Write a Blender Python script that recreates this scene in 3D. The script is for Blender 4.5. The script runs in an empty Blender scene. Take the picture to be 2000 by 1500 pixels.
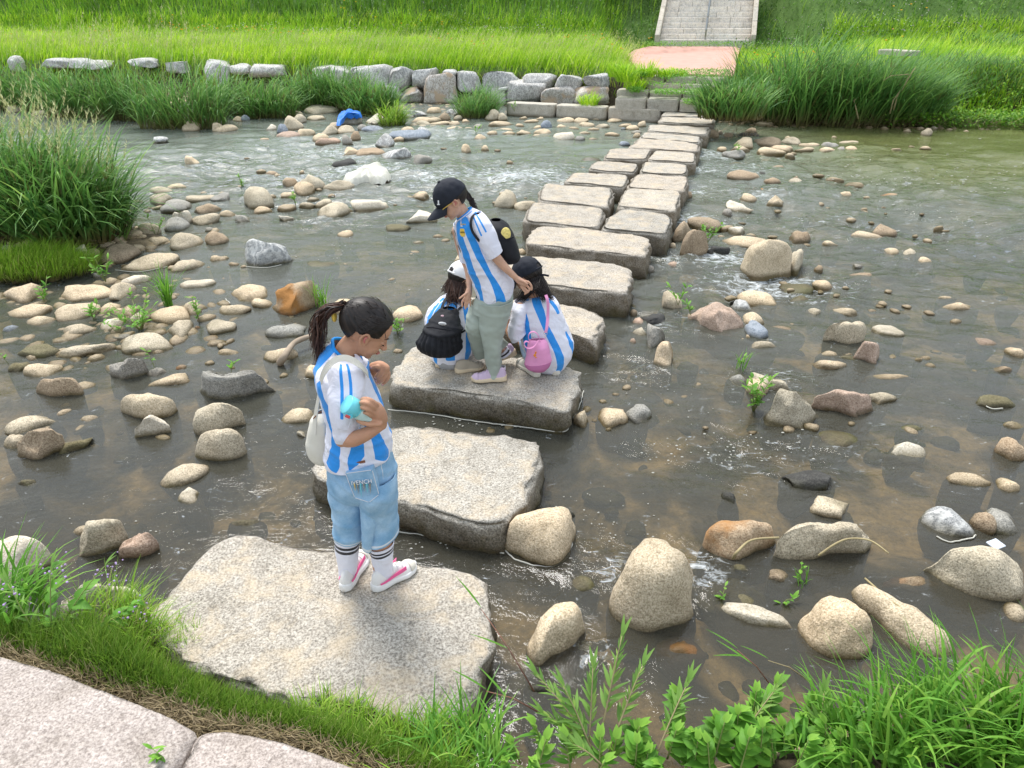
import bpy, bmesh, math, random
import numpy as np
from math import radians, sin, cos, pi, tan, atan2, sqrt
from mathutils import Vector, Matrix, noise as mnoise

scene = bpy.context.scene
C = scene.collection
rnd = random.Random(7)
rng = np.random.default_rng(7)

# ------------------------------------------------------------------ camera
FPX = 1400.0            # focal length in pixels of the 2000 px wide photograph
TH = radians(28.0)      # camera looks down by this much
CZ = 2.55               # camera height above the water
cam_d = bpy.data.cameras.new('camera')
cam = bpy.data.objects.new('camera', cam_d)
C.objects.link(cam)
cam.location = (0, 0, CZ)
cam.rotation_euler = (radians(90) - TH, 0, 0)
cam_d.sensor_width = 36.0
cam_d.lens = 36.0 * FPX / 2000.0
cam_d.clip_start = 0.05
cam_d.clip_end = 400
scene.camera = cam

# ------------------------------------------------------------------ light
SUN_EL, SUN_AZ = radians(60), radians(-25)    # azimuth from +Y towards +X
world = bpy.data.worlds.new('World')
scene.world = world
world.use_nodes = True
wn, wl = world.node_tree.nodes, world.node_tree.links
wn.clear()
w_out = wn.new('ShaderNodeOutputWorld'); w_bg = wn.new('ShaderNodeBackground')
w_sky = wn.new('ShaderNodeTexSky'); w_sky.sky_type = 'NISHITA'; w_sky.sun_disc = False
w_sky.sun_elevation = SUN_EL; w_sky.sun_rotation = SUN_AZ
w_sky.air_density = 1.0; w_sky.dust_density = 2.0
w_tc = wn.new('ShaderNodeTexCoord'); w_no = wn.new('ShaderNodeTexNoise')
w_no.inputs['Scale'].default_value = 2.6; w_no.inputs['Detail'].default_value = 6
w_map = wn.new('ShaderNodeMapping'); w_map.inputs['Scale'].default_value = (1, 1, 2.6)
w_cr = wn.new('ShaderNodeValToRGB')
w_cr.color_ramp.elements[0].position = 0.36; w_cr.color_ramp.elements[0].color = (5.2, 6.4, 8.2, 1)
w_cr.color_ramp.elements[1].position = 0.62; w_cr.color_ramp.elements[1].color = (10.4, 10.6, 10.4, 1)
w_mx = wn.new('ShaderNodeMix'); w_mx.data_type = 'RGBA'; w_mx.inputs[0].default_value = 0.72
wl.new(w_tc.outputs['Generated'], w_map.inputs[0]); wl.new(w_map.outputs[0], w_no.inputs['Vector'])
wl.new(w_no.outputs['Fac'], w_cr.inputs[0])
wl.new(w_sky.outputs[0], w_mx.inputs[6]); wl.new(w_cr.outputs[0], w_mx.inputs[7])
wl.new(w_mx.outputs[2], w_bg.inputs[0]); wl.new(w_bg.outputs[0], w_out.inputs[0])
w_bg.inputs[1].default_value = 0.105

sun_d = bpy.data.lights.new('sun', 'SUN'); sun_d.energy = 2.9; sun_d.angle = radians(24)
sun_d.color = (1.0, 0.96, 0.9)
sun = bpy.data.objects.new('sun', sun_d); C.objects.link(sun)
sdir = Vector((sin(SUN_AZ) * cos(SUN_EL), cos(SUN_AZ) * cos(SUN_EL), sin(SUN_EL)))
sun.rotation_euler = sdir.to_track_quat('Z', 'Y').to_euler()

scene.view_settings.view_transform = 'Standard'
scene.view_settings.look = 'None'
scene.view_settings.gamma = 1
scene.view_settings.exposure = 0.66
scene.view_settings.use_curve_mapping = False
scene.cycles.max_bounces = 8
scene.cycles.transparent_max_bounces = 12
scene.cycles.caustics_reflective = False
scene.cycles.caustics_refractive = False

# ------------------------------------------------------------------ helpers
FW = Vector((0, cos(TH), -sin(TH))); UP = Vector((0, sin(TH), cos(TH)))
def ray(px, py):
    return Vector(((px - 1000) / FPX, 0, 0)) + UP * (-(py - 750) / FPX) + FW
def P(px, py, z=0.0):
    """point of the place at height z that the photograph shows at px, py"""
    d = ray(px, py); t = (z - CZ) / d.z
    return Vector((d.x * t, d.y * t, z))
def PY(px, py, y):
    """point of the place at distance y that the photograph shows at px, py"""
    d = ray(px, py); t = y / d.y
    return Vector((d.x * t, y, CZ + d.z * t))
def zdepth(p):
    return (Vector(p) - Vector((0, 0, CZ))).dot(FW)
def mpp(p):
    return zdepth(p) / FPX

def tag(o, label=None, cat=None, group=None, kind=None):
    if label: o['label'] = label
    if cat: o['category'] = cat
    if group: o['group'] = group
    if kind: o['kind'] = kind
    return o
def empty(name, loc, label=None, cat=None, group=None):
    o = bpy.data.objects.new(name, None); C.objects.link(o); o.location = loc
    o.empty_display_size = 0.1
    return tag(o, label, cat, group)
def link(name, me, parent=None, loc=None, rot=None, scale=None):
    o = bpy.data.objects.new(name, me); C.objects.link(o)
    if parent is not None:
        o.parent = parent
        if loc is None: o.location = -Vector(parent.location)     # mesh already in world coordinates
    if loc is not None: o.location = loc
    if rot is not None: o.rotation_euler = rot
    if scale is not None: o.scale = scale
    return o
def np_mesh(name, V, F, mat=None, smooth=True, attrs=None):
    """V (n,3); F list of index arrays, all rows of one array the same length"""
    me = bpy.data.meshes.new(name)
    V = np.asarray(V, dtype=np.float32)
    if not isinstance(F, (list, tuple)): F = [F]
    F = [np.asarray(f, dtype=np.int32) for f in F if len(f)]
    nl = sum(f.size for f in F); nf = sum(len(f) for f in F)
    me.vertices.add(len(V)); me.vertices.foreach_set('co', V.ravel())
    me.loops.add(nl); me.polygons.add(nf)
    me.loops.foreach_set('vertex_index', np.concatenate([f.ravel() for f in F]))
    tot = np.concatenate([np.full(len(f), f.shape[1], dtype=np.int32) for f in F])
    st = np.concatenate([[0], np.cumsum(tot)[:-1]]).astype(np.int32)
    me.polygons.foreach_set('loop_start', st)
    try: me.polygons.foreach_set('loop_total', tot)
    except Exception: pass
    me.polygons.foreach_set('use_smooth', np.full(nf, smooth))
    me.update(calc_edges=True); me.validate()
    if attrs:
        for k, a in attrs.items():
            at = me.attributes.new(k, 'FLOAT', 'POINT'); at.data.foreach_set('value', np.asarray(a, dtype=np.float32))
    if mat: me.materials.append(mat)
    return me
def grid_faces(nx, ny, wrap=False):
    """rows of nx vertices, ny rows"""
    i = np.arange(nx if wrap else nx - 1); j = np.arange(ny - 1)
    I, J = np.meshgrid(i, j)
    I = I.ravel(); J = J.ravel(); I2 = (I + 1) % nx
    return np.stack([J * nx + I, J * nx + I2, (J + 1) * nx + I2, (J + 1) * nx + I], 1)
def bm_obj(name, bm, mat, parent=None, smooth=False, loc=None):
    me = bpy.data.meshes.new(name); bm.to_mesh(me); bm.free()
    if mat: me.materials.append(mat)
    if smooth:
        for p in me.polygons: p.use_smooth = True
    return link(name, me, parent, loc)
def interp(x, xs, ys):
    return np.interp(x, xs, ys)
def smoothstep(a, b, x):
    t = np.clip((x - a) / (b - a), 0, 1); return t * t * (3 - 2 * t)

# ------------------------------------------------------------------ materials
def new_mat(name):
    m = bpy.data.materials.new(name); m.use_nodes = True
    n = m.node_tree.nodes; l = m.node_tree.links
    return m, n, l, n['Principled BSDF']
def node(n, t, **kw):
    x = n.new(t)
    for k, v in kw.items():
        if k in x.inputs: x.inputs[k].default_value = v
        else: setattr(x, k, v)
    return x
def ramp(n, stops):
    r = n.new('ShaderNodeValToRGB'); e = r.color_ramp.elements
    while len(e) < len(stops): e.new(0.5)
    for i, (p, c) in enumerate(stops):
        e[i].position = p; e[i].color = (*c, 1) if len(c) == 3 else c
    return r
def mixc(n, l, fac, a, b, mode='MIX'):
    m = n.new('ShaderNodeMix'); m.data_type = 'RGBA'; m.blend_type = mode
    for s, v in ((0, fac), (6, a), (7, b)):
        if hasattr(v, 'is_linked') or hasattr(v, 'links'): l.new(v, m.inputs[s])
        elif isinstance(v, (tuple, list)): m.inputs[s].default_value = (*v, 1) if len(v) == 3 else v
        else: m.inputs[s].default_value = v
    return m.outputs[2]
def math_n(n, l, op, a, b=None, c=None, clamp=False):
    m = n.new('ShaderNodeMath'); m.operation = op; m.use_clamp = clamp
    for i, v in enumerate((a, b, c)):
        if v is None: continue
        if hasattr(v, 'links'): l.new(v, m.inputs[i])
        else: m.inputs[i].default_value = v
    return m.outputs[0]

def rock_mat(name, dark, mid, light, sand=None, wet=0.046, speckle=130, vein=None, stain=None, moss=0.25):
    m, n, l, b = new_mat(name)
    tc = n.new('ShaderNodeTexCoord'); oi = n.new('ShaderNodeObjectInfo'); geo = n.new('ShaderNodeNewGeometry')
    off = n.new('ShaderNodeVectorMath'); off.operation = 'MULTIPLY_ADD'
    cmb = n.new('ShaderNodeCombineXYZ')
    for i in range(3): l.new(oi.outputs['Random'], cmb.inputs[i])
    l.new(cmb.outputs[0], off.inputs[0]); off.inputs[1].default_value = (37, 91, 53); l.new(tc.outputs['Object'], off.inputs[2])
    vec = off.outputs[0]
    n1 = node(n, 'ShaderNodeTexNoise', Scale=speckle, Detail=2.0, Roughness=0.7); l.new(vec, n1.inputs['Vector'])
    n2 = node(n, 'ShaderNodeTexNoise', Scale=7.0, Detail=6.0, Roughness=0.62); l.new(vec, n2.inputs['Vector'])
    n4 = node(n, 'ShaderNodeTexNoise', Scale=70.0, Detail=4.0, Roughness=0.7); l.new(vec, n4.inputs['Vector'])
    r1 = ramp(n, [(0.36, dark), (0.5, mid), (0.62, light)]); l.new(n1.outputs['Fac'], r1.inputs[0])
    r2 = ramp(n, [(0.36, dark), (0.52, mid), (0.66, light)]); l.new(n4.outputs['Fac'], r2.inputs[0])
    col = mixc(n, l, 0.40, r1.outputs[0], r2.outputs[0])
    shade = ramp(n, [(0.3, (0.66, 0.64, 0.60)), (0.45, (.95, .94, .92)), (0.7, (1.15, 1.15, 1.15))]); l.new(n2.outputs['Fac'], shade.inputs[0])
    col = mixc(n, l, 0.8, col, shade.outputs[0], 'MULTIPLY')
    # each stone a little warmer, cooler, darker or paler
    rr = ramp(n, [(0.0, (0.84, 0.85, 0.84)), (0.35, (1.06, 1.0, 0.93)), (0.7, (0.96, 0.97, 0.95)), (1.0, (1.16, 1.12, 1.05))])
    l.new(oi.outputs['Random'], rr.inputs[0])
    col = mixc(n, l, 0.8, col, rr.outputs[0], 'MULTIPLY')
    sep = n.new('ShaderNodeSeparateXYZ'); l.new(geo.outputs['Position'], sep.inputs[0])
    sn = n.new('ShaderNodeSeparateXYZ'); l.new(geo.outputs['Normal'], sn.inputs[0])
    if vein:
        wv = node(n, 'ShaderNodeTexWave', Scale=3.0, Distortion=16.0, Detail=6.0); wv.inputs['Detail Scale'].default_value = 2.2
        l.new(vec, wv.inputs['Vector'])
        vr = ramp(n, [(0.35, (0, 0, 0)), (0.9, (1, 1, 1))]); l.new(wv.outputs['Fac'], vr.inputs[0])
        col = mixc(n, l, math_n(n, l, 'MULTIPLY', vr.outputs[0], math_n(n, l, 'MULTIPLY', n2.outputs['Fac'], 1.0)), col, vein)
    if stain:
        ns = node(n, 'ShaderNodeTexNoise', Scale=3.0, Detail=5.0); l.new(vec, ns.inputs['Vector'])
        sr = ramp(n, [(0.5, (0, 0, 0)), (0.6, (1, 1, 1))]); l.new(ns.outputs['Fac'], sr.inputs[0])
        col = mixc(n, l, sr.outputs[0], col, stain)
    if sand:
        n3 = node(n, 'ShaderNodeTexNoise', Scale=5.5, Detail=9.0, Roughness=0.68, Distortion=0.4); l.new(vec, n3.inputs['Vector'])
        s1 = ramp(n, [(0.47, (0, 0, 0)), (0.66, (1, 1, 1))]); l.new(n3.outputs['Fac'], s1.inputs[0])
        up = ramp(n, [(0.75, (0, 0, 0)), (0.93, (1, 1, 1))]); l.new(sn.outputs[2], up.inputs[0])
        f = math_n(n, l, 'MULTIPLY', s1.outputs[0], up.outputs[0])
        f = math_n(n, l, 'MULTIPLY', f, math_n(n, l, 'MULTIPLY_ADD', n1.outputs['Fac'], .9, .15, clamp=True))
        col = mixc(n, l, f, col, sand)
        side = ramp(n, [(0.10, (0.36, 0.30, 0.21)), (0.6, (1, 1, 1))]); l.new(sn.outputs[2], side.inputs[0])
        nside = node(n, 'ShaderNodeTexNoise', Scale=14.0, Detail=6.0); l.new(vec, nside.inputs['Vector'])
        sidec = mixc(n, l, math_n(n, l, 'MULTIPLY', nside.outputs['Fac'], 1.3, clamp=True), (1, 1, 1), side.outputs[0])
        col = mixc(n, l, 1.0, col, sidec, 'MULTIPLY')     # flanks of the quarried blocks unevenly darker and browner
    # wet, algae-dark band at the waterline
    zz = math_n(n, l, 'ADD', sep.outputs[2], math_n(n, l, 'MULTIPLY', math_n(n, l, 'SUBTRACT', n2.outputs['Fac'], 0.5), -0.06))
    wr = ramp(n, [(0.0, (1, 1, 1)), (1.0, (0, 0, 0))])
    l.new(math_n(n, l, 'DIVIDE', zz, wet, clamp=True), wr.inputs[0])
    wetc = mixc(n, l, 1.0, col, (0.27, 0.24, 0.17), 'MULTIPLY')
    mr = ramp(n, [(0.42, (0, 0, 0)), (0.62, (1, 1, 1))]); l.new(n2.outputs['Fac'], mr.inputs[0])
    wetc = mixc(n, l, math_n(n, l, 'MULTIPLY', mr.outputs[0], moss), wetc, (0.10, 0.095, 0.03))
    col = mixc(n, l, wr.outputs[0], col, wetc)
    l.new(col, b.inputs['Base Color'])
    rg = math_n(n, l, 'MULTIPLY_ADD', wr.outputs[0], -0.5, 0.88); l.new(rg, b.inputs['Roughness'])
    b.inputs['Specular IOR Level'].default_value = 0.35
    bp = node(n, 'ShaderNodeBump', Strength=0.5, Distance=0.012); l.new(n4.outputs['Fac'], bp.inputs['Height'])
    bp2 = node(n, 'ShaderNodeBump', Strength=0.5, Distance=0.05); l.new(n2.outputs['Fac'], bp2.inputs['Height'])
    l.new(bp2.outputs[0], bp.inputs['Normal']); l.new(bp.outputs[0], b.inputs['Normal'])
    return m

RM = {
 'T': rock_mat('tan_granite', (.27, .215, .145), (.58, .475, .335), (.78, .67, .52)),
 'G': rock_mat('grey_tan_granite', (.19, .165, .125), (.48, .42, .32), (.68, .61, .49)),
 'Y': rock_mat('grey_granite', (.12, .12, .115), (.31, .30, .275), (.50, .485, .45)),
 'B': rock_mat('blue_grey_slate', (.09, .11, .14), (.21, .25, .31), (.36, .40, .46), vein=(.33, .36, .40)),
 'K': rock_mat('black_wet_rock', (.02, .02, .02), (.05, .05, .05), (.10, .10, .095)),
 'L': rock_mat('light_granite', (.36, .32, .25), (.66, .60, .50), (.80, .76, .68)),
 'N': rock_mat('brown_granite', (.15, .11, .07), (.35, .27, .19), (.52, .43, .32)),
 'O': rock_mat('orange_stained_granite', (.20, .13, .08), (.42, .32, .22), (.55, .44, .32), stain=(.36, .17, .05)),
 'R': rock_mat('reddish_granite', (.22, .15, .11), (.46, .34, .27), (.62, .50, .42)),
 'V': rock_mat('white_veined_gneiss', (.12, .13, .14), (.34, .35, .36), (.56, .57, .58), vein=(.74, .74, .71)),
 'M': rock_mat('mossy_olive_stone', (.07, .065, .03), (.16, .14, .075), (.26, .23, .14), moss=.7),
}
M_STEP = rock_mat('stepping_granite', (.13, .12, .105), (.375, .345, .305), (.60, .57, .52), sand=(.56, .45, .31), wet=.13, speckle=105, moss=.4)
M_SLAB = rock_mat('pavement_granite', (.20, .175, .165), (.385, .345, .33), (.56, .515, .495), speckle=110, wet=.02)
M_CONC = rock_mat('kerb_concrete', (.27, .25, .21), (.46, .43, .38), (.60, .57, .52), speckle=90, wet=.08)
M_STAIR = rock_mat('stair_gneiss', (.36, .35, .34), (.66, .64, .61), (.82, .80, .77), speckle=40, vein=(.80, .72, .60), wet=.02)
M_WALL = rock_mat('wall_gneiss', (.12, .125, .13), (.38, .385, .39), (.64, .64, .64), vein=(.72, .71, .68), speckle=60, wet=.06)
M_WALLT = rock_mat('wall_gneiss_tan', (.13, .12, .11), (.40, .37, .34), (.64, .60, .56), vein=(.70, .68, .65), speckle=60, stain=(.50, .38, .27), wet=.06)

def plain(name, col, rough=0.8, bump=0, bscale=200, spec=0.3, var=0.12, vscale=8, metal=0, sheen=0):
    m, n, l, b = new_mat(name)
    tc = n.new('ShaderNodeTexCoord')
    no = node(n, 'ShaderNodeTexNoise', Scale=vscale, Detail=5.0); l.new(tc.outputs['Object'], no.inputs['Vector'])
    lo = tuple(c * (1 - var) for c in col); hi = tuple(min(1, c * (1 + var)) for c in col)
    r = ramp(n, [(0.3, lo), (0.7, hi)]); l.new(no.outputs['Fac'], r.inputs[0])
    l.new(r.outputs[0], b.inputs['Base Color'])
    b.inputs['Roughness'].default_value = rough; b.inputs['Specular IOR Level'].default_value = spec
    b.inputs['Metallic'].default_value = metal
    if sheen: b.inputs['Sheen Weight'].default_value = sheen
    if bump:
        nb = node(n, 'ShaderNodeTexNoise', Scale=bscale, Detail=3.0); l.new(tc.outputs['Object'], nb.inputs['Vector'])
        bp = node(n, 'ShaderNodeBump', Strength=bump, Distance=0.004); l.new(nb.outputs['Fac'], bp.inputs['Height'])
        l.new(bp.outputs[0], b.inputs['Normal'])
    return m
def leaf_mat(name, stops, base=None, trans=0.35, rough=0.55, patch=None):
    """blades and leaves: tint picks the colour, t runs from root to tip"""
    m, n, l, b = new_mat(name)
    a = n.new('ShaderNodeAttribute'); a.attribute_name = 'tint'
    r = ramp(n, [(i / (len(stops) - 1), s) for i, s in enumerate(stops)]); l.new(a.outputs['Fac'], r.inputs[0])
    col = r.outputs[0]
    if base:
        t = n.new('ShaderNodeAttribute'); t.attribute_name = 't'
        tr = ramp(n, [(0.0, (1, 1, 1)), (0.35, (0, 0, 0))]); l.new(t.outputs['Fac'], tr.inputs[0])
        col = mixc(n, l, tr.outputs[0], col, base)
    if patch:
        g = n.new('ShaderNodeNewGeometry'); no = node(n, 'ShaderNodeTexNoise', Scale=patch[0], Detail=4.0)
        l.new(g.outputs['Position'], no.inputs['Vector'])
        pr = ramp(n, [(0.40, (0, 0, 0)), (0.62, (1, 1, 1))]); l.new(no.outputs['Fac'], pr.inputs[0])
        col = mixc(n, l, math_n(n, l, 'MULTIPLY', pr.outputs[0], patch[2]), col, patch[1])
    l.new(col, b.inputs['Base Color'])
    b.inputs['Roughness'].default_value = rough; b.inputs['Specular IOR Level'].default_value = 0.3
    tl = n.new('ShaderNodeBsdfTranslucent'); l.new(col, tl.inputs['Color'])
    mx = n.new('ShaderNodeMixShader'); mx.inputs[0].default_value = trans
    l.new(b.outputs[0], mx.inputs[1]); l.new(tl.outputs[0], mx.inputs[2])
    l.new(mx.outputs[0], n['Material Output'].inputs['Surface'])
    return m

# ------------------------------------------------------------------ terrain
BX = [-40, -14, -.2, 4.2, 5.2, 12, 30, 45]; BYv = [30.5, 24.9, 22.0, 20.1, 18.7, 17.9, 16, 15]
def bank_y(x): return np.interp(x, BX, BYv)
nearpts = [P(-300, 1060), P(0, 1190), P(200, 1240), P(420, 1330), P(900, 1455), P(1100, 1470), P(1300, 1460), P(1600, 1400), P(2000, 1330), P(2400, 1290)]
def near_y(x): return np.interp(x, [p.x for p in nearpts], [p.y for p in nearpts])
NV = Vector((0, 0, 0))
def vnoise(X, Y, s, seed=0):
    out = np.empty(X.shape)
    f = X.ravel(); g = Y.ravel(); o = out.ravel()
    for i in range(len(f)): o[i] = mnoise.noise((f[i] * s + seed, g[i] * s + seed * 1.7, seed))
    return o.reshape(X.shape)
ISL = [(P(40, 470), 1.5, .27), (P(190, 480), .8, .20), (P(60, 560), .8, .12), (P(300, 640), .7, .10), (P(-60, 420), 2.2, .26)]
def terrain_z(X, Y, fine=0.0):
    s = (Y - bank_y(X)) * .94
    right = smoothstep(4.8, 6.5, X)
    bed = -.22 + fine * .10
    bed = bed - .25 * smoothstep(9, 13, Y) * smoothstep(6, 10, X)
    # stony margin in front of the boulder wall on the left
    mrg = smoothstep(-4.2, -1.2, s) * smoothstep(-.5, -5, X)
    bed = bed + mrg * .22
    for p, r, h in ISL:
        bed = bed + h * np.exp(-((X - p.x) ** 2 + ((Y - p.y) * 1.1) ** 2) / (r * r))
    top = .82 + .085 * np.clip(s, 0, 6.2) + .55 * np.clip(s - 6.2, 0, 24) + fine * .08
    rise = smoothstep(-.1, .6, s) * (1 - right) + right * smoothstep(-.5, 1.8, s)
    z = bed * (1 - rise) + top * rise
    # cutting for the steps, the pink path and the stairway
    cor = smoothstep(3.0, 3.5, X) * (1 - smoothstep(9.6, 10.4, X)) * smoothstep(19.2, 19.8, Y) * (1 - smoothstep(33, 34, Y))
    cx_ = (X - 3.2) - (Y - 20) * .02
    lid = np.where(Y < 22.2, .30 + .16 * np.clip(Y - 20.0, 0, 2.4), .78 + .05 * (Y - 22.2))
    lid = np.where(Y > 26, .95 + .50 * np.clip(Y - 27.6, 0, 30), lid)
    z = np.where(cor > .01, z * (1 - cor) + np.minimum(z, lid) * cor, z)
    nn = near_y(X) - Y
    r2 = smoothstep(-.12, .30, nn)
    z = z * (1 - r2) + (.17 + fine * .03) * r2
    return z
def tz(x, y):
    return float(terrain_z(np.array([x]), np.array([y]))[0])
ys = np.concatenate([np.linspace(-6, 1, 12)[:-1], np.linspace(1, 3.4, 70), 3.4 * np.exp(np.linspace(0, np.log(60 / 3.4), 190))[1:]])
xs = 42 * np.sinh(np.linspace(-2.9, 2.9, 230)) / np.sinh(2.9)
X, Y = np.meshgrid(xs, ys)
fine = vnoise(X, Y, 1.1, 3) + .6 * vnoise(X, Y, 3.1, 5) + .35 * vnoise(X, Y, 9.0, 9)
Z = terrain_z(X, Y, fine)
mat_g, n, l, b = new_mat('river_bed_and_soil')
geo = n.new('ShaderNodeNewGeometry'); sp = n.new('ShaderNodeSeparateXYZ'); l.new(geo.outputs['Position'], sp.inputs[0])
na = node(n, 'ShaderNodeTexNoise', Scale=1.3, Detail=5.0, Roughness=.55, Distortion=.6); l.new(geo.outputs['Position'], na.inputs['Vector'])
nb = node(n, 'ShaderNodeTexNoise', Scale=16.0, Detail=6.0, Roughness=.7); l.new(geo.outputs['Position'], nb.inputs['Vector'])
ra = ramp(n, [(0.36, (.045, .040, .026)), (0.46, (.15, .12, .075)), (0.58, (.66, .52, .33))]); l.new(na.outputs['Fac'], ra.inputs[0])
rb = ramp(n, [(0.3, (.5, .5, .5)), (0.7, (1.35, 1.3, 1.2))]); l.new(nb.outputs['Fac'], rb.inputs[0])
bedc = mixc(n, l, 1.0, ra.outputs[0], rb.outputs[0], 'MULTIPLY')
soil = ramp(n, [(0.3, (.045, .035, .02)), (0.7, (.11, .085, .05))]); l.new(nb.outputs['Fac'], soil.inputs[0])
grassy = ramp(n, [(0.3, (.06, .12, .02)), (0.7, (.10, .20, .03))]); l.new(nb.outputs['Fac'], grassy.inputs[0])
k1 = math_n(n, l, 'MULTIPLY_ADD', sp.outputs[2], 8, 0.2, clamp=True)
k2 = math_n(n, l, 'MULTIPLY_ADD', sp.outputs[2], 5, -3.2, clamp=True)
c_ = mixc(n, l, k1, bedc, soil.outputs[0]); c_ = mixc(n, l, k2, c_, grassy.outputs[0])
l.new(c_, b.inputs['Base Color']); b.inputs['Roughness'].default_value = .95
bp = node(n, 'ShaderNodeBump', Strength=.7, Distance=.04); l.new(nb.outputs['Fac'], bp.inputs['Height']); l.new(bp.outputs[0], b.inputs['Normal'])
me = np_mesh('ground', np.stack([X, Y, Z], -1).reshape(-1, 3), grid_faces(len(xs), len(ys)), mat_g)
tag(link('ground', me), 'river bed and grassy banks of soil', kind='structure')

# ------------------------------------------------------------------ water
RAPIDS = [(1010, 345, .9, 1), (850, 350, .8, .7), (640, 300, 1.0, .8), (700, 335, .8, .8), (880, 262, .7, .4), (1345, 330, .5, .9), (1385, 300, .6, .8), (1400, 262, .5, .6), (1350, 370, .4, .7),
          (1345, 430, .35, 1), (1400, 505, .35, 1), (1450, 512, .3, .8), (1500, 550, .45, 1), (1560, 552, .35, 1), (1300, 505, .3, .7), (1420, 560, .3, .6), (1590, 575, .3, .6),
          (1850, 380, 1.6, 0), (1900, 450, 1.2, 0), (1700, 440, 1.0, 0), (1440, 890, .22, .35), (1520, 880, .2, .3), (1590, 890, .2, .35), (1365, 1110, .12, .9), (1390, 1130, .09, .7), (1320, 640, .2, .5), (1270, 720, .15, .4),
          (1520, 740, .2, .5), (1500, 300, .5, .4), (1450, 330, .6, .5), (560, 350, .8, .5), (420, 320, 1.0, .3), (1600, 430, .6, .3), (1480, 380, .5, .5), (660, 430, .3, .3),
          (1180, 1105, .12, .5), (1150, 1270, .08, .5), (1110, 360, .6, .7), (760, 380, .7, .4)]
wy = np.concatenate([np.linspace(.9, 5, 260), 5 * np.exp(np.linspace(0, np.log(31 / 5), 330))[1:]])
wx = 34 * np.sinh(np.linspace(-2.6, 2.6, 420)) / np.sinh(2.6)
WX, WY = np.meshgrid(wx, wy)
foam = np.zeros(WX.shape); rough = np.zeros(WX.shape)
for px, py, r, s in RAPIDS:
    c0 = P(px, py)
    d2 = ((WX - c0.x) / (r * 1.3)) ** 2 + ((WY - c0.y) / r) ** 2
    foam = np.maximum(foam, s * np.exp(-d2)); rough = np.maximum(rough, np.exp(-d2 / 5))
calm = np.exp(-(((WX - P(560, 520).x) / 2.2) ** 2 + ((WY - P(560, 520).y) / 1.6) ** 2))
amp = (.0028 + .010 * rough) * (1 - .7 * calm) * np.clip(WY / 5, .55, 1.4)
h = np.zeros(WX.shape)
for k in range(26):
    lam = .10 * (1.16 ** k); a = rng.uniform(-.9, .9) + (pi / 2 if k % 3 else 0)
    kk = 2 * pi / lam; ph = rng.uniform(0, 6.28)
    warp = 1.3 * np.sin(WX * 1.1 / (lam + .3) + ph) + 1.1 * np.sin(WY * .9 / (lam + .3) + 2 * ph)
    h += np.sin(kk * (WX * cos(a) + WY * sin(a)) + ph + warp) * (lam ** .55) * .55
WZ = h * amp
mat_w, n, l, b = new_mat('river_water')
n.remove(b)
geo = n.new('ShaderNodeNewGeometry')
mp = n.new('ShaderNodeMapping'); mp.inputs['Scale'].default_value = (.75, 1.25, 1); mp.inputs['Rotation'].default_value = (0, 0, radians(25)); l.new(geo.outputs['Position'], mp.inputs[0])
n1 = node(n, 'ShaderNodeTexNoise', Scale=5.5, Detail=5.0, Roughness=.6, Distortion=.9); l.new(mp.outputs[0], n1.inputs['Vector'])
n2 = node(n, 'ShaderNodeTexNoise', Scale=26.0, Detail=3.0, Roughness=.6, Distortion=.5); l.new(mp.outputs[0], n2.inputs['Vector'])
at = n.new('ShaderNodeAttribute'); at.attribute_name = 'foam'; ar = n.new('ShaderNodeAttribute'); ar.attribute_name = 'rough'
b1 = node(n, 'ShaderNodeBump', Strength=.6, Distance=.05); l.new(n1.outputs['Fac'], b1.inputs['Height'])
b2 = node(n, 'ShaderNodeBump', Strength=.22, Distance=.012); l.new(n2.outputs['Fac'], b2.inputs['Height']); l.new(b1.outputs[0], b2.inputs['Normal'])
l.new(math_n(n, l, 'MULTIPLY_ADD', ar.outputs['Fac'], .6, .15), b1.inputs['Strength'])
gl = n.new('ShaderNodeBsdfGlossy'); gl.inputs['Roughness'].default_value = .06; l.new(b2.outputs[0], gl.inputs['Normal'])
tr = n.new('ShaderNodeBsdfTransparent'); tr.inputs['Color'].default_value = (.66, .61, .47, 1)
df = n.new('ShaderNodeBsdfDiffuse')
sxyz = n.new('ShaderNodeSeparateXYZ'); l.new(geo.outputs['Position'], sxyz.inputs[0])
far = math_n(n, l, 'MULTIPLY_ADD', sxyz.outputs[1], .085, -.25, clamp=True)      # farther off: more murk, with pale sky reflection put into its colour
pool = math_n(n, l, 'MULTIPLY', math_n(n, l, 'MULTIPLY_ADD', sxyz.outputs[0], .30, -1.15, clamp=True), math_n(n, l, 'MULTIPLY_ADD', sxyz.outputs[1], .28, -2.5, clamp=True))   # far right: olive reflection of the green bank put into the water colour
l.new(mixc(n, l, pool, mixc(n, l, far, (.115, .112, .088), (.22, .25, .215)), (.17, .19, .07)), df.inputs['Color'])  # near murk colour also holds a painted grey-olive surface sheen
m1 = n.new('ShaderNodeMixShader'); l.new(math_n(n, l, 'MULTIPLY_ADD', far, .46, .32), m1.inputs[0])
l.new(tr.outputs[0], m1.inputs[1]); l.new(df.outputs[0], m1.inputs[2])
fr = n.new('ShaderNodeFresnel'); fr.inputs['IOR'].default_value = 1.40; l.new(b2.outputs[0], fr.inputs['Normal'])
m2 = n.new('ShaderNodeMixShader'); l.new(fr.outputs[0], m2.inputs[0]); l.new(m1.outputs[0], m2.inputs[1]); l.new(gl.outputs[0], m2.inputs[2])
fn = node(n, 'ShaderNodeTexNoise', Scale=9.0, Detail=7.0, Roughness=.75, Distortion=1.2); l.new(mp.outputs[0], fn.inputs['Vector'])
fm = math_n(n, l, 'ADD', fn.outputs['Fac'], math_n(n, l, 'MULTIPLY', at.outputs['Fac'], .20))
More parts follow.
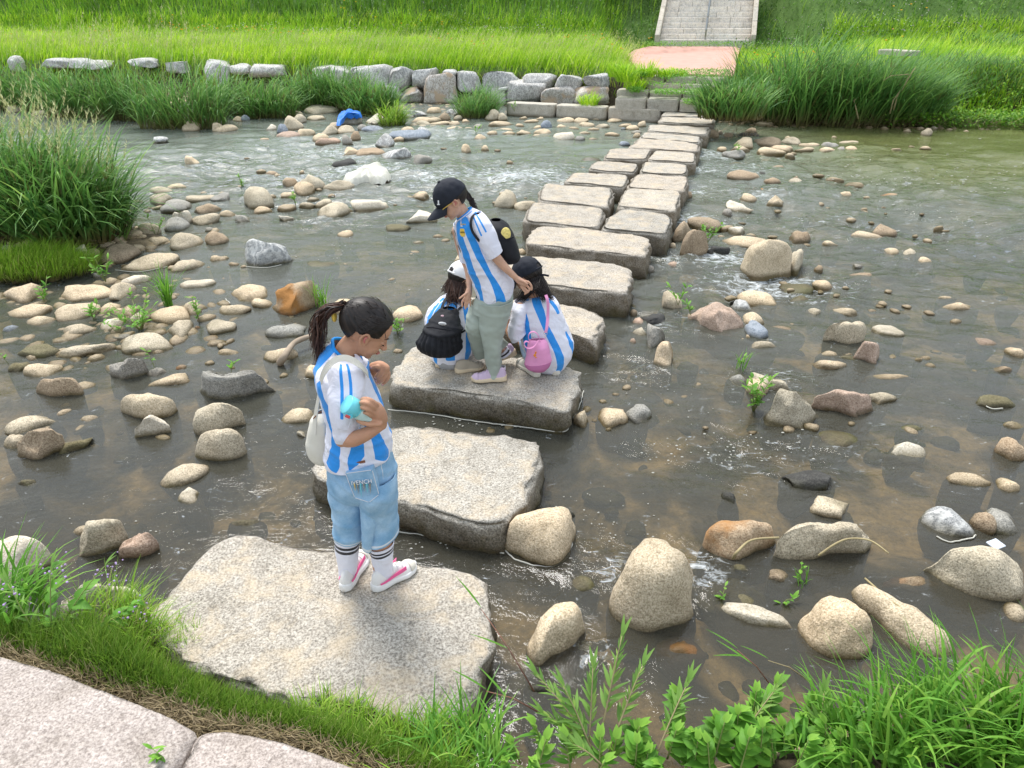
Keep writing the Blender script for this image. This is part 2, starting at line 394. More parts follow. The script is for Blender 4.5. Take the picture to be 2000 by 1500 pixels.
frp = ramp(n, [(.62, (0, 0, 0)), (.80, (1, 1, 1))]); l.new(fm, frp.inputs[0])
fd = n.new('ShaderNodeBsdfDiffuse'); fd.inputs['Color'].default_value = (.62, .66, .68, 1)
m3 = n.new('ShaderNodeMixShader'); l.new(math_n(n, l, 'MULTIPLY', frp.outputs[0], .8), m3.inputs[0]); l.new(m2.outputs[0], m3.inputs[1]); l.new(fd.outputs[0], m3.inputs[2])
l.new(m3.outputs[0], n['Material Output'].inputs['Surface'])
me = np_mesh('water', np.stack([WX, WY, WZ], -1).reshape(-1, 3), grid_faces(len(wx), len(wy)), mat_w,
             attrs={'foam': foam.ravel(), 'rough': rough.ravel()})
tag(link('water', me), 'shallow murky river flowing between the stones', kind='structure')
# ------------------------------------------------------------------ stones
import zlib
def sphere_np(sub):
    bm = bmesh.new(); bmesh.ops.create_icosphere(bm, subdivisions=sub, radius=1)
    V = np.array([v.co[:] for v in bm.verts]); F = np.array([[v.index for v in f.verts] for f in bm.faces]); bm.free()
    return V, F
SPH = {s: sphere_np(s) for s in (1, 2, 3, 4)}
def noise3(V, s, seed):
    return np.array([mnoise.noise((v[0] * s + seed, v[1] * s - seed, v[2] * s + 2.3 * seed)) for v in V])
def rock_shape(sub, ang, seed, flat=0.0, rough=.05):
    r = random.Random(seed)
    V, F = SPH[sub]; V = V.copy()
    ncut = 12 if ang > .5 else 8
    for k in range(ncut):
        nv = np.array([r.gauss(0, 1), r.gauss(0, 1), r.gauss(0, .7)]); nv /= np.linalg.norm(nv)
        d = r.uniform(.42, .74) if ang > .5 else r.uniform(.64, .92)
        q = V @ nv - d
        V -= np.outer(np.maximum(q, 0) * (1.0 if ang > .5 else .8), nv)
    if flat:
        q = V[:, 2] - (1 - flat); V[:, 2] -= np.maximum(q, 0) * .85
    nrm = V / np.linalg.norm(V, axis=1)[:, None]
    d = noise3(V, 1.1, seed % 97) * (.26 if ang < .5 else .20) + noise3(V, 2.6, seed % 89 + 5) * (rough * 1.7 if ang < .5 else rough * 1.8)
    if sub > 2: d += noise3(V, 8.0, seed % 71 + 5) * rough * .5
    V = V + nrm * d[:, None]
    # normalise extents
    for a in (0, 1): V[:, a] /= np.abs(V[:, a]).max()
    V[:, 2] /= V[:, 2].max()
    return V, F

TILES = {'L': (0, 400, .35), 'T1': (0, 0, .35), 'T2': (600, 0, .35), 'R': (1300, 0, .35), 'M': (1100, 400, 4 / 15), 'Q': (1500, 400, 1 / 3),
         'S': (1400, 900, .4), 'P': (800, 900, .4), 'B': (0, 900, .4), 'F': (0, 0, 1)}
# tile, then: x y w h kind(colour letter + shape letter r/a/f/s) [turn in degrees]
ROCKS = '''
L 75 495 150 110 Ta|L 405 487 320 110 Tr -6|L 632 483 170 110 Ga -10|L 120 592 240 80 Tr 4|L 380 597 220 105 Tr|L 190 645 135 60 Tr|L 592 580 110 70 Tr|L 690 592 125 75 Ta
L 28 693 65 40 Br|L 388 700 180 70 Gr 3|L 588 672 105 68 La|L 925 615 215 90 Tr|L 760 630 90 70 Gr|L 1048 577 95 75 Tr|L 980 692 165 105 Ga|L 1202 677 150 80 Gf|L 790 770 290 105 Gr|L 175 822 230 60 Mf
L 425 810 315 80 Gr 8|L 663 738 100 25 Yf|L 75 905 100 60 Mr|L 200 917 215 90 Tr|L 862 933 95 45 Yr|L 920 985 210 65 Tf 10
L 125 1222 250 110 Ga 10|L 470 1195 110 50 Ts|L 40 1325 105 90 Gr
L 367 1340 175 95 Ma 14|L 1655 1175 170 95 Tr|L 1680 1272 80 50 La|L 1540 832 190 85 Tr|L 1590 698 215 80 Yr|L 1360 495 205 105 Tr|L 1440 545 110 60 Tr
L 1293 582 155 60 Tr|L 1080 443 160 45 Lf 6|L 730 425 110 60 La 8|L 1005 340 165 60 Gr 10|L 800 318 290 100 Tr 8|L 608 275 195 110 Nr|L 990 200 190 105 Gr|L 1183 187 110 80 Nr|L 855 205 100 50 Tr
L 1162 137 48 24 Yr|L 1780 325 180 60 Ms|L 1205 298 80 35 Tr|L 1297 329 50 18 Tr|L 1585 70 80 30 La|L 1923 162 90 40 Tr|L 1845 30 190 85 Gr|L 1453 28 85 34 Tr|L 1275 48 100 30 Ta
L 1330 78 110 50 Ya|L 958 113 110 75 Yr|L 1110 80 170 70 Ga|L 1010 75 80 85 La|L 1130 22 130 60 Nr|L 950 15 130 50 Yr|L 810 135 100 85 Gr|L 100 235 190 80 Nr|L 190 160 120 90 Va|L 430 240 50 30 La
L 580 340 50 30 Tr|L 480 330 45 40 Yr|L 170 475 70 30 Ta|L 605 425 90 40 Tr|L 530 395 70 40 Ya|L 1260 820 120 30 Ts|L 995 905 70 30 Os|L 30 230 60 80 Yr|L 1095 684 26 15 Or
F 790 614 56 36 Tr|F 660 597 50 28 Tr|F 612 726 34 26 Tr|F 1200 813 54 38 Tr|F 1250 808 44 34 Yr|F 1136 810 28 44 Tr|F 20 1092 10 6 Tr
T1 1050 705 95 55 Tr|T1 1245 720 120 45 Tr|T1 1205 712 60 50 Tr|T1 1320 665 60 30 Tr|T1 1360 660 50 35 Br|T1 833 630 100 45 Gr|T1 505 637 85 35 Gr|T1 560 658 80 25 Tr|T1 590 600 60 30 Gr|T1 765 640 60 40 Yr
T1 330 588 100 45 Gr|T1 130 588 110 40 Gr|T1 60 612 70 40 Gr|T1 340 635 130 30 Tr|T1 360 545 90 40 Gr|T1 865 780 85 32 Va|T1 1053 900 75 60 Tr|T1 1502 712 55 35 La|T1 1572 720 60 50 Br
T1 1595 755 130 40 Rr|T1 1615 685 110 75 Gr|T1 1665 665 60 50 Gr|T1 1690 740 85 40 Tr|T1 1775 768 80 45 Tr|T1 1815 730 90 50 Ga|T1 1820 787 120 40 Rr|T1 1865 708 70 45 Tr|T1 1920 722 100 45 Gr
T1 1980 755 50 60 Nr|T1 1930 780 55 50 Yr|T1 1770 615 160 50 Gf|T1 1882 592 85 45 Tr|T1 1755 657 90 22 Gf|T1 1640 635 70 30 Gr|T1 1945 662 120 70 Yr|T1 1468 778 60 14 Tr|T1 1420 1100 150 115 Gr
T1 1610 1020 75 55 Nr|T1 1725 1018 135 85 Gr|T1 1680 1052 105 75 Tr|T1 1865 1035 175 60 Ga|T1 1510 968 60 25 Nr|T1 1540 978 34 20 Tr|T1 1600 1088 75 28 Tr|T1 870 1063 130 42 Gr|T1 970 1043 90 34 Tr
T1 870 1108 115 58 Gr|T1 960 1145 130 60 Yr|T1 1110 1110 150 28 Gf|T1 1215 1110 110 50 Ya|T1 1230 1078 50 18 Gr|T1 1330 1048 40 25 Tr|T1 1510 1095 40 20 Tr|T1 1740 1110 60 15 Gf|T1 1705 1140 80 22 Gr
T1 1585 1155 90 24 Tf|T1 1800 1132 80 38 Gr|T1 1680 960 30 16 Tr|T1 700 655 60 20 Tr|T1 720 640 40 22 Nr|T1 200 630 60 26 Gr
T2 375 668 110 55 La|T2 360 720 110 34 Br|T2 300 712 60 35 Ya|T2 595 632 130 40 Va|T2 710 615 80 35 Tr|T2 820 628 80 30 Va|T2 765 650 60 40 Nr|T2 640 668 110 25 Tr|T2 700 668 90 25 Tr|T2 820 690 50 25 Tr
T2 640 690 80 30 Gr|T2 705 712 90 30 Tr|T2 740 688 110 20 Tr|T2 555 725 70 35 Tr|T2 635 728 100 40 Va|T2 555 753 240 42 Bf|T2 420 785 95 70 Va|T2 505 775 60 20 Tr|T2 480 862 145 65 Va|T2 340 855 150 40 Nf
T2 210 850 120 50 Ta|T2 195 912 115 42 Kf|T2 630 890 100 60 Ya 8|T2 885 830 60 50 Ta|T2 995 827 50 28 Ta|T2 745 732 60 18 Gr|T2 830 722 110 26 Ta|T2 900 720 60 18 Tr|T2 955 710 50 28 Yr|T2 880 675 40 18 Tr
T2 1035 642 80 58 Gr|T2 1090 652 45 40 Gr|T2 1080 690 120 24 Tr|T2 1090 726 100 18 Tr|T2 962 765 75 30 Tr|T2 1030 742 60 22 Tr|T2 1120 742 70 16 Tr|T2 1340 697 60 50 Ba|T2 1210 737 100 26 Ta
T2 1318 737 90 32 Tr|T2 1290 757 60 14 Tr|T2 1295 710 60 18 Tr|T2 1185 698 50 14 Tr|T2 1255 675 80 18 Tr|T2 1205 658 40 14 Tr|T2 1300 660 40 14 Tr|T2 1445 670 90 28 Tr|T2 1525 672 80 28 Ta|T2 1560 697 80 24 Tr
T2 1620 663 60 16 Tr|T2 1600 720 60 14 Tr|T2 1655 703 90 20 Gr|T2 1715 672 80 20 Tr|T2 1780 699 70 16 Tr|T2 1420 706 60 20 Tr|T2 1490 716 60 14 Tr|T2 1440 762 120 50 La|T2 1520 773 60 28 Yr|T2 1595 776 50 12 Tr
T2 1545 742 60 14 Tr|T2 1705 748 70 18 Tr|T2 1770 718 30 12 Br|T2 1850 660 80 34 Nr|T2 1870 692 50 32 Tr|T2 1820 713 60 26 Tr|T2 1840 737 60 18 Yr|T2 1910 655 35 24 Tr|T2 1845 757 40 28 Tr|T2 1775 802 60 28 Br
T2 1590 887 95 20 Ys|T2 1130 903 40 13 Tr|T2 1120 1110 130 100 Gr|T2 1215 1147 115 62 Gr 8|T2 625 1087 85 36 Tr|T2 635 1212 190 72 La|T2 490 1276 135 36 Mf|T2 345 1145 230 62 La|T2 515 962 60 18 Nr|T2 545 1102 120 18 Ts
T2 730 1315 55 13 Tr|T2 615 1353 65 20 Gs|T2 850 1445 60 50 Tr|T2 1195 1405 60 28 Tr|T2 820 1285 40 25 Tr|T2 560 650 60 22 Yr|T2 840 655 50 24 Gr|T2 640 705 50 18 Gr|T2 590 700 50 20 Gr
R 455 797 95 60 Tr|R 270 750 60 48 Nr|R 313 740 28 32 La|R 360 757 55 30 Nr|R 475 757 110 28 Kf|R 490 727 60 26 Nr|R 425 828 95 24 Tr|R 405 860 110 50 Yr|R 590 790 150 52 Nr|R 712 787 90 44 Gr|R 560 690 100 16 Tf
R 690 768 40 18 Tr|R 655 827 130 32 Tr -5|R 608 842 125 36 Tr -4|R 705 864 45 18 Tr|R 790 832 100 18 Tr|R 815 810 105 24 Tr|R 940 812 85 34 Yr|R 920 836 90 26 Tr|R 985 832 40 24 Yr|R 1045 830 65 30 Tr
R 1040 797 120 20 Gr|R 948 765 30 12 Tr|R 430 916 120 34 Ms|R 445 978 180 52 Nr|R 610 1008 75 38 Nr|R 640 935 60 22 Nr|R 750 1015 95 38 Gr|R 735 992 30 18 Nr|R 545 970 35 20 Kr|R 790 1064 35 14 Tr
R 475 1103 95 44 Tr|R 420 1147 135 64 La|R 350 1185 50 34 Yr|R 560 1067 55 26 Or|R 600 1063 50 16 Tr|R 625 1122 85 58 Ta|R 1010 1083 70 38 Ta|R 960 996 80 16 Ts|R 1080 1025 90 20 Ts|R 1270 1092 110 26 Or
R 1440 1076 80 16 Ts|R 1490 1147 115 34 Or|R 325 830 50 18 Tr|R 785 1222 40 13 Tr|R 1470 737 55 40 Gr|R 1360 728 50 14 Tr|R 1685 732 40 12 Tr|R 1500 713 40 14 Gr|R 125 1088 50 38 Nr|R 1290 833 60 10 Tr|R 1150 815 60 10 Tr
M 1060 132 205 100 Nr|M 885 190 150 150 Nr 30|M 805 297 45 60 Tr|M 1095 345 70 70 Ka|M 1160 335 110 80 Ka|M 1295 184 115 48 Lr|M 1365 272 330 90 Tr -8|M 1215 165 90 28 Tr|M 1770 222 150 95 Na
M 1725 395 135 165 Gr 30|M 820 440 85 48 Rr|M 1465 685 290 108 Tr -6|M 800 708 150 150 Ga|M 1130 735 110 48 Yr|M 1345 745 145 85 Va|M 1405 838 140 108 Tr|M 1440 925 130 120 Bf -10|M 1465 1027 205 68 Gr
M 1660 915 200 45 Ns -10|M 520 735 90 56 Ms|M 522 792 50 40 Nr|M 560 862 90 60 Rr|M 670 845 140 105 Ka|M 555 945 130 85 Ga|M 518 1000 50 44 Rr|M 930 1172 130 60 Ys
M 1290 1285 130 76 Yr|M 1535 1290 230 135 Ga -10|M 1450 1350 140 135 Ta|M 850 797 48 34 Nr|M 945 832 90 60 Na|M 1265 710 60 20 Ka|M 1360 972 40 34 Tr|M 1320 990 34 26 Tr|M 640 470 60 40 Yr
Q 600 178 155 52 Tr -6|Q 720 153 150 62 Na|Q 380 230 80 40 Ta|Q 738 272 95 40 Tr|Q 850 290 75 56 Gr|Q 960 335 90 50 Ta|Q 540 362 60 28 Ya|Q 305 372 45 30 Nr|Q 330 468 105 48 Tr|Q 560 415 150 54 Na|Q 200 480 160 70 Ms
Q 220 550 120 50 Ms|Q 285 632 120 50 Ga|Q 475 625 125 46 Tr -8|Q 745 742 155 56 Lf -8|Q 370 873 120 36 Tr|Q 490 898 110 30 Mr|Q 400 937 185 62 Tr|Q 735 1005 270 36 Ts
Q 670 1130 170 56 Ga|Q 460 1370 250 130 Ms|Q 815 1445 250 105 La|Q 1360 1157 215 62 Mf|Q 1290 802 140 50 Rs|Q 1475 862 80 58 Tr|Q 1390 967 100 46 Na|Q 1140 598 215 38 Tr|Q 1060 546 100 22 Tr
Q 1450 597 110 44 Rs|Q 1250 397 120 26 Ms|Q 1010 130 50 12 Tr|Q 1465 1292 100 36 Ts|Q 860 1312 140 44 Ms|Q 1460 1435 130 135 Or|Q 890 905 40 16 Tr|Q 570 25 40 12 Tr|Q 225 85 40 12 Tr
S 600 235 215 118 Ga|S 1185 305 220 160 Vr|S 1330 302 86 96 Nr|S 1440 295 200 140 Yr|S 120 530 120 46 Mr|S 300 572 120 76 Na|S 110 650 330 160 Ms|S 200 790 330 44 Lf -18|S 980 592 250 76 Os|S 490 85 260 110 Ka|S 1250 97 190 54 Tf
S 1455 122 100 76 Tr|S 70 182 100 64 Ka|S 1490 740 110 100 Gr
P 1345 912 220 110 Os|P 850 600 150 90 Ms|P 640 1110 160 60 Ks|P 780 260 50 24 Ks
B 870 70 185 112 Gr 12|B 905 175 140 72 La|B 400 335 105 58 Tr|B 1180 312 170 60 Ms|B 115 108 100 30 Ms
'''
# the largest stones, traced: outline, height above the water, look
HERO = [
 ([(983,1070),(1000,1035),(1050,1003),(1090,990),(1112,984),(1124,998),(1123,1040),(1112,1070),(1095,1092),(1068,1103),(1020,1090)], .20, 'T', 'three-cornered pale boulder at the right corner of the second stepping stone'),
 ([(1192,1185),(1202,1145),(1222,1085),(1240,1058),(1262,1054),(1297,1072),(1320,1115),(1345,1160),(1352,1190),(1335,1212),(1270,1233),(1215,1215)], .32, 'T', 'tallest smooth pinkish boulder, alone right of the nearest stepping stone'),
 ([(1034,1275),(1038,1245),(1060,1205),(1085,1178),(1108,1172),(1132,1184),(1141,1212),(1132,1240),(1112,1265),(1080,1278),(1052,1300)], .16, 'T', 'egg-shaped pale boulder with mossy rim, nearest to the first stepping stone on its right'),
 ([(1370,1068),(1384,1030),(1405,1010),(1440,1005),(1480,1022),(1512,1048),(1505,1066),(1470,1076),(1430,1094),(1390,1082)], .15, 'O', 'rounded tan boulder with a rusty orange wet lower side in the near right water'),
 ([(1508,1088),(1535,1065),(1580,1040),(1632,1013),(1652,1022),(1685,1050),(1700,1062),(1690,1078),(1640,1078),(1590,1092),(1540,1098)], .15, 'G', 'angular wedge-shaped tan boulder right of the rusty orange wet boulder'),
 ([(1571,1228),(1575,1190),(1592,1168),(1612,1162),(1645,1174),(1675,1205),(1696,1248),(1694,1268),(1672,1284),(1630,1288),(1592,1270)], .17, 'T', 'egg-shaped pale stone just above the tall grass at bottom right'),
 ([(1674,1140),(1686,1133),(1705,1141),(1745,1172),(1795,1208),(1840,1248),(1854,1262),(1850,1278),(1800,1278),(1750,1250),(1712,1205),(1685,1165)], .11, 'T', 'long slanting speckled stone like a loaf above the tall grass at bottom right'),
 ([(1816,1088),(1832,1070),(1865,1058),(1905,1055),(1945,1075),(1975,1105),(1992,1140),(1992,1165),(1955,1174),(1905,1165),(1855,1140),(1822,1110)], .19, 'G', 'big domed boulder with brown spots at the right edge of the near water'),
 ([(1449,520),(1460,506),(1482,492),(1515,487),(1536,494),(1545,512),(1538,532),(1490,541),(1462,536)], .38, 'T', 'largest rounded boulder in the middle water right of the stepping stones'),
 ([(1344,602),(1362,592),(1380,589),(1420,610),(1466,640),(1465,652),(1425,657),(1400,655),(1365,640),(1362,615)], .20, 'R', 'big angular pinkish slab of rock tipped towards the right, beside the blue-grey stone'),
]
HERO2 = [
 ([(127,1198),(148,1163),(205,1150),(262,1155),(305,1166),(298,1205),(230,1235),(140,1225)], .24, 'L', 'pale boulder half hidden behind the upright grass tuft at near left', 1),
 ([(-45,1100),(-10,1066),(25,1054),(62,1052),(90,1064),(92,1086),(70,1115),(30,1142),(-25,1150)], .17, 'L', 'big pale rounded boulder at the left picture edge beside the lilac weed', 0),
 ([(150,1088),(172,1052),(180,1027),(205,1011),(235,1020),(249,1042),(235,1066),(198,1082)], .17, 'G', 'pear-shaped speckled boulder in the near left water', 1),
 ([(232,1088),(246,1058),(264,1037),(290,1052),(306,1063),(288,1080),(250,1088)], .12, 'R', 'small pointed pinkish rock right of the pear-shaped boulder', 1),
 ([(523,580),(540,566),(590,556),(618,561),(622,582),(600,602),(570,617),(535,606)], .26, 'O', 'rugged dark rock with a bright rusty orange scar', 1),
 ([(382,753),(420,738),(470,728),(510,724),(536,738),(502,762),(450,783),(408,775)], .22, 'Y', 'long dark grey wrinkled boulder left of the nearest child', 1),
 ([(480,496),(497,483),(530,481),(556,488),(588,500),(550,512),(487,521)], .26, 'V', 'white-veined grey boulder standing alone in the calm bluish water', 1),
 ([(33,890),(45,862),(70,846),(110,841),(127,851),(105,880),(78,897)], .18, 'N', 'brown angular rock with a rusty face near the left edge', 1),
 ([(1494,806),(1510,773),(1530,767),(1594,790),(1588,820),(1568,836),(1502,822)], .22, 'G', 'square block of stone right of the bushy water weed', 1),
 ([(1588,779),(1592,771),(1680,773),(1711,795),(1676,815),(1635,800)], .13, 'R', 'flat pink stone with a red wet edge right of the square block', 1),
 ([(1613,646),(1621,637),(1680,645),(1691,656),(1684,671),(1658,677),(1617,662)], .20, 'G', 'loaf-shaped square-edged stone in the current at right', 1),
 ([(1665,685),(1680,675),(1708,679),(1718,694),(1706,712),(1688,704)], .16, 'R', 'pinkish angular stone just below the loaf-shaped stone', 1),
 ([(1331,492),(1342,470),(1362,464),(1378,478),(1381,496),(1352,503)], .30, 'N', 'dark-based rounded boulder beside the nearest right paired block', 0),
 ([(1263,684),(1266,642),(1286,640),(1308,650),(1290,669),(1268,690)], .15, 'Y', 'grey split block in the water right of the fourth stepping stone', 1),
 ([(1279,712),(1277,690),(1290,675),(1306,678),(1315,687),(1310,704),(1305,721)], .18, 'T', 'upright tan stone with a white foam line at its foot', 0),
 ([(212,730),(232,707),(262,696),(288,704),(292,724),(265,736),(235,742)], .18, 'Y', 'layered dark grey rock with parallel ridges left of the nearest child', 1),
 ([(377,838),(386,815),(418,796),(455,793),(475,806),(455,830),(425,845),(388,849)], .17, 'G', 'mossy-edged rounded boulder above the similar speckled one', 0),
 ([(383,886),(400,860),(433,837),(462,843),(481,868),(475,890),(440,898),(395,896)], .18, 'G', 'speckled domed boulder just below the mossy-edged one', 0),
 ([(238,802),(253,779),(298,773),(330,780),(343,800),(322,813),(283,818)], .15, 'T', 'broad tan boulder touching a small pale angular rock', 0),
 ([(263,855),(270,832),(298,812),(329,830),(320,842),(284,850)], .13, 'L', 'small pale angular rock in front of the broad tan boulder', 1),
 ([(72,765),(85,752),(115,748),(150,750),(158,762),(140,771),(100,775)], .14, 'N', 'brown rock with a notch, far left in the dark water', 0),
]
CNAME = {'T': 'tan', 'G': 'greyish tan', 'Y': 'grey', 'B': 'blue-grey', 'K': 'blackish', 'L': 'pale', 'N': 'brown', 'O': 'orange-stained', 'R': 'reddish', 'V': 'white-veined grey', 'M': 'mossy olive'}
SNAME = {'r': 'rounded', 'a': 'angular', 'f': 'flat', 's': 'submerged'}
def region(px, py):
    if py > 1000:
        return 'by the near left grass' if px < 600 else ('right of the nearest stepping stone' if px < 1400 else 'above the bottom right grass')
    if px < 620 and py > 700: return 'level with the nearest child, left' if py < 850 else 'left of the second stepping stone'
    if px < 300 and py > 440: return 'on the shoal below the big reeds'
    if px < 620 and py > 530: return 'between shoal and nearest child'
    if px < 860 and py > 440: return 'in calm water behind nearest child'
    if px < 480 and py > 290: return 'right of the big reed clump'
    if px < 1060 and py > 290: return 'in the current left of stepping stones'
    if px < 450: return 'under the far left reeds'
    if px < 740 and py <= 290: return 'on the shoal around the blue cloth'
    if px < 960: return 'below the far boulder wall'
    if px < 1290: return 'below the concrete kerb'
    if px >= 1290 and py < 320: return 'beside the farthest stepping stones' if px < 1560 else 'below the tall right reeds'
    if py < 480: return 'right of the paired stepping stones' if px < 1560 else 'in far right rippled water'
    if py < 700: return 'right of the middle stepping stones' if px < 1560 else 'in the current at right'
    if px < 1300: return 'right of the third stepping stone'
    if px < 1560: return 'around the leafy water weed'
    return 'in sandy water on the right'
entries = []
for line in ROCKS.strip().split('\n'):
    cur = None
    for it in line.split('|'):
        f = it.split()
        if f[0] in TILES: cur = f[0]; f = f[1:]
        ox, oy, s = TILES[cur]
        x, y, w, h = [float(v) for v in f[:4]]
        if cur == 'F' and w < 12: continue
        rot = float(f[5]) if len(f) > 5 else 0
        entries.append(dict(px=ox + x * s, py=oy + y * s, w=w * s, h=h * s, c=f[4][0], s=f[4][1], rot=rot))
# dry piece of bank to the far left is slightly above the water
def ground_ref(px, py):
    p = P(px, py)
    return max(0.0, tz(p.x, p.y) - .02)
def size_word(e):
    r = e['w'] / max(30, (e['py'] + 60) * .13)
    return 'small' if r < .45 else ('large' if r > 1.0 else 'medium')
groups = {}
for e in entries:
    key = (size_word(e), e['c'], e['s'], region(e['px'], e['py']))
    e['key'] = key; groups.setdefault(key, []).append(e)
ORD = ['leftmost'] + [w_ + ' from the left' for w_ in 'second third fourth fifth sixth seventh eighth ninth tenth eleventh twelfth thirteenth fourteenth fifteenth sixteenth seventeenth eighteenth nineteenth twentieth'.split()]
ORDW = 'first second third fourth fifth sixth seventh eighth ninth tenth eleventh twelfth thirteenth fourteenth fifteenth sixteenth seventeenth eighteenth nineteenth twentieth twenty-first twenty-second twenty-third twenty-fourth'.split()
for key, es in groups.items():
    sz, c, s, reg = key
    es.sort(key=lambda e: e['px'])
    for i, e in enumerate(es):
        base = f"{sz} {CNAME[c]} {SNAME[s]} stone".replace('medium ', '')
        if len(es) == 1: e['label'] = f"{base} {reg}"
        elif i == len(es) - 1: e['label'] = f"rightmost {base} {reg}"
        else: e['label'] = f"{ORD[i] if i < 20 else str(i + 1) + 'th from the left'} {base} {reg}"
GR = 'river stones lying in the shallow water'
FOOT = []       # footprints, for foam rims and for keeping grass off
for i, e in enumerate(entries):
    px, py, w, h = e['px'], e['py'], e['w'], e['h']
    z0 = ground_ref(px, py + h * .3) if (px < 420 and py < 620) or py < 290 else 0.0
    pb = P(px, py + h / 2, z0); m = mpp(pb)
    W = w * m; H = h * m
    phi = atan2(CZ - z0, pb.y)
    sub = e['s'] == 's'
    k = {'r': .50, 'a': .55, 'f': .28, 's': .10}[e['s']]
    B = H / (sqrt((k * 2 * cos(phi)) ** 2 * .25 * 4 / 4 + sin(phi) ** 2) + sin(phi)) if True else 0
    # half depth B, height A
    B = min(B, W * .62 if e['s'] != 'f' else W * .75); B = max(B, W * .18)
    q = H - B * sin(phi)
    A = sqrt(max((q * q - (B * sin(phi)) ** 2), 1e-6)) / cos(phi)
    A = min(max(A, .12 * W), .62 * W if z0 > 0 else .9 * W)
    if sub: A = .012; B = H / (2 * sin(phi)); B = min(B, W * .6)
    seed = zlib.crc32(f"{px:.1f}{py:.1f}".encode()) % 100000
    lod = 4 if w > 90 else (3 if w > 26 else 2)
    V, F = rock_shape(lod, 1.0 if e['s'] == 'a' else 0.0, seed, .35 if e['s'] == 'f' else 0, .05)
    below = .16
    Vz = V[:, 2]
    up = np.maximum(Vz, 0) ** .9; dn = np.minimum(Vz, 0)
    # the widest girth sits just under the waterline so that the stone rises out of the water
    Vw = np.stack([V[:, 0] * W / 2 * (1.24 if w < 60 else 1.16), V[:, 1] * B * (1.22 if w < 60 else 1.14), up * (A + .035) + dn * .28 - .03], 1)
    if sub: Vw[:, 2] = up * .06 + dn * .2 - .040
    a = radians(e['rot'])
    if a:
        shear = np.tan(a) * (1 / max(.35, sin(phi))) * .9
        Vw[:, 1] += Vw[:, 0] * shear * .8
        Vw[:, 2] += np.where(Vz > 0, Vw[:, 0] * np.tan(a) * .25, 0)
    # a yaw of its own for round ones seen small
    me = np_mesh('river_stone', Vw, F, RM[e['c']])
    o = link('river_stone', me)
    o.location = (pb.x, pb.y + B, z0)
    tag(o, e['label'], 'stone', GR)
    e['obj'] = o; FOOT.append((pb.x, pb.y + B, W / 2, B, z0))

def poly_rock(pts, A, mat, name, label, group, seed, ang=0):
    cyp = sum(p[1] for p in pts) / len(pts); top = min(p[1] for p in pts); bot = max(p[1] for p in pts)
    w = []
    for x, y in pts:
        f = (cyp - y) / max(1, (cyp - top)) if y < cyp else 0
        zz = A * (.12 + .62 * min(1, max(0, f)) ** .6) if y < cyp else A * .12 * (1 - (y - cyp) / (bot - cyp))
        w.append(P(x, y, zz))
    c = Vector((sum(p.x for p in w) / len(w), sum(p.y for p in w) / len(w), 0))
    N = 64
    # closed curve resampled by Catmull-Rom
    R = []
    n_ = len(w)
    for k in range(n_):
        p0, p1, p2, p3 = w[k - 1], w[k], w[(k + 1) % n_], w[(k + 2) % n_]
        for s in range(10):
            t = s / 10
            ql = p1.lerp(p2, t)
            q = .5 * ((2 * p1) + (p2 - p0) * t + (2 * p0 - 5 * p1 + 4 * p2 - p3) * t * t + (3 * p1 - p0 - 3 * p2 + p3) * t ** 3)
            if ang: q = q.lerp(ql, .75)
            R.append((q.x - c.x, q.y - c.y))
    R = np.array(R)
    rings = []
    prof = [(1.03, -.35), (1.06, -.12), (1.04, -.03), (1.0, .18), (.97, .40), (.94, .62), (.88, .80), (.76, .90), (.56, .95), (.34, .985), (.16, 1.0)] if ang else [(1.03, -.35), (1.08, -.12), (1.07, -.03), (1.02, .14), (.97, .32), (.90, .50), (.80, .68), (.68, .82), (.52, .92), (.34, .975), (.16, 1.0)]
    V = []
    for sc_, zz in prof:
        zv = zz * A if zz > 0 else zz * .8
        rr = R * sc_
        V.append(np.column_stack([rr[:, 0], rr[:, 1], np.full(len(rr), zv)]))
    V.append(np.array([[0, 0, A * 1.0]]))
    M_ = len(R)
    V = np.concatenate(V)
    d = noise3(V * np.array([1, 1, 1.3]), 5.0, seed) * .035 + noise3(V, 14.0, seed + 3) * .012 + noise3(V, 40.0, seed + 5) * .003
    if ang:      # broken faces: cut by a few planes
        r_ = random.Random(seed); ext = np.array([np.abs(V[:, 0]).max(), np.abs(V[:, 1]).max(), A])
        for _ in range(9):
            nv = np.array([r_.gauss(0, 1), r_.gauss(0, 1), abs(r_.gauss(.5, .5))]); nv /= np.linalg.norm(nv)
            q_ = (V / ext) @ nv - r_.uniform(.62, .88); V -= np.outer(np.maximum(q_, 0), nv) * ext * (V[:, 2:3] > .01)
        d = d * 1.3
    rn = np.linalg.norm(V[:, :2], axis=1)[:, None] + 1e-5
    V[:, :2] += V[:, :2] / rn * d[:, None] * .7
    V[:, 2] += d * (V[:, 2] > 0)
    F = grid_faces(M_, len(prof), True)
    last = (len(prof) - 1) * M_; tip = len(V) - 1
    F2 = np.array([[last + i, last + (i + 1) % M_, tip] for i in range(M_)])
    me = np_mesh(name, V, [F, F2], mat)
    o = link(name, me); o.location = c
    FOOT.append((c.x, c.y, np.abs(R[:, 0]).max(), np.abs(R[:, 1]).max(), 0))
    return tag(o, label, 'boulder', group)
for i, (pts, A, c, lab) in enumerate(HERO):
    poly_rock(pts, A, RM[c], 'boulder', lab, GR, 11 + i * 7, ang=int(i in (4, 9)))
for i, (pts, A, c, lab, an) in enumerate(HERO2):
    poly_rock(pts, A, RM[c], 'boulder', lab, GR, 211 + i * 9, ang=an)

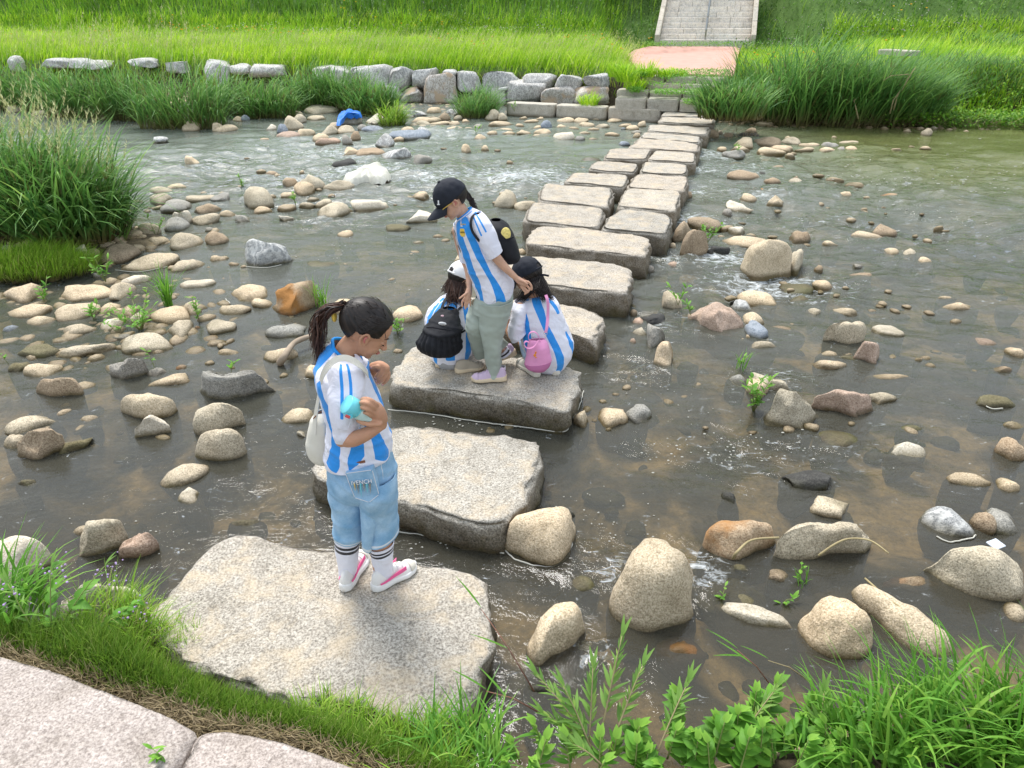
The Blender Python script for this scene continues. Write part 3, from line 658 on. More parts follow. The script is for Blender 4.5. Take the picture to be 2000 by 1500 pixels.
# ---- stepping stones: outline of the top in the photograph, height of the top
def block(name, pts, ztop, zbot, mat, seed, res=.05, bev=.025, rag=.018, batter=.03, loc_world=True):
    """a quarried block: flat uneven top with worn edges, ragged flanks"""
    w = [P(x, y, ztop) for x, y in pts] if loc_world else pts
    c = sum(w, Vector()) / len(w)
    # outline, resampled
    n_ = len(w); R = []
    for k in range(n_):
        a, b_ = w[k], w[(k + 1) % n_]
        m = max(2, int((b_ - a).length / res))
        for s in range(m):
            q = a.lerp(b_, s / m); R.append((q.x - c.x, q.y - c.y))
    R = np.array(R)
    R = (np.roll(R, 1, 0) + 2 * R + np.roll(R, -1, 0)) / 4      # round the corners
    if rag > .01:
        jag = np.array([mnoise.noise((p_[0] * 3.2 + seed, p_[1] * 3.2, seed * .7)) * 1.6 + mnoise.noise((p_[0] * 9 + seed, p_[1] * 9, seed * .3)) for p_ in R])
        R = R * (1 + jag * rag * .55 / np.linalg.norm(R, axis=1))[:, None]
    M_ = len(R)
    L = np.linalg.norm(R, axis=1)[:, None]; U = R / L
    th = ztop - zbot
    prof = [(0, 0)] + [(-bev * .35, -bev * .25), (-bev * .08, -bev * 1.0)]
    nz = max(4, int(th / .045))
    rings = []
    for f in (.22, .42, .60, .75, .87, .95):
        rings.append((R * f, 0))
    V = []
    for rr, zz in rings: V.append(np.column_stack([rr, np.full(M_, 0.0)]))
    V.append(np.column_stack([R - U * bev * .9, np.full(M_, -bev * .06)]))
    V.append(np.column_stack([R - U * bev * .25, np.full(M_, -bev * .45)]))
    V.append(np.column_stack([R, np.full(M_, -bev * 1.1)]))
    for k in range(1, nz + 1):
        f = k / nz
        V.append(np.column_stack([R + U * batter * (f ** .7), np.full(M_, -bev * 1.1 - (th - bev) * f)]))
    tops = len(rings) + 1
    V = np.concatenate([np.array([[0, 0, 0.0]])] + V)
    ro = V.copy()
    d1 = noise3(ro + 100, 4.0, seed); d2 = noise3(ro + 50, 13.0, seed + 9); d3 = noise3(ro, 34.0, seed + 4)
    side = np.zeros(len(V)); side[1 + M_ * (tops):] = 1; side[1 + M_ * (tops - 1):1 + M_ * tops] = .8; side[1 + M_ * (tops + 1):1 + M_ * (tops + 2)] = 1
    rim = np.zeros(len(V)); rim[1 + M_ * (tops - 2):1 + M_ * (tops + 2)] = 1
    rn = np.linalg.norm(V[:, :2], axis=1)[:, None] + 1e-5
    V[:, :2] += V[:, :2] / rn * ((d1 * 1.0 + d2 * 1.9 + d3 * 1.6) * rag * side)[:, None] + V[:, :2] / rn * ((d3) * rag * .5 * rim)[:, None]
    V[:, 2] += (d1 * .014 + d2 * .008 + d3 * .003) * (1 if rag > .01 else .35) - np.maximum(0, d2) * rim * rag * .6
    F = grid_faces(M_, (len(V) - 1) // M_, True)[:, ::-1] + 1
    F2 = np.array([[1 + i, 1 + (i + 1) % M_, 0] for i in range(M_)])
    me = np_mesh(name, V, [F, F2], mat)
    o = link(name, me); o.location = (c.x, c.y, ztop)
    hx = np.abs(R[:, 0]).max(); hy = np.abs(R[:, 1]).max()
    return o
STEPS = [
 ([(435,1043),(480,1042),(560,1060),(655,1074),(820,1098),(925,1118),(957,1150),(957,1250),(937,1318),(903,1392),(870,1425),(600,1372),(370,1302),(272,1222),(330,1150),(395,1078)], .18, 'largest, nearest stepping stone, under the child in denim shorts'),
 ([(700,850),(775,827),(900,838),(1045,858),(1063,880),(1055,915),(1022,975),(984,1028),(930,1026),(870,1006),(774,978),(670,950),(606,925),(612,897)], .18, 'second stepping stone, empty, between the nearest child and the group of three'),
 ([(808,672),(900,682),(1100,710),(1136,728),(1130,765),(1104,803),(1000,780),(880,765),(758,752),(765,730),(790,690)], .18, 'third stepping stone carrying the three children together'),
 ([(905,580),(1000,585),(1135,597),(1178,612),(1184,626),(1163,669),(1120,652),(1000,640),(885,630)], .20, 'fourth stepping stone, just behind the child with the pink bag'),
 ([(990,497),(1060,500),(1180,512),(1228,522),(1235,535),(1226,573),(1130,563),(1030,553),(955,545)], .24, 'fifth stepping stone, long, behind the black backpack'),
 ([(1052,440),(1130,445),(1262,461),(1271,472),(1262,500),(1150,490),(1028,476),(1030,460)], .24, 'sixth stepping stone, last single wide block before the pairs begin'),
 ([(1040,394),(1180,405),(1184,413),(1170,446),(1024,431),(1028,408)], .25, 'left block of the nearest pair of stepping stones'),
 ([(1213,407),(1308,417),(1315,430),(1303,458),(1172,446),(1185,425)], .25, 'right block of the nearest pair of stepping stones'),
 ([(1066,357),(1195,367),(1199,376),(1190,405),(1050,391),(1053,372)], .25, 'left block of the second pair of stepping stones'),
 ([(1225,367),(1328,371),(1330,385),(1321,413),(1204,403),(1212,380)], .25, 'right block of the second pair of stepping stones'),
 ([(1116,336),(1226,340),(1229,348),(1219,366),(1100,355)], .25, 'left block of the third pair of stepping stones'),
 ([(1240,339),(1344,344),(1346,355),(1335,375),(1223,365)], .25, 'right block of the third pair of stepping stones'),
 ([(1162,313),(1247,318),(1246,327),(1239,337),(1148,331)], .25, 'left block of the fourth pair of stepping stones'),
 ([(1258,315),(1342,320),(1344,332),(1337,342),(1249,336)], .25, 'right block of the fourth pair of stepping stones'),
 ([(1194,289),(1273,292),(1263,311),(1177,309)], .25, 'left block of the fifth and farthest pair of stepping stones'),
 ([(1279,293),(1361,298),(1358,317),(1264,312)], .25, 'right block of the fifth and farthest pair of stepping stones'),
 ([(1246,270),(1335,274),(1368,284),(1362,296),(1225,288)], .25, 'single stepping stone right behind the farthest pair'),
 ([(1258,257),(1372,267),(1367,279),(1248,269)], .25, 'fourth stepping stone from the far bank'),
 ([(1270,242),(1388,249),(1382,263),(1264,255)], .25, 'third stepping stone from the far bank, widest of the far ones'),
 ([(1290,228),(1396,231),(1395,243),(1286,238)], .25, 'second stepping stone from the far bank'),
 ([(1298,216),(1396,219),(1392,229),(1291,226)], .25, 'farthest stepping stone, touching the bank steps'),
]
STEP_OBJ = []
for i, (pts, zt, lab) in enumerate(STEPS):
    far_ = i > 5
    o = block('stepping_stone', pts, zt, -.3, M_STEP, 31 + 5 * i, res=.05 if i < 6 else .09, bev=.028 if i < 6 else .04, rag=.016, batter=.02)
    tag(o, lab, 'stepping stone', 'stepping stones across the river'); STEP_OBJ.append(o)

# ---- pavement slabs on the near bank
for i, (pts, lab) in enumerate([
    ([(-500,1130),(-60,1262),(120,1312),(270,1372),(340,1400),(372,1420),(384,1432),(330,1520),(260,1640),(-700,1640)], 'large pinkish grey granite slab in the bottom left corner with a sand stain'),
    ([(384,1434),(400,1428),(440,1425),(520,1440),(600,1464),(700,1500),(900,1570),(900,1700),(262,1660),(332,1525)], 'smaller granite slab at the bottom edge right of the large slab')]):
    o = block('pavement_slab', pts, .33, .05, M_SLAB, 77 + i, res=.03, bev=.03, rag=.006, batter=0)
    tag(o, lab, 'slab', 'granite slabs of the near path')

# ---- boulder wall of the far bank
WALLB = '''T2 515 440 150 115 y|T2 650 445 165 112 y|T2 790 430 90 70 y|T2 900 450 140 90 y|T2 1100 462 215 115 y|T2 1290 456 195 76 y|T2 1465 455 150 75 y|T2 1620 455 158 76 y
T2 590 552 150 115 t|T2 755 530 185 215 t|T2 1215 517 212 118 y|T2 1405 534 180 96 t|T2 1600 538 208 100 t|T2 385 470 190 180 y|T2 1062 545 100 105 y|T2 480 505 80 60 y|T2 300 420 120 90 y
T1 98 358 62 80 y|T1 330 355 150 50 y|T1 455 352 130 44 y|T1 570 362 110 44 y|T1 815 352 130 46 y|T1 985 372 110 50 y|T1 1210 398 150 105 y|T1 1240 495 90 70 y|T1 1350 382 90 46 y|T1 1500 392 190 56 y|T1 1800 408 120 70 y|T1 1905 430 130 110 y'''
wl_entries = []
for line in WALLB.split('\n'):
    cur = None
    for it in line.split('|'):
        f = it.split(); cur = f[0]; ox, oy, s = TILES[cur]
        x, y, w, h = [float(v) for v in f[1:5]]
        wl_entries.append((ox + x * s, oy + y * s, w * s, h * s, f[5]))
wl_entries.sort()
rows = {}
for i, (px, py, w, h, c) in enumerate(wl_entries):
    # distance: the line of the bank under this pixel column
    yy = 20.0
    for _ in range(12):
        p = PY(px, py, yy); yy = float(bank_y(p.x)) - .05
    p = PY(px, py, yy); m = mpp(p)
    up_ = p.z > .5
    if up_: yy += .28
    p = PY(px, py, yy); m = mpp(p)
    V, F = rock_shape(3, 1.0, 900 + i * 13, 0, .04)
    # boxier
    V = np.sign(V) * np.abs(V) ** .62; V += (noise3(V, 2.2, i) * .10)[:, None] * V
    Vw = V * np.array([w * m / 2 * 1.12, .42, h * m / 2 * 1.12])
    me = np_mesh('wall_boulder', Vw, F, M_WALL if c == 'y' else M_WALLT)
    o = link('wall_boulder', me, loc=p)
    row = 'upper' if up_ else 'lower'
    rows.setdefault(row, []).append((px, o))
    if px > 845 and w > 60 and h > 65: o['label'] = 'tall triangular rusty-streaked boulder in the far bank wall beside the small reed clump'
for row, lst in rows.items():
    lst.sort(key=lambda t: t[0])
    n_ = len(lst)
    for i, (px, o) in enumerate(lst):
        if 'label' not in o:
            cc = 'grey' if M_WALL.name in [m_.name for m_ in o.data.materials] else 'tan-grey'
            lab = f"{cc} boulder, {ORDW[i]} from the left in the {row} row of the far bank wall" if i < n_ / 2 else f"{cc} boulder, {ORDW[n_ - i - 1]} from the steps in the {row} row of the far bank wall"
            o['label'] = lab
        tag(o, None, 'boulder', 'boulders of the far bank wall')

# ---- concrete kerb, bank steps, plaza, stairway
def ubox(name, a, b_, zt, zb, depth, mat, parent=None, seed=0, bev=.02, rag=.004):
    """block whose front top edge runs a->b (world xy), going back by depth"""
    d = (b_ - a); d.z = 0; nrm = Vector((-d.y, d.x, 0)).normalized()
    if nrm.y < 0: nrm = -nrm
    w = [Vector((q.x, q.y, zt)) for q in (a + nrm * depth, b_ + nrm * depth, b_, a)]
    o = block(name, w, zt, zb, mat, seed, res=.12, bev=bev, rag=rag, batter=0, loc_world=False)
    if parent is not None:
        o.parent = parent; o.location = o.location - parent.location
    return o
ka, kb = P(985, 201, .30), P(1292, 215, .30)
kerb = empty('concrete_kerb', ka, 'low concrete kerb at the waterline below the boulder wall', 'kerb')
dk = (kb - ka)
for i in range(3):
    a = ka + dk * (i / 3 + .004); b_ = ka + dk * ((i + 1) / 3 - .004)
    ubox('kerb_block', a, b_, .30, -.3, .45, M_CONC, kerb, 300 + i)
# steps: (left px, right px, py of the top front edge, z)
BS = [(1200, 1392, 193, .52, 3), (1203, 1400, 177, .64, 3), (1262, 1400, 163, .77, 2), (1240, 1420, 149, .90, 3)]
bsteps = empty('bank_steps', P(1300, 193, .4), 'flight of four worn granite steps overgrown with weeds between stepping stones and pink path', 'steps')
for i, (x0, x1, py, z, nb_) in enumerate(BS):
    a, b_ = P(x0, py - (1 if i < 2 else 0), z), P(x1, py + 5, z)
    for k in range(nb_):
        e0 = a.lerp(b_, k / nb_ + .004); e1 = a.lerp(b_, (k + 1) / nb_ - .004)
        ubox('step_block', e0, e1, z, z - .25, .62, M_CONC, bsteps, 320 + i * 5 + k, bev=.03)
# pink path
mat_pink = plain('pink_paving', (.54, .31, .255), .9, .3, 60, var=.08, vscale=3)
pz0, pz1 = .90, 1.27
pl = [P(1222, 108, 1.05), P(1240, 97, 1.18), P(1268, 90.5, pz1), P(1436, 91, pz1), P(1445, 95, 1.22), P(1432, 149, .91), P(1400, 147, .91), P(1252, 141, .93)]
cpl = sum(pl, Vector()) / len(pl)
V = [(*(p - cpl),) for p in pl] + [(p.x - cpl.x, p.y - cpl.y, p.z - cpl.z - .25) for p in pl]
n_ = len(pl)
bm = bmesh.new(); vs = [bm.verts.new(v) for v in V]
bm.faces.new(vs[:n_][::-1])
for i in range(n_): bm.faces.new((vs[i], vs[(i + 1) % n_], vs[n_ + (i + 1) % n_], vs[n_ + i]))
bmesh.ops.recalc_face_normals(bm, faces=bm.faces)
o = bm_obj('path', bm, mat_pink, loc=cpl); tag(o, 'pink paved path between the bank steps and the stairway', kind='structure')
# stairway up the embankment
s0 = P(1278, 88, 1.28); s1 = P(1474, 88.6, 1.28)
sd = (s1 - s0); sd.z = 0; swid = sd.length; su = sd.normalized(); sv = Vector((-su.y, su.x, 0))
sv = (sv + su * .2).normalized()
stairs = empty('stairway', s0, 'wide grey gneiss stairway climbing the grassy embankment', 'stairs')
def slab_box(name, org, ux, w, d, h, mat, parent, uy=None):
    uy = uy or sv
    bm = bmesh.new(); g = .004
    pts = []
    for zz in (0, h):
        for (a, b_) in ((g, g), (w - g, g), (w - g, d), (g, d)):
            q = org + ux * a + uy * b_ + Vector((0, 0, zz)); pts.append(q)
    vs = [bm.verts.new(q - parent.location) for q in pts]
    for f in ((0, 1, 2, 3), (7, 6, 5, 4), (0, 4, 5, 1), (1, 5, 6, 2), (2, 6, 7, 3), (3, 7, 4, 0)): bm.faces.new([vs[i] for i in f])
    bmesh.ops.recalc_face_normals(bm, faces=bm.faces)
    bmesh.ops.bevel(bm, geom=list(bm.edges), offset=.008, segments=1, affect='EDGES')
    me = bpy.data.meshes.new(name); bm.to_mesh(me); bm.free(); me.materials.append(mat)
    o = bpy.data.objects.new(name, me); C.objects.link(o); o.parent = parent
    return o
RIS, TRD = .165, .30
for k in range(15):
    x = .16; r = random.Random(50 + k)
    while x < swid - .16:
        w_ = min(r.choice([.45, .6, .75, .95]), swid - .16 - x)
        if swid - .16 - x - w_ < .25: w_ = swid - .16 - x
        org = s0 + su * x + sv * (TRD * k + r.uniform(0, .006)) + Vector((0, 0, RIS * k))
        dz_ = .28 if k == 0 else 0
        slab_box('stair_slab', org - Vector((0, 0, dz_)), su, w_, TRD + .06, RIS + dz_, M_STAIR, stairs)
        x += w_
slope = Vector((sv.x * TRD, sv.y * TRD, RIS))
for side in (0, 1):
    for k in range(6):
        bm = bmesh.new(); base = s0 + su * (0 if side == 0 else swid - .16) - sv * .12 + Vector((0, 0, .02))
        a = base + slope * (2.5 * k + .012); b_ = base + slope * (2.5 * (k + 1))
        vs = []
        for q in (a, b_):
            for (u_, zz) in ((0, -.30), (.16, -.30), (.16, .30), (0, .30)): vs.append(bm.verts.new(q + su * u_ + Vector((0, 0, zz)) - s0))
        for f in ((0, 1, 2, 3), (4, 5, 6, 7), (0, 1, 5, 4), (1, 2, 6, 5), (2, 3, 7, 6), (3, 0, 4, 7)): bm.faces.new([vs[i] for i in f])
        bmesh.ops.recalc_face_normals(bm, faces=bm.faces); bmesh.ops.bevel(bm, geom=list(bm.edges), offset=.012, segments=1, affect='EDGES')
        me = bpy.data.meshes.new('side_kerb'); bm.to_mesh(me); bm.free(); me.materials.append(M_CONC)
        o = bpy.data.objects.new('side_kerb', me); C.objects.link(o); o.parent = stairs
def tube(bm, pts, r, seg=8, r1=None):
    pts = [Vector(p) for p in pts]; rings = []
    for i, p in enumerate(pts):
        t = (pts[min(i + 1, len(pts) - 1)] - pts[max(i - 1, 0)]).normalized()
        a = t.orthogonal().normalized() if i == 0 else (a - t * a.dot(t)).normalized()
        b_ = t.cross(a); rr = r if r1 is None else r + (r1 - r) * i / (len(pts) - 1)
        rings.append([bm.verts.new(p + (a * cos(2 * pi * k / seg) + b_ * sin(2 * pi * k / seg)) * rr) for k in range(seg)])
    for i in range(len(rings) - 1):
        for k in range(seg):
            bm.faces.new((rings[i][k], rings[i][(k + 1) % seg], rings[i + 1][(k + 1) % seg], rings[i + 1][k]))
    bm.faces.new(rings[0][::-1]); bm.faces.new(rings[-1])
M_STEEL = plain('stainless_steel', (.35, .36, .36), .35, metal=.9, var=.05)
hb = s0 + su * (swid * .5)
hr = empty('handrail', hb, 'metal handrail up the middle of the far stairway', 'handrail')
for k in range(5):
    bm = bmesh.new(); q = hb + slope * (.3 + k * 3.2); tube(bm, [q - hb, q - hb + Vector((0, 0, .9))], .03)
    bm_obj('post', bm, M_STEEL, smooth=True).parent = hr
for zz in (.9, .5):
    bm = bmesh.new(); tube(bm, [slope * -.2 + Vector((0, 0, zz)), slope * 15 + Vector((0, 0, zz))], .024)
    bm_obj('rail', bm, M_STEEL, smooth=True).parent = hr
# drain pipes in the wall
M_PIPE = plain('white_pipe', (.6, .6, .58), .6)
for i, (x, y, lab) in enumerate(((1372 / 1 - 385 - .0, 174, 'white drain pipe end sticking out between the wall boulders nearer the kerb'), (771, 189, 'white drain pipe end at the left foot of the boulder wall'))):
    yy = 21.0
    for _ in range(10): p = PY(x, y, yy); yy = float(bank_y(p.x)) - .35
    bm = bmesh.new(); q = PY(x, y, yy); tube(bm, [Vector((-.16, -.1, 0)), Vector((.25, .25, .03))], .045, 10)
    o = bm_obj('drain_pipe', bm, M_PIPE, smooth=True, loc=q); tag(o, lab, 'pipe', 'drain pipes of the wall')
# pale concrete footing seen through the grass on the right
o = ubox('bench_slab', P(1712, 96, 1.45), P(1776, 100, 1.45), 1.45, 1.33, .5, M_CONC, seed=5); tag(o, 'pale flat concrete slab half hidden in the right bank grass', 'slab')

# ---- loose small stones and pebbles on the bed and the margins
PB_V, PB_F = [], []
sv_, sf_ = SPH[2]; base = 0
def add_pebble(x, y, z, r, rr):
    global base
    a = rr.uniform(0, pi); sc = np.array([r * rr.uniform(.8, 1.4), r * rr.uniform(.7, 1.0), r * rr.uniform(.3, .6)])
    nse = 1 + .18 * np.sin(sv_[:, 0] * rr.uniform(2, 4) + rr.uniform(0, 6)) * np.cos(sv_[:, 1] * rr.uniform(2, 4) + rr.uniform(0, 6))
    V = sv_ * nse[:, None] * sc
    Vr = np.stack([V[:, 0] * cos(a) - V[:, 1] * sin(a) + x, V[:, 0] * sin(a) + V[:, 1] * cos(a) + y, V[:, 2] + z], 1)
    PB_V.append(Vr); PB_F.append(sf_ + base); base += len(Vr)
rr = random.Random(3)
for i in range(420):       # submerged
    d = 1.9 * (12 / 1.9) ** rr.random(); x = rr.uniform(-.78, .78) * d
    z = tz(x, d); r = rr.uniform(.04, .12) * (.6 + .06 * d)
    if z > -.05: continue
    add_pebble(x, d, min(z, -.012 - r * .5), r, rr)
me = np_mesh('bed_stones', np.concatenate(PB_V), np.concatenate(PB_F), RM['M'])
tag(link('bed_stones', me), 'drowned stones and pebbles covering the river bed', 'stones', kind='stuff')
PB_V, PB_F, base = [], [], 0
for i in range(1500):       # margins: far shoal, left shoal, near bank
    if i < 850:
        x = rr.uniform(-13, 4.5); y = float(bank_y(x)) - abs(rr.gauss(0, 1.3)) - .4
        if x > -1 and y < bank_y(x) - 2.2: continue
    elif i < 1300:
        p, rad, hh = rr.choice(ISL); x = p.x + rr.gauss(0, rad * .7); y = p.y + rr.gauss(0, rad * .6)
    else:
        x = rr.uniform(5, 13); y = float(bank_y(x)) - rr.uniform(.1, 1.0)
    z = max(tz(x, y), -.02); r = rr.uniform(.025, .10)
    add_pebble(x, y, z, r, rr)
for i in range(480):        # small stones just breaking the surface all over the shallows
    d = 4.0 * (15 / 4.0) ** rr.random(); x = rr.uniform(-.78, .78) * d
    p_ = (x, d); near = min(((x - q[0]) / (q[2] + .25)) ** 2 + ((d - q[1]) / (q[3] + .25)) ** 2 for q in FOOT)
    if near > (4 if x > 0 else 9) or mnoise.noise((x * .6, d * .6, 2)) < -.12: continue
    add_pebble(x, d, rr.uniform(-.02, .0), rr.uniform(.02, .05) * (.7 + .07 * d), rr)
me = np_mesh('shore_pebbles', np.concatenate(PB_V), np.concatenate(PB_F), RM['T'])
tag(link('shore_pebbles', me), 'small loose stones scattered along the water\'s edge', 'pebbles', kind='stuff')
# ------------------------------------------------------------------ plants
def blade_arr(base, L, W, az, lean, curl, segs, tint, wprof=None, twist=0.0):
    base = np.asarray(base, float); N = len(base)
    L, W, az, lean, curl, tint = [np.broadcast_to(np.asarray(a, float), (N,)) for a in (L, W, az, lean, curl, tint)]
    t = np.linspace(0, 1, segs + 1)
    x = np.zeros(N); z = np.zeros(N); rows = []; ta = []; tt = []
    dx, dy = np.cos(az), np.sin(az)
    for i in range(segs + 1):
        if i:
            a = lean + curl * ((t[i] + t[i - 1]) / 2) ** 1.3
            x = x + np.sin(a) * L / segs; z = z + np.cos(a) * L / segs
        w = W * (wprof(t[i]) if wprof else (1 - t[i] ** 2.2) * (.75 + .25 * min(1, t[i] * 4)))
        w = np.maximum(w, .0004) / 2
        a2 = az + pi / 2 + twist * t[i]
        c = np.stack([base[:, 0] + dx * x, base[:, 1] + dy * x, base[:, 2] + z], 1)
        s_ = np.stack([np.cos(a2) * w, np.sin(a2) * w, np.zeros(N)], 1)
        rows.append(np.stack([c - s_, c + s_], 1))
        ta.append(np.stack([tint, tint], 1)); tt.append(np.full((N, 2), t[i]))
    V = np.stack(rows, 1).reshape(N, (segs + 1) * 2, 3)
    k = np.arange(segs) * 2
    f = np.stack([k, k + 1, k + 3, k + 2], 1)
    F = (f[None] + (np.arange(N) * (segs + 1) * 2)[:, None, None]).reshape(-1, 4)
    return V.reshape(-1, 3), F, np.stack(ta, 1).reshape(-1), np.stack(tt, 1).reshape(-1)
def join(parts):
    V, F, A, T = [], [], [], []; b = 0
    for v, f, a, t in parts:
        V.append(v); F.append(f + b); A.append(a); T.append(t); b += len(v)
    return np.concatenate(V), np.concatenate(F), np.concatenate(A), np.concatenate(T)
def blades_obj(name, parts, mat, parent=None, loc=None):
    V, F, A, T = join(parts)
    if loc is not None: V = V - np.array(loc)
    me = np_mesh(name, V, F, mat, smooth=False, attrs={'tint': A, 't': T})
    return link(name, me, parent, loc if parent is None else Vector((0, 0, 0)))
U = rng.uniform; NG = rng.normal
def tzv(x, y): return terrain_z(np.asarray(x, float), np.asarray(y, float))

LM_FIELD = leaf_mat('bright_meadow_grass', [(.20, .42, .02), (.42, .66, .03), (.58, .78, .05), (.72, .80, .20)], patch=(.55, (.20, .44, .02), .5), trans=.45)
LM_HILL = leaf_mat('dark_weeds', [(.05, .13, .02), (.09, .22, .03), (.15, .32, .04), (.24, .42, .06)], patch=(.6, (.035, .09, .018), .6))
LM_REED = leaf_mat('reed_leaves', [(.06, .17, .04), (.12, .28, .065), (.19, .38, .08), (.30, .48, .11)], base=(.20, .15, .06))
LM_SEED = leaf_mat('seed_heads', [(.42, .46, .18), (.56, .58, .28), (.50, .44, .24)], trans=.2)
LM_STRAW = leaf_mat('dry_straw', [(.09, .065, .035), (.20, .15, .08), (.34, .27, .15)], trans=.1)
LM_TURF = leaf_mat('turf_blades', [(.12, .28, .02), (.22, .42, .03), (.34, .52, .06), (.48, .46, .18)], base=(.16, .12, .05))
LM_BRIGHT = leaf_mat('young_leaves', [(.10, .28, .03), (.16, .38, .045), (.28, .48, .07)], trans=.4)
LM_GREEN = leaf_mat('broad_leaves', [(.10, .27, .03), (.16, .38, .04), (.24, .46, .06)], trans=.35)
LM_WILLOW = leaf_mat('willow_leaves', [(.12, .26, .05), (.20, .36, .07), (.30, .46, .09)], trans=.35)
M_STEM = plain('green_stem', (.22, .26, .08), .6, var=.2)
M_STEMR = plain('red_stem', (.26, .12, .08), .6, var=.2)
M_STEMY = plain('tan_twig', (.34, .28, .15), .7, var=.2)
M_BARK = plain('driftwood', (.30, .24, .18), .9, .5, 40, var=.3)

def inpoly(x, y, poly):
    c = np.zeros(x.shape, bool); n_ = len(poly)
    for i in range(n_):
        x0, y0 = poly[i]; x1, y1 = poly[i - 1]
        c ^= ((y0 > y) != (y1 > y)) & (x < (x1 - x0) * (y - y0) / (y1 - y0 + 1e-12) + x0)
    return c
plaza_poly = [(p.x, p.y) for p in pl]
st_poly = [(q.x, q.y) for q in (s0 - sv * .3, s1 - sv * .3, s1 + sv * 8, s0 + sv * 8)]
bst_poly = [(P(1195, 200, .5).x, P(1195, 200, .5).y), (P(1400, 200, .5).x, P(1400, 200, .5).y), (P(1405, 146, .9).x, P(1405, 146, .9).y), (P(1245, 146, .9).x, P(1245, 146, .9).y)]
def keep(x, y):
    return ~(inpoly(x, y, plaza_poly) | inpoly(x, y, st_poly) | inpoly(x, y, bst_poly))
def field(n_, s0_, s1_, xr=(-30, 27)):
    x = U(xr[0], xr[1], n_); s = s0_ + (s1_ - s0_) * U(0, 1, n_) ** 1.0
    y = bank_y(x) + s / .94
    m = keep(x, y) & (np.abs(x) < y * 1.0)
    x, y = x[m], y[m]
    return x, y, tzv(x, y)
# meadow on the flat of the bank
x, y, z = field(118000, .15, 7.2)
n_ = len(x); hh = .28 + .30 * U(0, 1, n_) ** 1.4 * (1 + .5 * np.sin(x * 1.3) * np.cos(y * 1.7))
hh *= np.where((x > 2.2) & (y < bank_y(x) + 3), .7, 1)
parts = [blade_arr(np.stack([x, y, z], 1), hh, U(.018, .040, n_), U(-.9, .9, n_) + np.where(U(0, 1, n_) < .3, pi, 0), U(0, .35, n_), U(.2, 1.1, n_), 3, np.clip(NG(.45, .32, n_), 0, 1))]
o = blades_obj('meadow_grass', parts, LM_FIELD, loc=(0, 24, 1)); tag(o, 'bright yellow-green meadow grass on the far bank', 'grass', kind='stuff')
# pale flowering grass heads above the meadow and the wall
x, y, z = field(5200, .2, 3.2, (-22, 4)); n_ = len(x)
hs = U(.55, .95, n_)
st = blade_arr(np.stack([x, y, z], 1), hs, .007, U(-.5, .5, n_), U(.05, .3, n_), U(.2, .8, n_), 4, U(0, 1, n_))
tipp = st[0].reshape(n_, 5, 2, 3)[:, 3:, 0]
parts = [st]
for k in range(5):
    f = U(0, 1, n_)[:, None]; q = tipp[:, 0] * (1 - f) + tipp[:, 1] * f
    parts.append(blade_arr(q, U(.03, .07, n_), .012, U(0, 6.28, n_), U(.1, .8, n_), .5, 1, U(0, 1, n_)))
o = blades_obj('flowering_grass', parts, LM_SEED, loc=(0, 24, 1)); tag(o, 'pale seeding grass heads leaning over the boulder wall', 'grass', kind='stuff')
# embankment weeds
def leaf_cloud(x, y, z, hmax, n_per, size, mat_t=(.4, .25), az=None):
    n_ = len(x); out = []
    for k in range(n_per):
        b_ = np.stack([x + NG(0, .07, n_), y + NG(0, .07, n_), z + hmax * U(0.05, 1, n_) ** .8], 1)
        out.append(blade_arr(b_, U(.5, 1.3, n_) * size, U(.4, .6, n_) * size, U(0, 6.28, n_), U(.5, 1.6, n_), U(0, .8, n_), 2, np.clip(NG(mat_t[0], mat_t[1], n_), 0, 1),
                   wprof=lambda t: sin(pi * min(1, t * .9 + .08))))
    return out
x, y, z = field(34000, 5.6, 15.5, (-26, 27)); m = (x > 3) | (U(0, 1, len(x)) < .7); x, y, z = x[m], y[m], z[m]; n_ = len(x)
clump = .30 + .30 * (np.sin(x * 1.7 + 1.3 * np.sin(y)) * np.cos(y * 1.3 + x * .4) + 1) / 2
lef = (x < 5); 
parts = leaf_cloud(x, y, z, clump * np.where(lef & (x < -4) & (y < bank_y(x) + 9), .6, 1), 3, .10)
o = blades_obj('embankment_weeds', parts, LM_HILL, loc=(0, 30, 3)); tag(o, 'dark leafy weeds covering the embankment', 'weeds', kind='stuff')
x, y, z = field(56000, 5.4, 13.5, (-26, 27)); m = (x < 4.0) | (U(0, 1, len(x)) < .12); x, y, z = x[m], y[m], z[m]; n_ = len(x)
parts = [blade_arr(np.stack([x, y, z], 1), U(.3, .7, n_), U(.018, .036, n_), U(-1.5, 1.5, n_) - .6, U(0, .4, n_), U(.2, 1.0, n_), 3, np.clip(NG(.55, .25, n_), 0, 1))]
LM_HG = leaf_mat('embankment_grass', [(.09, .24, .02), (.18, .40, .03), (.30, .52, .04), (.42, .58, .08)], patch=(.45, (.05, .15, .02), .7))
o = blades_obj('embankment_grass', parts, LM_HG, loc=(0, 30, 3)); tag(o, 'tall green grass on the embankment slope', 'grass', kind='stuff')
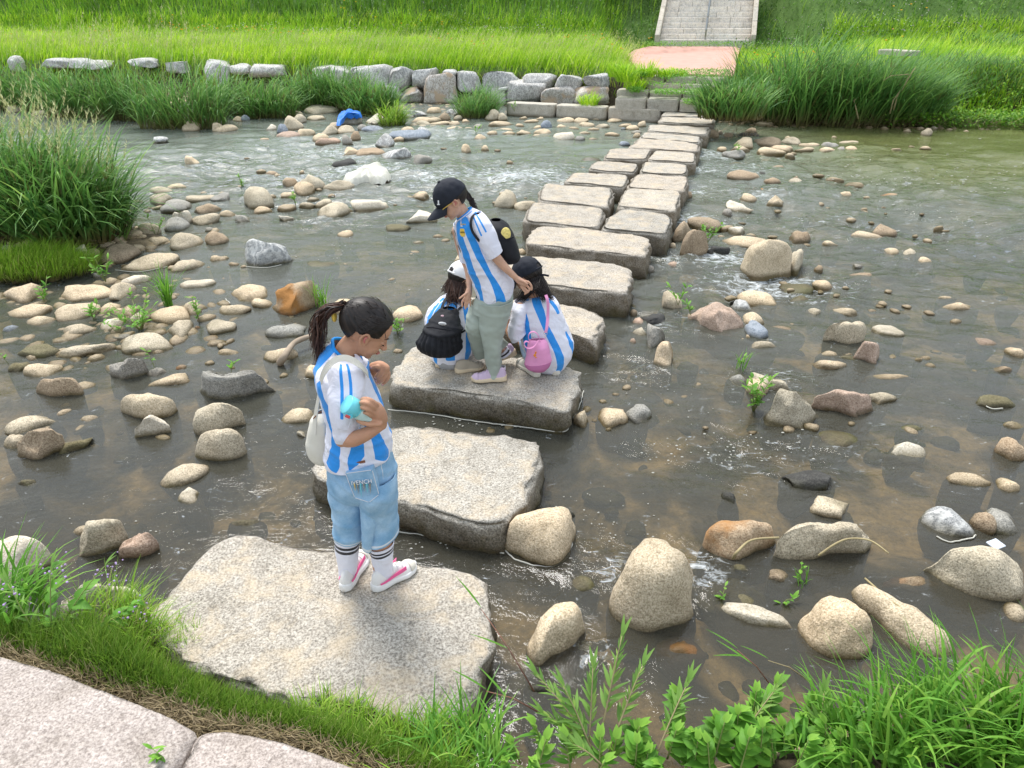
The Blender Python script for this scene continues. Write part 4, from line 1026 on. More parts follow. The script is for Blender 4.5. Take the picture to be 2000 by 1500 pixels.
# flowers dotted in the meadow
def dots(name, pts, r, col, lab):
    V0, F0 = SPH[1]; V, F = [], []
    for i, p in enumerate(pts):
        V.append(V0 * np.array([r, r, r * .5]) + np.array(p)); F.append(F0 + i * len(V0))
    me = np_mesh(name, np.concatenate(V), np.concatenate(F), plain(name + '_petals', col, .7, var=.1))
    tag(link(name, me), lab, 'flowers', kind='stuff')
fl = []
r = random.Random(5)
for cx, cy, k in ((370, 75, 16), (480, 78, 14), (590, 85, 8), (190, 90, 5), (45, 98, 4), (890, 100, 5), (945, 108, 5), (1145, 97, 9), (1232, 105, 3), (1500, 92, 12), (1565, 85, 4), (1700, 85, 6), (1650, 98, 4), (700, 50, 6), (1270, 45, 3), (330, 65, 6), (820, 60, 6), (1760, 50, 5)):
    for _ in range(k):
        px, py = r.gauss(cx, 28), r.gauss(cy, 5)
        yy = 24
        for _i in range(6): q = PY(px, py, yy); s_ = 4.0 if py > 80 else 6; yy = float(bank_y(q.x)) + (140 - py) * .085
        q = PY(px, py, yy); zt = tz(q.x, q.y) + r.uniform(.4, .55)
        fl.append((q.x, q.y, zt))
dots('yellow_flowers', fl, .035, (.75, .38, .01), 'small orange-yellow flowers dotted in the far meadow')
fl = [(xx, yy, tz(xx, yy) + r.uniform(.35, .6)) for xx, yy in [(r.uniform(7, 17), r.uniform(24, 31)) for _ in range(260)] + [(r.uniform(-6, 4), r.uniform(28, 33)) for _ in range(120)] if keep(np.array([xx]), np.array([yy]))[0]]
dots('lilac_flowers', fl, .022, (.42, .30, .42), 'tiny lilac clover flowers on the embankment')
fl = [(xx, yy, tz(xx, yy) + r.uniform(.45, .6)) for xx, yy in [(r.gauss(a, 1.0), r.gauss(b_, .4)) for a, b_ in ((-6.5, 28), (-10, 30), (0, 27.5), (12, 25)) for _ in range(45)]]
dots('white_flowers', fl, .018, (.7, .7, .62), 'tiny white daisies in the far meadow')

# ---- reed and grass clumps
def clump(name, c, rad, n_, hgt, wid, lab, cat, group=None, mat=None, lean_to=None, seeds=0, curl=(.5, 1.9), straw=60, segs=5, sd_h=1.15, ell=1.0):
    root = empty(name, c, lab, cat, group)
    a = U(0, 2 * pi, n_); rr = rad * np.sqrt(U(0, 1, n_))
    bx, by = c.x + np.cos(a) * rr, c.y + np.sin(a) * rr * ell
    bz = np.maximum(tzv(bx, by), -.05) if c.z < .01 else np.full(n_, c.z)
    out = a + NG(0, .7, n_)
    if lean_to is not None: out = np.where(U(0, 1, n_) < .55, lean_to + NG(0, .6, n_), out)
    L = hgt * U(.45, 1.1, n_) * (1 - .25 * rr / rad)
    P_ = [blade_arr(np.stack([bx, by, bz], 1), L, wid * U(.6, 1.3, n_), out, np.abs(NG(0, .18, n_)) + .25 * rr / rad, U(curl[0], curl[1], n_), segs, np.clip(NG(.45, .25, n_), 0, 1), twist=.5)]
    # leaves leaving stems higher up
    n2 = n_ // 2; k = rng.integers(0, n_, n2)
    b2 = np.stack([bx[k], by[k], bz[k] + L[k] * U(.2, .6, n2)], 1) + np.stack([np.cos(out[k]) * L[k] * .06, np.sin(out[k]) * L[k] * .06, 0 * L[k]], 1)
    P_.append(blade_arr(b2, hgt * U(.25, .45, n2), wid * U(.7, 1.2, n2), out[k] + NG(0, 1.1, n2), U(.2, .8, n2), U(.6, 1.7, n2), 4, np.clip(NG(.5, .25, n2), 0, 1)))
    lo = tuple(root.location)
    blades_obj('leaves', P_, mat or LM_REED, root, lo)
    if seeds:
        k = rng.integers(0, n_, seeds)
        b3 = np.stack([bx[k], by[k], bz[k]], 1)
        az = (lean_to if lean_to is not None else 0) + NG(0, .5, seeds)
        stt = blade_arr(b3, hgt * U(sd_h * .85, sd_h * 1.2, seeds), .006, az, U(.02, .2, seeds), U(.1, .45, seeds), 6, U(0, .3, seeds))
        g = stt[0].reshape(seeds, 7, 2, 3)[:, :, 0]; S_ = [stt]
        for q in range(16):
            f = U(0, 1, seeds)[:, None] ** 1.2
            pt = g[:, 5] * (1 - f) + g[:, 6] * f
            S_.append(blade_arr(pt, hgt * U(.03, .055, seeds), .012, U(0, 6.28, seeds), U(.1, .9, seeds), .4, 1, U(.2, 1, seeds)))
        blades_obj('seed_heads', S_, LM_SEED, root, lo)
    if straw:
        a = U(0, 2 * pi, straw); rr = rad * 1.05 * np.sqrt(U(0.2, 1, straw))
        sx, sy = c.x + np.cos(a) * rr, c.y + np.sin(a) * rr * ell
        S_ = [blade_arr(np.stack([sx, sy, np.maximum(tzv(sx, sy), 0) + U(0, .08, straw)], 1), U(.15, .4, straw) * max(.6, hgt), .012, U(0, 6.28, straw), U(.9, 1.5, straw), U(.1, .9, straw), 3, U(0, 1, straw))]
        blades_obj('dead_leaves', S_, LM_STRAW, root, lo)
    return root
def at_ground(px, py):
    p = P(px, py, .05)
    for _ in range(4): p = P(px, py, max(tz(p.x, p.y), 0))
    return p
c = at_ground(70, 445)
clump('reed_clump', at_ground(20, 440), .70, 1000, 1.75, .030, 'left part of the big leafy reed clump, cut by the left picture edge', 'reeds', 'tall reeds on the left shoal', lean_to=-.2, seeds=60, sd_h=.80, straw=220)
clump('reed_clump', at_ground(135, 465), .58, 900, 1.6, .030, 'right part of the big leafy reed clump, arching over the water and brown litter', 'reeds', 'tall reeds on the left shoal', lean_to=-.1, seeds=46, sd_h=.85, straw=260)
clump('reed_clump', at_ground(205, 474), .30, 240, 1.05, .024, 'small outer tuft on the right of the big left reed clump', 'reeds', 'tall reeds on the left shoal', lean_to=0, seeds=26, sd_h=1.0, straw=200)
CL = [(-20,212,110,1.2,'leftmost far clump, cut by the picture edge'),(70,214,118,1.2,'dark reed clump at the far left below the white wall boulders'),(165,226,112,1.3,'dark reed clump behind the seed heads of the big left reeds'),(250,232,115,1.2,'mid green reed clump in the middle of the far left bank'),
 (360,248,112,1.45,'front reed clump of the far left bank, reaching farthest into the water'),(440,222,130,1.0,'lighter reed clump with a grey boulder showing at its left'),(520,228,140,1.1,'loose mid green reed clump above the rounded tan stones'),(600,212,120,1.1,'dark dense reed clump left of the blue cloth'),
 (665,212,112,1.2,'darkest tall reed clump behind the blue cloth'),(725,222,140,.95,'reed clump at the left end of the visible boulder wall')]
for i, (px, py, pt, rad, lab) in enumerate(CL):
    c = at_ground(px, py); hgt = (py - pt) * mpp(c) * .86
    clump('reed_clump', c, rad * .68, 480, hgt * 1.5, .028, lab, 'reeds', 'reed clumps along the far left bank', lean_to=-.4, seeds=22 if i in (2, 3, 4) else 4, sd_h=1.1, straw=110, segs=4, ell=.55)
clump('reed_clump', at_ground(765, 246), .28, 260, .95, .02, 'small bright reed tuft leaning right over the shoal, right of the blue cloth', 'reeds', 'reed clumps along the far left bank', lean_to=0, straw=60, mat=LM_TURF)
clump('reed_clump', at_ground(932, 226), .50, 620, 1.15, .02, 'small upright reed clump standing before the boulder wall', 'reeds', lean_to=.5, straw=90)
RT = [(1425,236,158,.8,'leafy dark clump against the right side of the bank steps'),(1490,240,122,1.0,'reed clump leaning left over the pink path'),(1555,244,92,1.2,'tallest reed clump of the right bank'),(1630,246,95,1.2,'dense tall reed clump right of the tallest one'),
 (1700,246,110,1.1,'reed clump with dry tan stalks before it'),(1770,240,135,.9,'rightmost reed clump of the tall right bank stand')]
for i, (px, py, pt, rad, lab) in enumerate(RT):
    c = at_ground(px, py - 6); hgt = (py - pt) * mpp(c) * .9
    clump('reed_clump', c, rad * .85, 700, hgt * (1.6 if i % 2 == 0 else 1.4), .032, lab, 'reeds', 'tall reeds of the right bank', lean_to=2.6 if i < 2 else -.3, seeds=0, straw=240, segs=5, ell=.8, curl=(.3, 1.5))
for i, (px, py, pt, rad, lab) in enumerate([(1850,222,150,1.3,'low dark grass clump right of the tall right reeds'), (1950,225,160,1.3,'low dark grass clump near the right picture edge'), (2060,225,160,1.4,'grass clump at the right picture edge'), (1900,190,130,1.5,'grass clump behind the low ones on the right bank')]):
    c = at_ground(px, py); hgt = (py - pt) * mpp(c) * .8
    clump('grass_clump', c, rad, 700, hgt, .022, lab, 'grass', 'low grass clumps of the right bank', lean_to=-.3, straw=60, segs=4, ell=.7)
x = U(8.5, 17, 4200); y = bank_y(x) + U(-.9, 1.2, 4200); z = np.maximum(tzv(x, y), 0)
o = blades_obj('waterside_weeds', leaf_cloud(x, y, z, .28, 3, .10, (.45, .3)), LM_HG, loc=(12, 17, 0)); tag(o, 'creeping leafy weeds hanging to the water on the right bank', 'weeds', kind='stuff')
x = U(5.2, 17, 1500); y = bank_y(x) + U(-.9, -.1, 1500); z = np.maximum(tzv(x, y), .02)
parts = [blade_arr(np.stack([x, y, z + U(0, .1, 1500)], 1), U(.15, .5, 1500), .012, U(0, 6.28, 1500), U(.8, 1.5, 1500), U(.1, .9, 1500), 3, U(0, 1, 1500))]
o = blades_obj('bank_litter', parts, LM_STRAW, loc=(10, 17, 0)); tag(o, 'brown dead stalks and litter along the right waterline', 'litter', kind='stuff')
# dry stalks on the right bank
for i, (pts, lab) in enumerate([([(1745,215),(1752,190),(1770,160),(1775,145),(1740,148),(1725,158)], 'dry tan stalk bent to the left with a hooked tip before the right reeds'), ([(1738,222),(1745,195),(1768,165),(1782,140),(1788,132)], 'tall straight dry stalk with a fluffy head before the right reeds'),
     ([(1676,232),(1672,212),(1668,196),(1676,190)], 'short curled dry stalk low on the right bank')]):
    yy = 17.2; w = [PY(a, b_, yy) for a, b_ in pts]; bm = bmesh.new(); tube(bm, [p - w[0] for p in w], .018, 6, .008)
    o = bm_obj('dry_stalk', bm, M_STEMY, smooth=True, loc=w[0]); tag(o, lab, 'stalk', 'dry stalks on the right bank')
# ---- turf mound on the left shoal
n_ = 5200; pc = at_ground(60, 540)
a = U(0, 6.28, n_); rr = np.sqrt(U(0, 1, n_)); x = pc.x + np.cos(a) * rr * .66; y = pc.y + .05 + np.sin(a) * rr * .36; z = np.maximum(tzv(x, y), .03) + .13 * (1 - rr ** 2)
o = blades_obj('turf_mound', [blade_arr(np.stack([x, y, z], 1), U(.14, .30, n_), .006, NG(0.1, .9, n_), U(.1, .7, n_), U(.4, 1.3, n_), 4, np.clip(NG(.5, .22, n_), 0, 1))], LM_TURF, loc=tuple(pc))
tag(o, 'bright green mound of fine grass on the left shoal below the reeds', 'grass')

# ---- near bank turf
def line_pts(pts, n_, spread, z=.33, w=None):
    Wp = [P(x_, y_, z) for x_, y_ in pts]; out = []
    seg = np.array([(Wp[i + 1] - Wp[i]).length for i in range(len(Wp) - 1)]); cs = np.concatenate([[0], np.cumsum(seg)]) / seg.sum()
    u = U(0, 1, n_); X_ = np.interp(u, cs, [p.x for p in Wp]); Y_ = np.interp(u, cs, [p.y for p in Wp])
    return X_, Y_, u
# strip from behind the slab edge to the stone
front = [(-120, 1235), (60, 1300), (200, 1345), (330, 1385), (400, 1425), (560, 1440), (700, 1490), (900, 1560)]
back = [(-120, 1200), (60, 1246), (190, 1272), (300, 1318), (430, 1375), (590, 1428), (760, 1482), (930, 1545)]
Fp = [P(a, b_, .28) for a, b_ in front]; Bp = [P(a, b_, .15) for a, b_ in back]
def strip(n_, lo=0, hi=1, u0=0, u1=1):
    u = U(u0, u1, n_); v = U(lo, hi, n_); k = np.linspace(0, 1, len(Fp))
    fx, fy = np.interp(u, k, [p.x for p in Fp]), np.interp(u, k, [p.y for p in Fp])
    bx, by = np.interp(u, k, [p.x for p in Bp]), np.interp(u, k, [p.y for p in Bp])
    x, y = fx * (1 - v) + bx * v, fy * (1 - v) + by * v
    return x, y, u, v
n_ = 16000; x, y, u, v = strip(n_, .10, 1); z = .17 + .07 * np.sin(pi * v)
hh = (.055 + .05 * U(0, 1, n_)) * (1 + .9 * np.exp(-((u - .30) / .12) ** 2)) * (.65 + .5 * v)
g1 = blade_arr(np.stack([x, y, z], 1), hh, U(.0025, .0045, n_), NG(.7, 1.1, n_), U(0, .45, n_), U(.2, 1.0, n_), 4, np.clip(NG(.42, .2, n_), 0, 1))
LM_TURF2 = leaf_mat('bank_turf_blades', [(.07, .16, .015), (.13, .26, .02), (.22, .34, .04), (.40, .40, .16)], base=(.12, .09, .035))
o = blades_obj('turf_strip', [g1], LM_TURF2, loc=(-1, 2, .2)); tag(o, 'short dense turf between the granite slabs and the first stepping stone', 'grass', kind='stuff')
n_ = 4200; x, y, u, v = strip(n_, -.03, .26, .06, .95)
o = blades_obj('dry_turf', [blade_arr(np.stack([x, y, np.full(n_, .24) + .06 * v], 1), U(.03, .09, n_), .0042, U(0, 6.28, n_), U(.3, 1.3, n_), U(.3, 1.6, n_), 3, U(.2, 1, n_))], LM_STRAW, loc=(-1, 2, .2))
tag(o, 'dry brown blades and stubble along the slab edge', 'grass', kind='stuff')
# taller blades rising from the turf
def tall_tuft(px, py, rad, n_, hgt, wid, lab, az=None, mat=None, z=.15, curl=(.3, 1.5), seeds=0):
    c = P(px, py, z)
    return clump('grass_tuft', c, rad, n_, hgt, wid, lab, 'grass', 'grass tufts of the near bank', mat=mat or LM_TURF, lean_to=az, straw=0, curl=curl, segs=6, seeds=seeds)
tall_tuft(215, 1240, .15, 230, .32, .006, 'upright tuft in front of the pale boulder at the near left', .8)
tall_tuft(275, 1270, .10, 160, .30, .005, 'thin tuft at the left corner of the nearest stepping stone', .3)
tall_tuft(20, 1230, .14, 110, .50, .014, 'coarse long-bladed tuft in the lower left corner', .6, LM_BRIGHT)
tall_tuft(330, 1260, .12, 260, .10, .004, 'short brownish tuft growing on the nearest stepping stone edge', 2.2)
tall_tuft(690, 1475, .15, 280, .22, .006, 'grass tuft before the middle of the nearest stepping stone', 1.2)
tall_tuft(820, 1505, .16, 260, .24, .007, 'grass tuft at the bottom edge before the stone corner', 1.0)
tall_tuft(620, 1440, .12, 260, .18, .005, 'low grass tuft above the smaller slab', 1.0)
tall_tuft(905, 1500, .14, 160, .34, .009, 'tuft with long curling blades at the bottom, left of the leafy plants', 2.0, LM_BRIGHT, curl=(.6, 2.4))
for i, (px, py, n_, h_, lab) in enumerate([(1700, 1480, 75, .50, 'tall arching grass left of the bottom right corner'), (1790, 1470, 85, .56, 'tall arching grass above the leafy plants, bottom right'), (1880, 1470, 100, .58, 'dense tall grass near the bottom right corner'), (1970, 1470, 105, .58, 'tall grass at the right picture edge'),
      (2060, 1460, 110, .6, 'outermost tall grass beyond the right edge'), (1620, 1500, 26, .42, 'thin tall grass rising left of the tall stand')]):
    tall_tuft(px, py, .13, n_, h_, .013, lab, 2.3 + .15 * i, LM_BRIGHT, curl=(.2, 1.5))

# ---- single leaves as objects, shared meshes
def leaf_mesh(name, L, W, fold=.25, droop=.35, mat=None, rows=6, power=1.0, tint=.5, peak=.38):
    V, T = [], []
    for i in range(rows + 1):
        t = i / rows
        w = W / 2 * (sin(pi * min(1, max(0, t)) ** (math.log(.5) / math.log(peak))) ** power) + .0006
        x = L * t; z = -droop * L * t * t * .5
        V += [(x, w, z + w * fold), (x, 0, z), (x, -w, z + w * fold)]; T += [tint] * 3
    F = []
    for i in range(rows):
        a = i * 3; F += [(a, a + 1, a + 4, a + 3), (a + 1, a + 2, a + 5, a + 4)]
    return np_mesh(name, np.array(V), np.array(F), mat, smooth=True, attrs={'tint': T, 't': [1] * len(V)})
WILL = [leaf_mesh('leaf', l_, w_, .3, d_, LM_WILLOW, tint=t_) for l_, w_, d_, t_ in ((.075, .013, .2, .2), (.06, .011, .5, .5), (.05, .010, .1, .9), (.085, .014, .4, .4))]
BROAD = [leaf_mesh('leaf', l_, w_, .35, d_, LM_GREEN, tint=t_, peak=.36) for l_, w_, d_, t_ in ((.080, .050, .9, .1), (.066, .042, 1.1, .45), (.052, .032, .8, .8), (.090, .056, 1.0, .3), (.045, .024, .5, 1.0))]
SLEN = [leaf_mesh('leaf', l_, w_, .3, d_, LM_BRIGHT, tint=t_) for l_, w_, d_, t_ in ((.06, .016, .4, .1), (.045, .012, .2, .6), (.035, .009, .1, .9))]
def add_leaf(parent, me, p, az, el, roll, s):
    o = bpy.data.objects.new('leaf', me); C.objects.link(o); o.parent = parent
    o.location = Vector(p) - parent.location
    o.rotation_euler = (Matrix.Rotation(az, 3, 'Z') @ Matrix.Rotation(-el, 3, 'Y') @ Matrix.Rotation(roll, 3, 'X')).to_euler()
    o.scale = (s, s, s)
def sprig(name, base, tip, lab, cat, group, meshes, nleaf, mat_stem, bow=.05, r0=.004, s=1.0, el=.5, start=.25, seed=0, side=None):
    r = random.Random(seed); root = empty(name, base, lab, cat, group)
    mid = base.lerp(tip, .5) + Vector((0, 0, bow))
    cv = [base * (1 - t) ** 2 + mid * 2 * t * (1 - t) + tip * t * t for t in [i / 8 for i in range(9)]]
    bm = bmesh.new(); tube(bm, [p - base for p in cv], r0, 6, r0 * .35)
    bm_obj('stem', bm, mat_stem, smooth=True).parent = root
    for i in range(nleaf):
        t = start + (1 - start) * (i + .5) / nleaf
        p = base * (1 - t) ** 2 + mid * 2 * t * (1 - t) + tip * t * t
        d = ((tip - mid) * t + (mid - base) * (1 - t)).normalized()
        az = atan2(d.y, d.x) + (1 if i % 2 else -1) * r.uniform(.5, 1.1) * (1.15 - .7 * t) + r.uniform(-.2, .2)
        e_ = el * r.uniform(.3, 1.2) + max(0, d.z) * .5 * t
        add_leaf(root, r.choice(meshes), p, az, e_, r.uniform(-.5, .5), s * r.uniform(.75, 1.15) * (1 - .35 * t if t > .7 else 1))
    for k in range(2): add_leaf(root, meshes[-1], tip, atan2(d.y, d.x) + (k - .5) * .5, .9, 0, s * .9)
    return root
WSP = [((1165, 1470), (1048, 1318), .36, 'willow twig reaching farthest left over the water'), ((1170, 1455), (1215, 1242), .52, 'tallest willow twig, pointing straight up'), ((1150, 1470), (1158, 1305), .42, 'willow twig between the leftmost and the tallest twig'),
       ((1180, 1480), (1062, 1395), .26, 'low willow twig spreading left with a yellow leaf'), ((1190, 1470), (1255, 1300), .40, 'willow twig just right of the tallest one'), ((1160, 1480), (1100, 1340), .38, 'slim willow twig with drooping leaves, left side'),
       ((1280, 1480), (1345, 1330), .36, 'willow shoot in front of the broad leaves, centre right'), ((1180, 1500), (1110, 1450), .24, 'lowest willow twig at the bottom edge'), ((1430, 1470), (1520, 1340), .32, 'narrow-leaved shoot standing above the broad-leaved plants'),
       ((1590, 1480), (1610, 1350), .33, 'narrow-leaved shoot near the tall grass')]
for i, (b0, t0_, z, lab) in enumerate(WSP):
    sprig('willow_twig', P(*b0, .14), P(*t0_, z), lab, 'twig', 'willow twigs of the near bank', WILL, 24, M_STEMY, seed=i, bow=.04, s=1.0 if i != 8 else .8)
def ordw(i):
    if i < 24: return ORDW[i]
    t_ = {2: 'twenty', 3: 'thirty', 4: 'forty', 5: 'fifty', 6: 'sixty'}
    j = i + 1
    return t_[j // 10] + ('-' + ORDW[j % 10 - 1] if j % 10 else 'th')
r = random.Random(21); k = 0
posn = []
for px in range(985, 2080, 40):
    for py in (1445, 1480, 1515):
        if (px < 1330 and py < 1470) or (py < 1440 and (px > 1960 or px < 1380)): continue
        posn.append((px + r.uniform(-16, 16), py + r.uniform(-18, 18)))
for i, (px, py) in enumerate(sorted(posn)):
    b_ = P(px, py, .12); h_ = r.uniform(.10, .22) if px > 1330 else r.uniform(.08, .15)
    small = px < 1230
    j = i + 1; n_ = len(posn)
    w_ = ORDW[i] if i < 20 else None
    if i < n_ / 2: lab = f"{'small' if small else 'leafy'} green plant, {ordw(i)} from the left along the bottom edge"
    else: lab = f"broad-leaved green plant, {ordw(n_ - i - 1)} from the right along the bottom edge"
    sprig('broadleaf_plant' if not small else 'seedling_plant', b_, b_ + Vector((r.uniform(-.04, .04), r.uniform(-.02, .06), h_)), lab, 'plant', 'leafy plants along the near bank', BROAD if not small else SLEN + [BROAD[4]],
          15 if not small else 13, M_STEM, seed=200 + i, bow=.0, el=.12, start=.15, s=1.0 if not small else 1.2)
# bottom-left flowering weed
M_LILAC = plain('lilac_petals', (.45, .32, .58), .7, var=.15)
FW_ = [((105, 1285), (100, 1105), .55, 'lilac-flowered weed, central stem at the near left'), ((95, 1270), (205, 1105), .50, 'lilac-flowered weed stem leaning right at the near left'), ((90, 1280), (15, 1140), .46, 'lilac-flowered weed stem leaning left at the near left'), ((140, 1290), (270, 1175), .36, 'low side stem of the lilac weed beside the pale boulder')]
for i, (b0, t0_, z, lab) in enumerate(FW_):
    tip = P(*t0_, z); ro = sprig('flowering_weed', P(*b0, .15), tip, lab, 'plant', 'lilac-flowered weeds of the near bank', [BROAD[0], BROAD[1], WILL[3]], 15, M_STEM, seed=50 + i, el=.3, start=.08, s=.95)
    bm = bmesh.new(); rr = random.Random(i)
    for q in range(16):
        c0 = tip - ro.location + Vector((rr.gauss(0, .035), rr.gauss(0, .035), rr.uniform(-.09, .01)))
        bmesh.ops.create_icosphere(bm, subdivisions=1, radius=rr.uniform(.003, .006), matrix=Matrix.Translation(c0))
    f_ = bm_obj('flowers', bm, M_LILAC, smooth=True); f_.parent = ro; f_['kind'] = 'stuff'
# red-stemmed shoots over the water
def shoot(b0, t0_, z0_, z1_, lab, leaves, mat_s=None, r0=.003):
    base = P(*b0, z0_); tip = P(*t0_, z1_); root = empty('reed_shoot', base, lab, 'shoot', 'single shoots over the near water')
    bm = bmesh.new(); tube(bm, [Vector((0, 0, 0)), (tip - base) * .5 + Vector((0, 0, .02)), tip - base], r0, 6, r0 * .5); bm_obj('stem', bm, mat_s or M_STEMR, smooth=True).parent = root
    d = tip - base; az = atan2(d.y, d.x)
    LN = leaf_long
    for t, da in leaves: add_leaf(root, LN, base.lerp(tip, t) + Vector((0, 0, .01)), az + da, .7 if t > .9 else .45, 0, 1)
leaf_long = leaf_mesh('leaf', .16, .008, .3, .2, LM_BRIGHT, tint=.4)
shoot((1043, 1350), (940, 1190), .12, .40, 'red-stemmed shoot leaning left over the nearest stepping stone', [(1, 0), (.5, .5)])
shoot((1050, 1390), (950, 1350), .12, .28, 'low pinkish shoot at the corner of the nearest stepping stone', [(1, -.3), (.6, -.9)])
shoot((1510, 1345), (1440, 1270), .10, .30, 'green-leaved shoot rising left of the egg-shaped stone', [(1, 0), (.8, .4), (.6, -.4)])
shoot((1580, 1330), (1500, 1290), .06, .16, 'thin dry shoot lying over the near right water', [(1, .2)], M_STEMY)

# ---- weeds growing between the stones
def weed(px, py, h_, n_, lab, z=0.0, spread=1.0, size=1.0, mesh=None, cat='plant', blades=0):
    c = P(px, py, z); r = random.Random(int(px * 7 + py))
    root = empty('river_weed', c, lab, cat, 'weeds growing in the river')
    P_ = []; bm = bmesh.new()
    for k in range(max(1, n_ // 5)):
        tip = Vector((r.gauss(0, .05) * spread, r.gauss(0, .05) * spread, h_ * r.uniform(.6, 1.1)))
        tube(bm, [Vector((0, 0, -.03)), tip * .5 + Vector((0, 0, .01)), tip], .0025 * size, 5, .0012 * size)
        m = 9; f = U(.15, 1, m); b_ = np.outer(f, np.array(tip)) + np.array(c)
        P_.append(blade_arr(b_, U(.025, .05, m) * size * 1.2, U(.010, .018, m) * size * 1.2, U(0, 6.28, m), U(.5, 1.3, m), U(.2, .9, m), 3, U(0, 1, m), wprof=lambda t: sin(pi * min(1, t * .9 + .08))))
    if blades: P_.append(blade_arr(np.tile(np.array(c), (blades, 1)) + NG(0, .02, (blades, 3)) * np.array([1, 1, 0]), h_ * U(.6, 1.2, blades), .008 * size, U(0, 6.28, blades), U(0, .4, blades), U(.2, 1.2, blades), 5, U(0, 1, blades)))
    blades_obj('leaves', P_, LM_GREEN, root, tuple(c))
    bm_obj('stem', bm, M_STEM, smooth=True).parent = root
for a in [(1382, 470, .22, 25, 'leafy weed between the brown boulders right of the paired stones', .05, 1.6, 1.6), (1325, 590, .16, 16, 'small weed on the upright grey stone in the middle water', .12, 1.2, 1.2), (1350, 610, .12, 10, 'tiny weed at the head of the big angular slab', .1, 1, 1.2),
          (1472, 800, .26, 45, 'bushy dark green weed left of the big square block in the right water', 0, 1.2, 1.3), (1445, 720, .20, 8, 'thin long-bladed grass sprouting above the bushy water weed', .02, 1, 1.2, None, 'plant', 9),
          (330, 597, .42, 5, 'bright grass tuft standing in the water above the left stones', 0, 1, 1.3, None, 'plant', 70), (632, 600, .34, 5, 'slender grass tuft right of the rusty boulder', 0, 1, 1.2, None, 'plant', 26), (778, 652, .16, 20, 'small herb beside the pale stone behind the nearest child', 0, 1, 1.2),
          (88, 590, .22, 18, 'drooping weed between the first stones of the left shoal', 0, 1, 1.4), (183, 625, .20, 22, 'weed between the two long tan stones of the left shoal', 0, 1, 1.4), (275, 640, .22, 60, 'sprawling weed heap with brown litter left of the angular grey stone', .02, 3.5, 1.4),
          (388, 625, .26, 18, 'greyish weed standing in the water right of the shoal stones', 0, 1, 1.3), (205, 545, .26, 26, 'weed right of the turf mound', .06, 2, 1.5), (230, 648, .14, 14, 'small weed in front of the left shoal stones', 0, 1.4, 1.2), (450, 722, .14, 8, 'twiggy weed behind the long dark grey stone', .08, 1, 1.2),
          (300, 710, .10, 8, 'tiny weed on the layered grey stone', .08, 1, 1), (15, 705, .10, 8, 'tiny bright weed at the left edge', .03, 1, 1), (475, 370, .26, 14, 'weed left of the round tan boulder in the current', 0, 1, 1.6), (578, 400, .26, 14, 'weed in the current above the mid-left stones', 0, 1, 1.6),
          (305, 460, .26, 12, 'weed at the right foot of the big reed clump', 0, 1, 1.6), (1560, 1140, .10, 8, 'weed with a bent blade above the egg-shaped stone', 0, 1, .9, None, 'plant', 8), (1520, 1180, .05, 6, 'seedling with four bright leaves in the near right water', 0, 1, .9), (1408, 1180, .07, 6, 'seedling right of the tallest boulder', .01, 1, .9),
          (1440, 300, .2, 12, 'weed among the stones right of the far stepping stones', .05, 1.4, 1.8), (1340, 1480, .05, 6, 'seedling in the slab joint', .1, 1, .8), (330, 1495, .06, 8, 'seedling growing at the joint of the granite slabs', .33, 1, .9), (928, 262, .2, 14, 'weed at the foot of the small upright reed clump', 0, 2, 1.8), (1005, 215, .2, 14, 'weed at the left end of the concrete kerb', .2, 1.5, 1.8)]:
    weed(*a)
# ---- greens on the bank steps
x, y = [], []
for (x0, x1, py, z, d_) in ((1275, 1390, 186, .60, 420), (1270, 1400, 171, .72, 130), (1290, 1405, 156, .84, 260), (1340, 1362, 205, .42, 160), (1232, 1250, 182, .6, 160), (1225, 1262, 150, .9, 500), (1262, 1420, 146, .93, 400), (1255, 1480, 90, 1.28, 500)):
    for _ in range(d_):
        p = P(rnd.uniform(x0, x1), py + rnd.uniform(-2.5, 2.5), z); x.append(p.x); y.append((p.y, z))
x = np.array(x); z = np.array([q[1] for q in y]); y = np.array([q[0] for q in y])
o = blades_obj('step_weeds', leaf_cloud(x, y, z, .13, 3, .055, (.6, .3)), LM_GREEN, loc=(4, 20, .8)); tag(o, 'low green weeds growing in the joints of the bank steps', 'weeds', kind='stuff')
for px, py, z, h_, lab in ((1222, 160, .85, .75, 'tall bright weed tuft left of the pink path'), (1240, 178, .6, .7, 'bright weed tuft at the left end of the lowest bank steps'), (1262, 150, .9, .6, 'wispy weed tuft on the near edge of the pink path'), (1298, 150, .9, .35, 'small weed tuft left on the path edge'), (1325, 148, .9, .3, 'small weed tuft in the middle of the path edge'), (1205, 150, .95, .6, 'grass tuft where the meadow meets the bank steps'), (1150, 205, .3, .5, 'weed tuft on the concrete kerb')):
    clump('weed_tuft', P(px, py, z), .22, 120, h_, .02, lab, 'plant', 'weed tufts around the bank steps', mat=LM_FIELD, straw=0, segs=4)

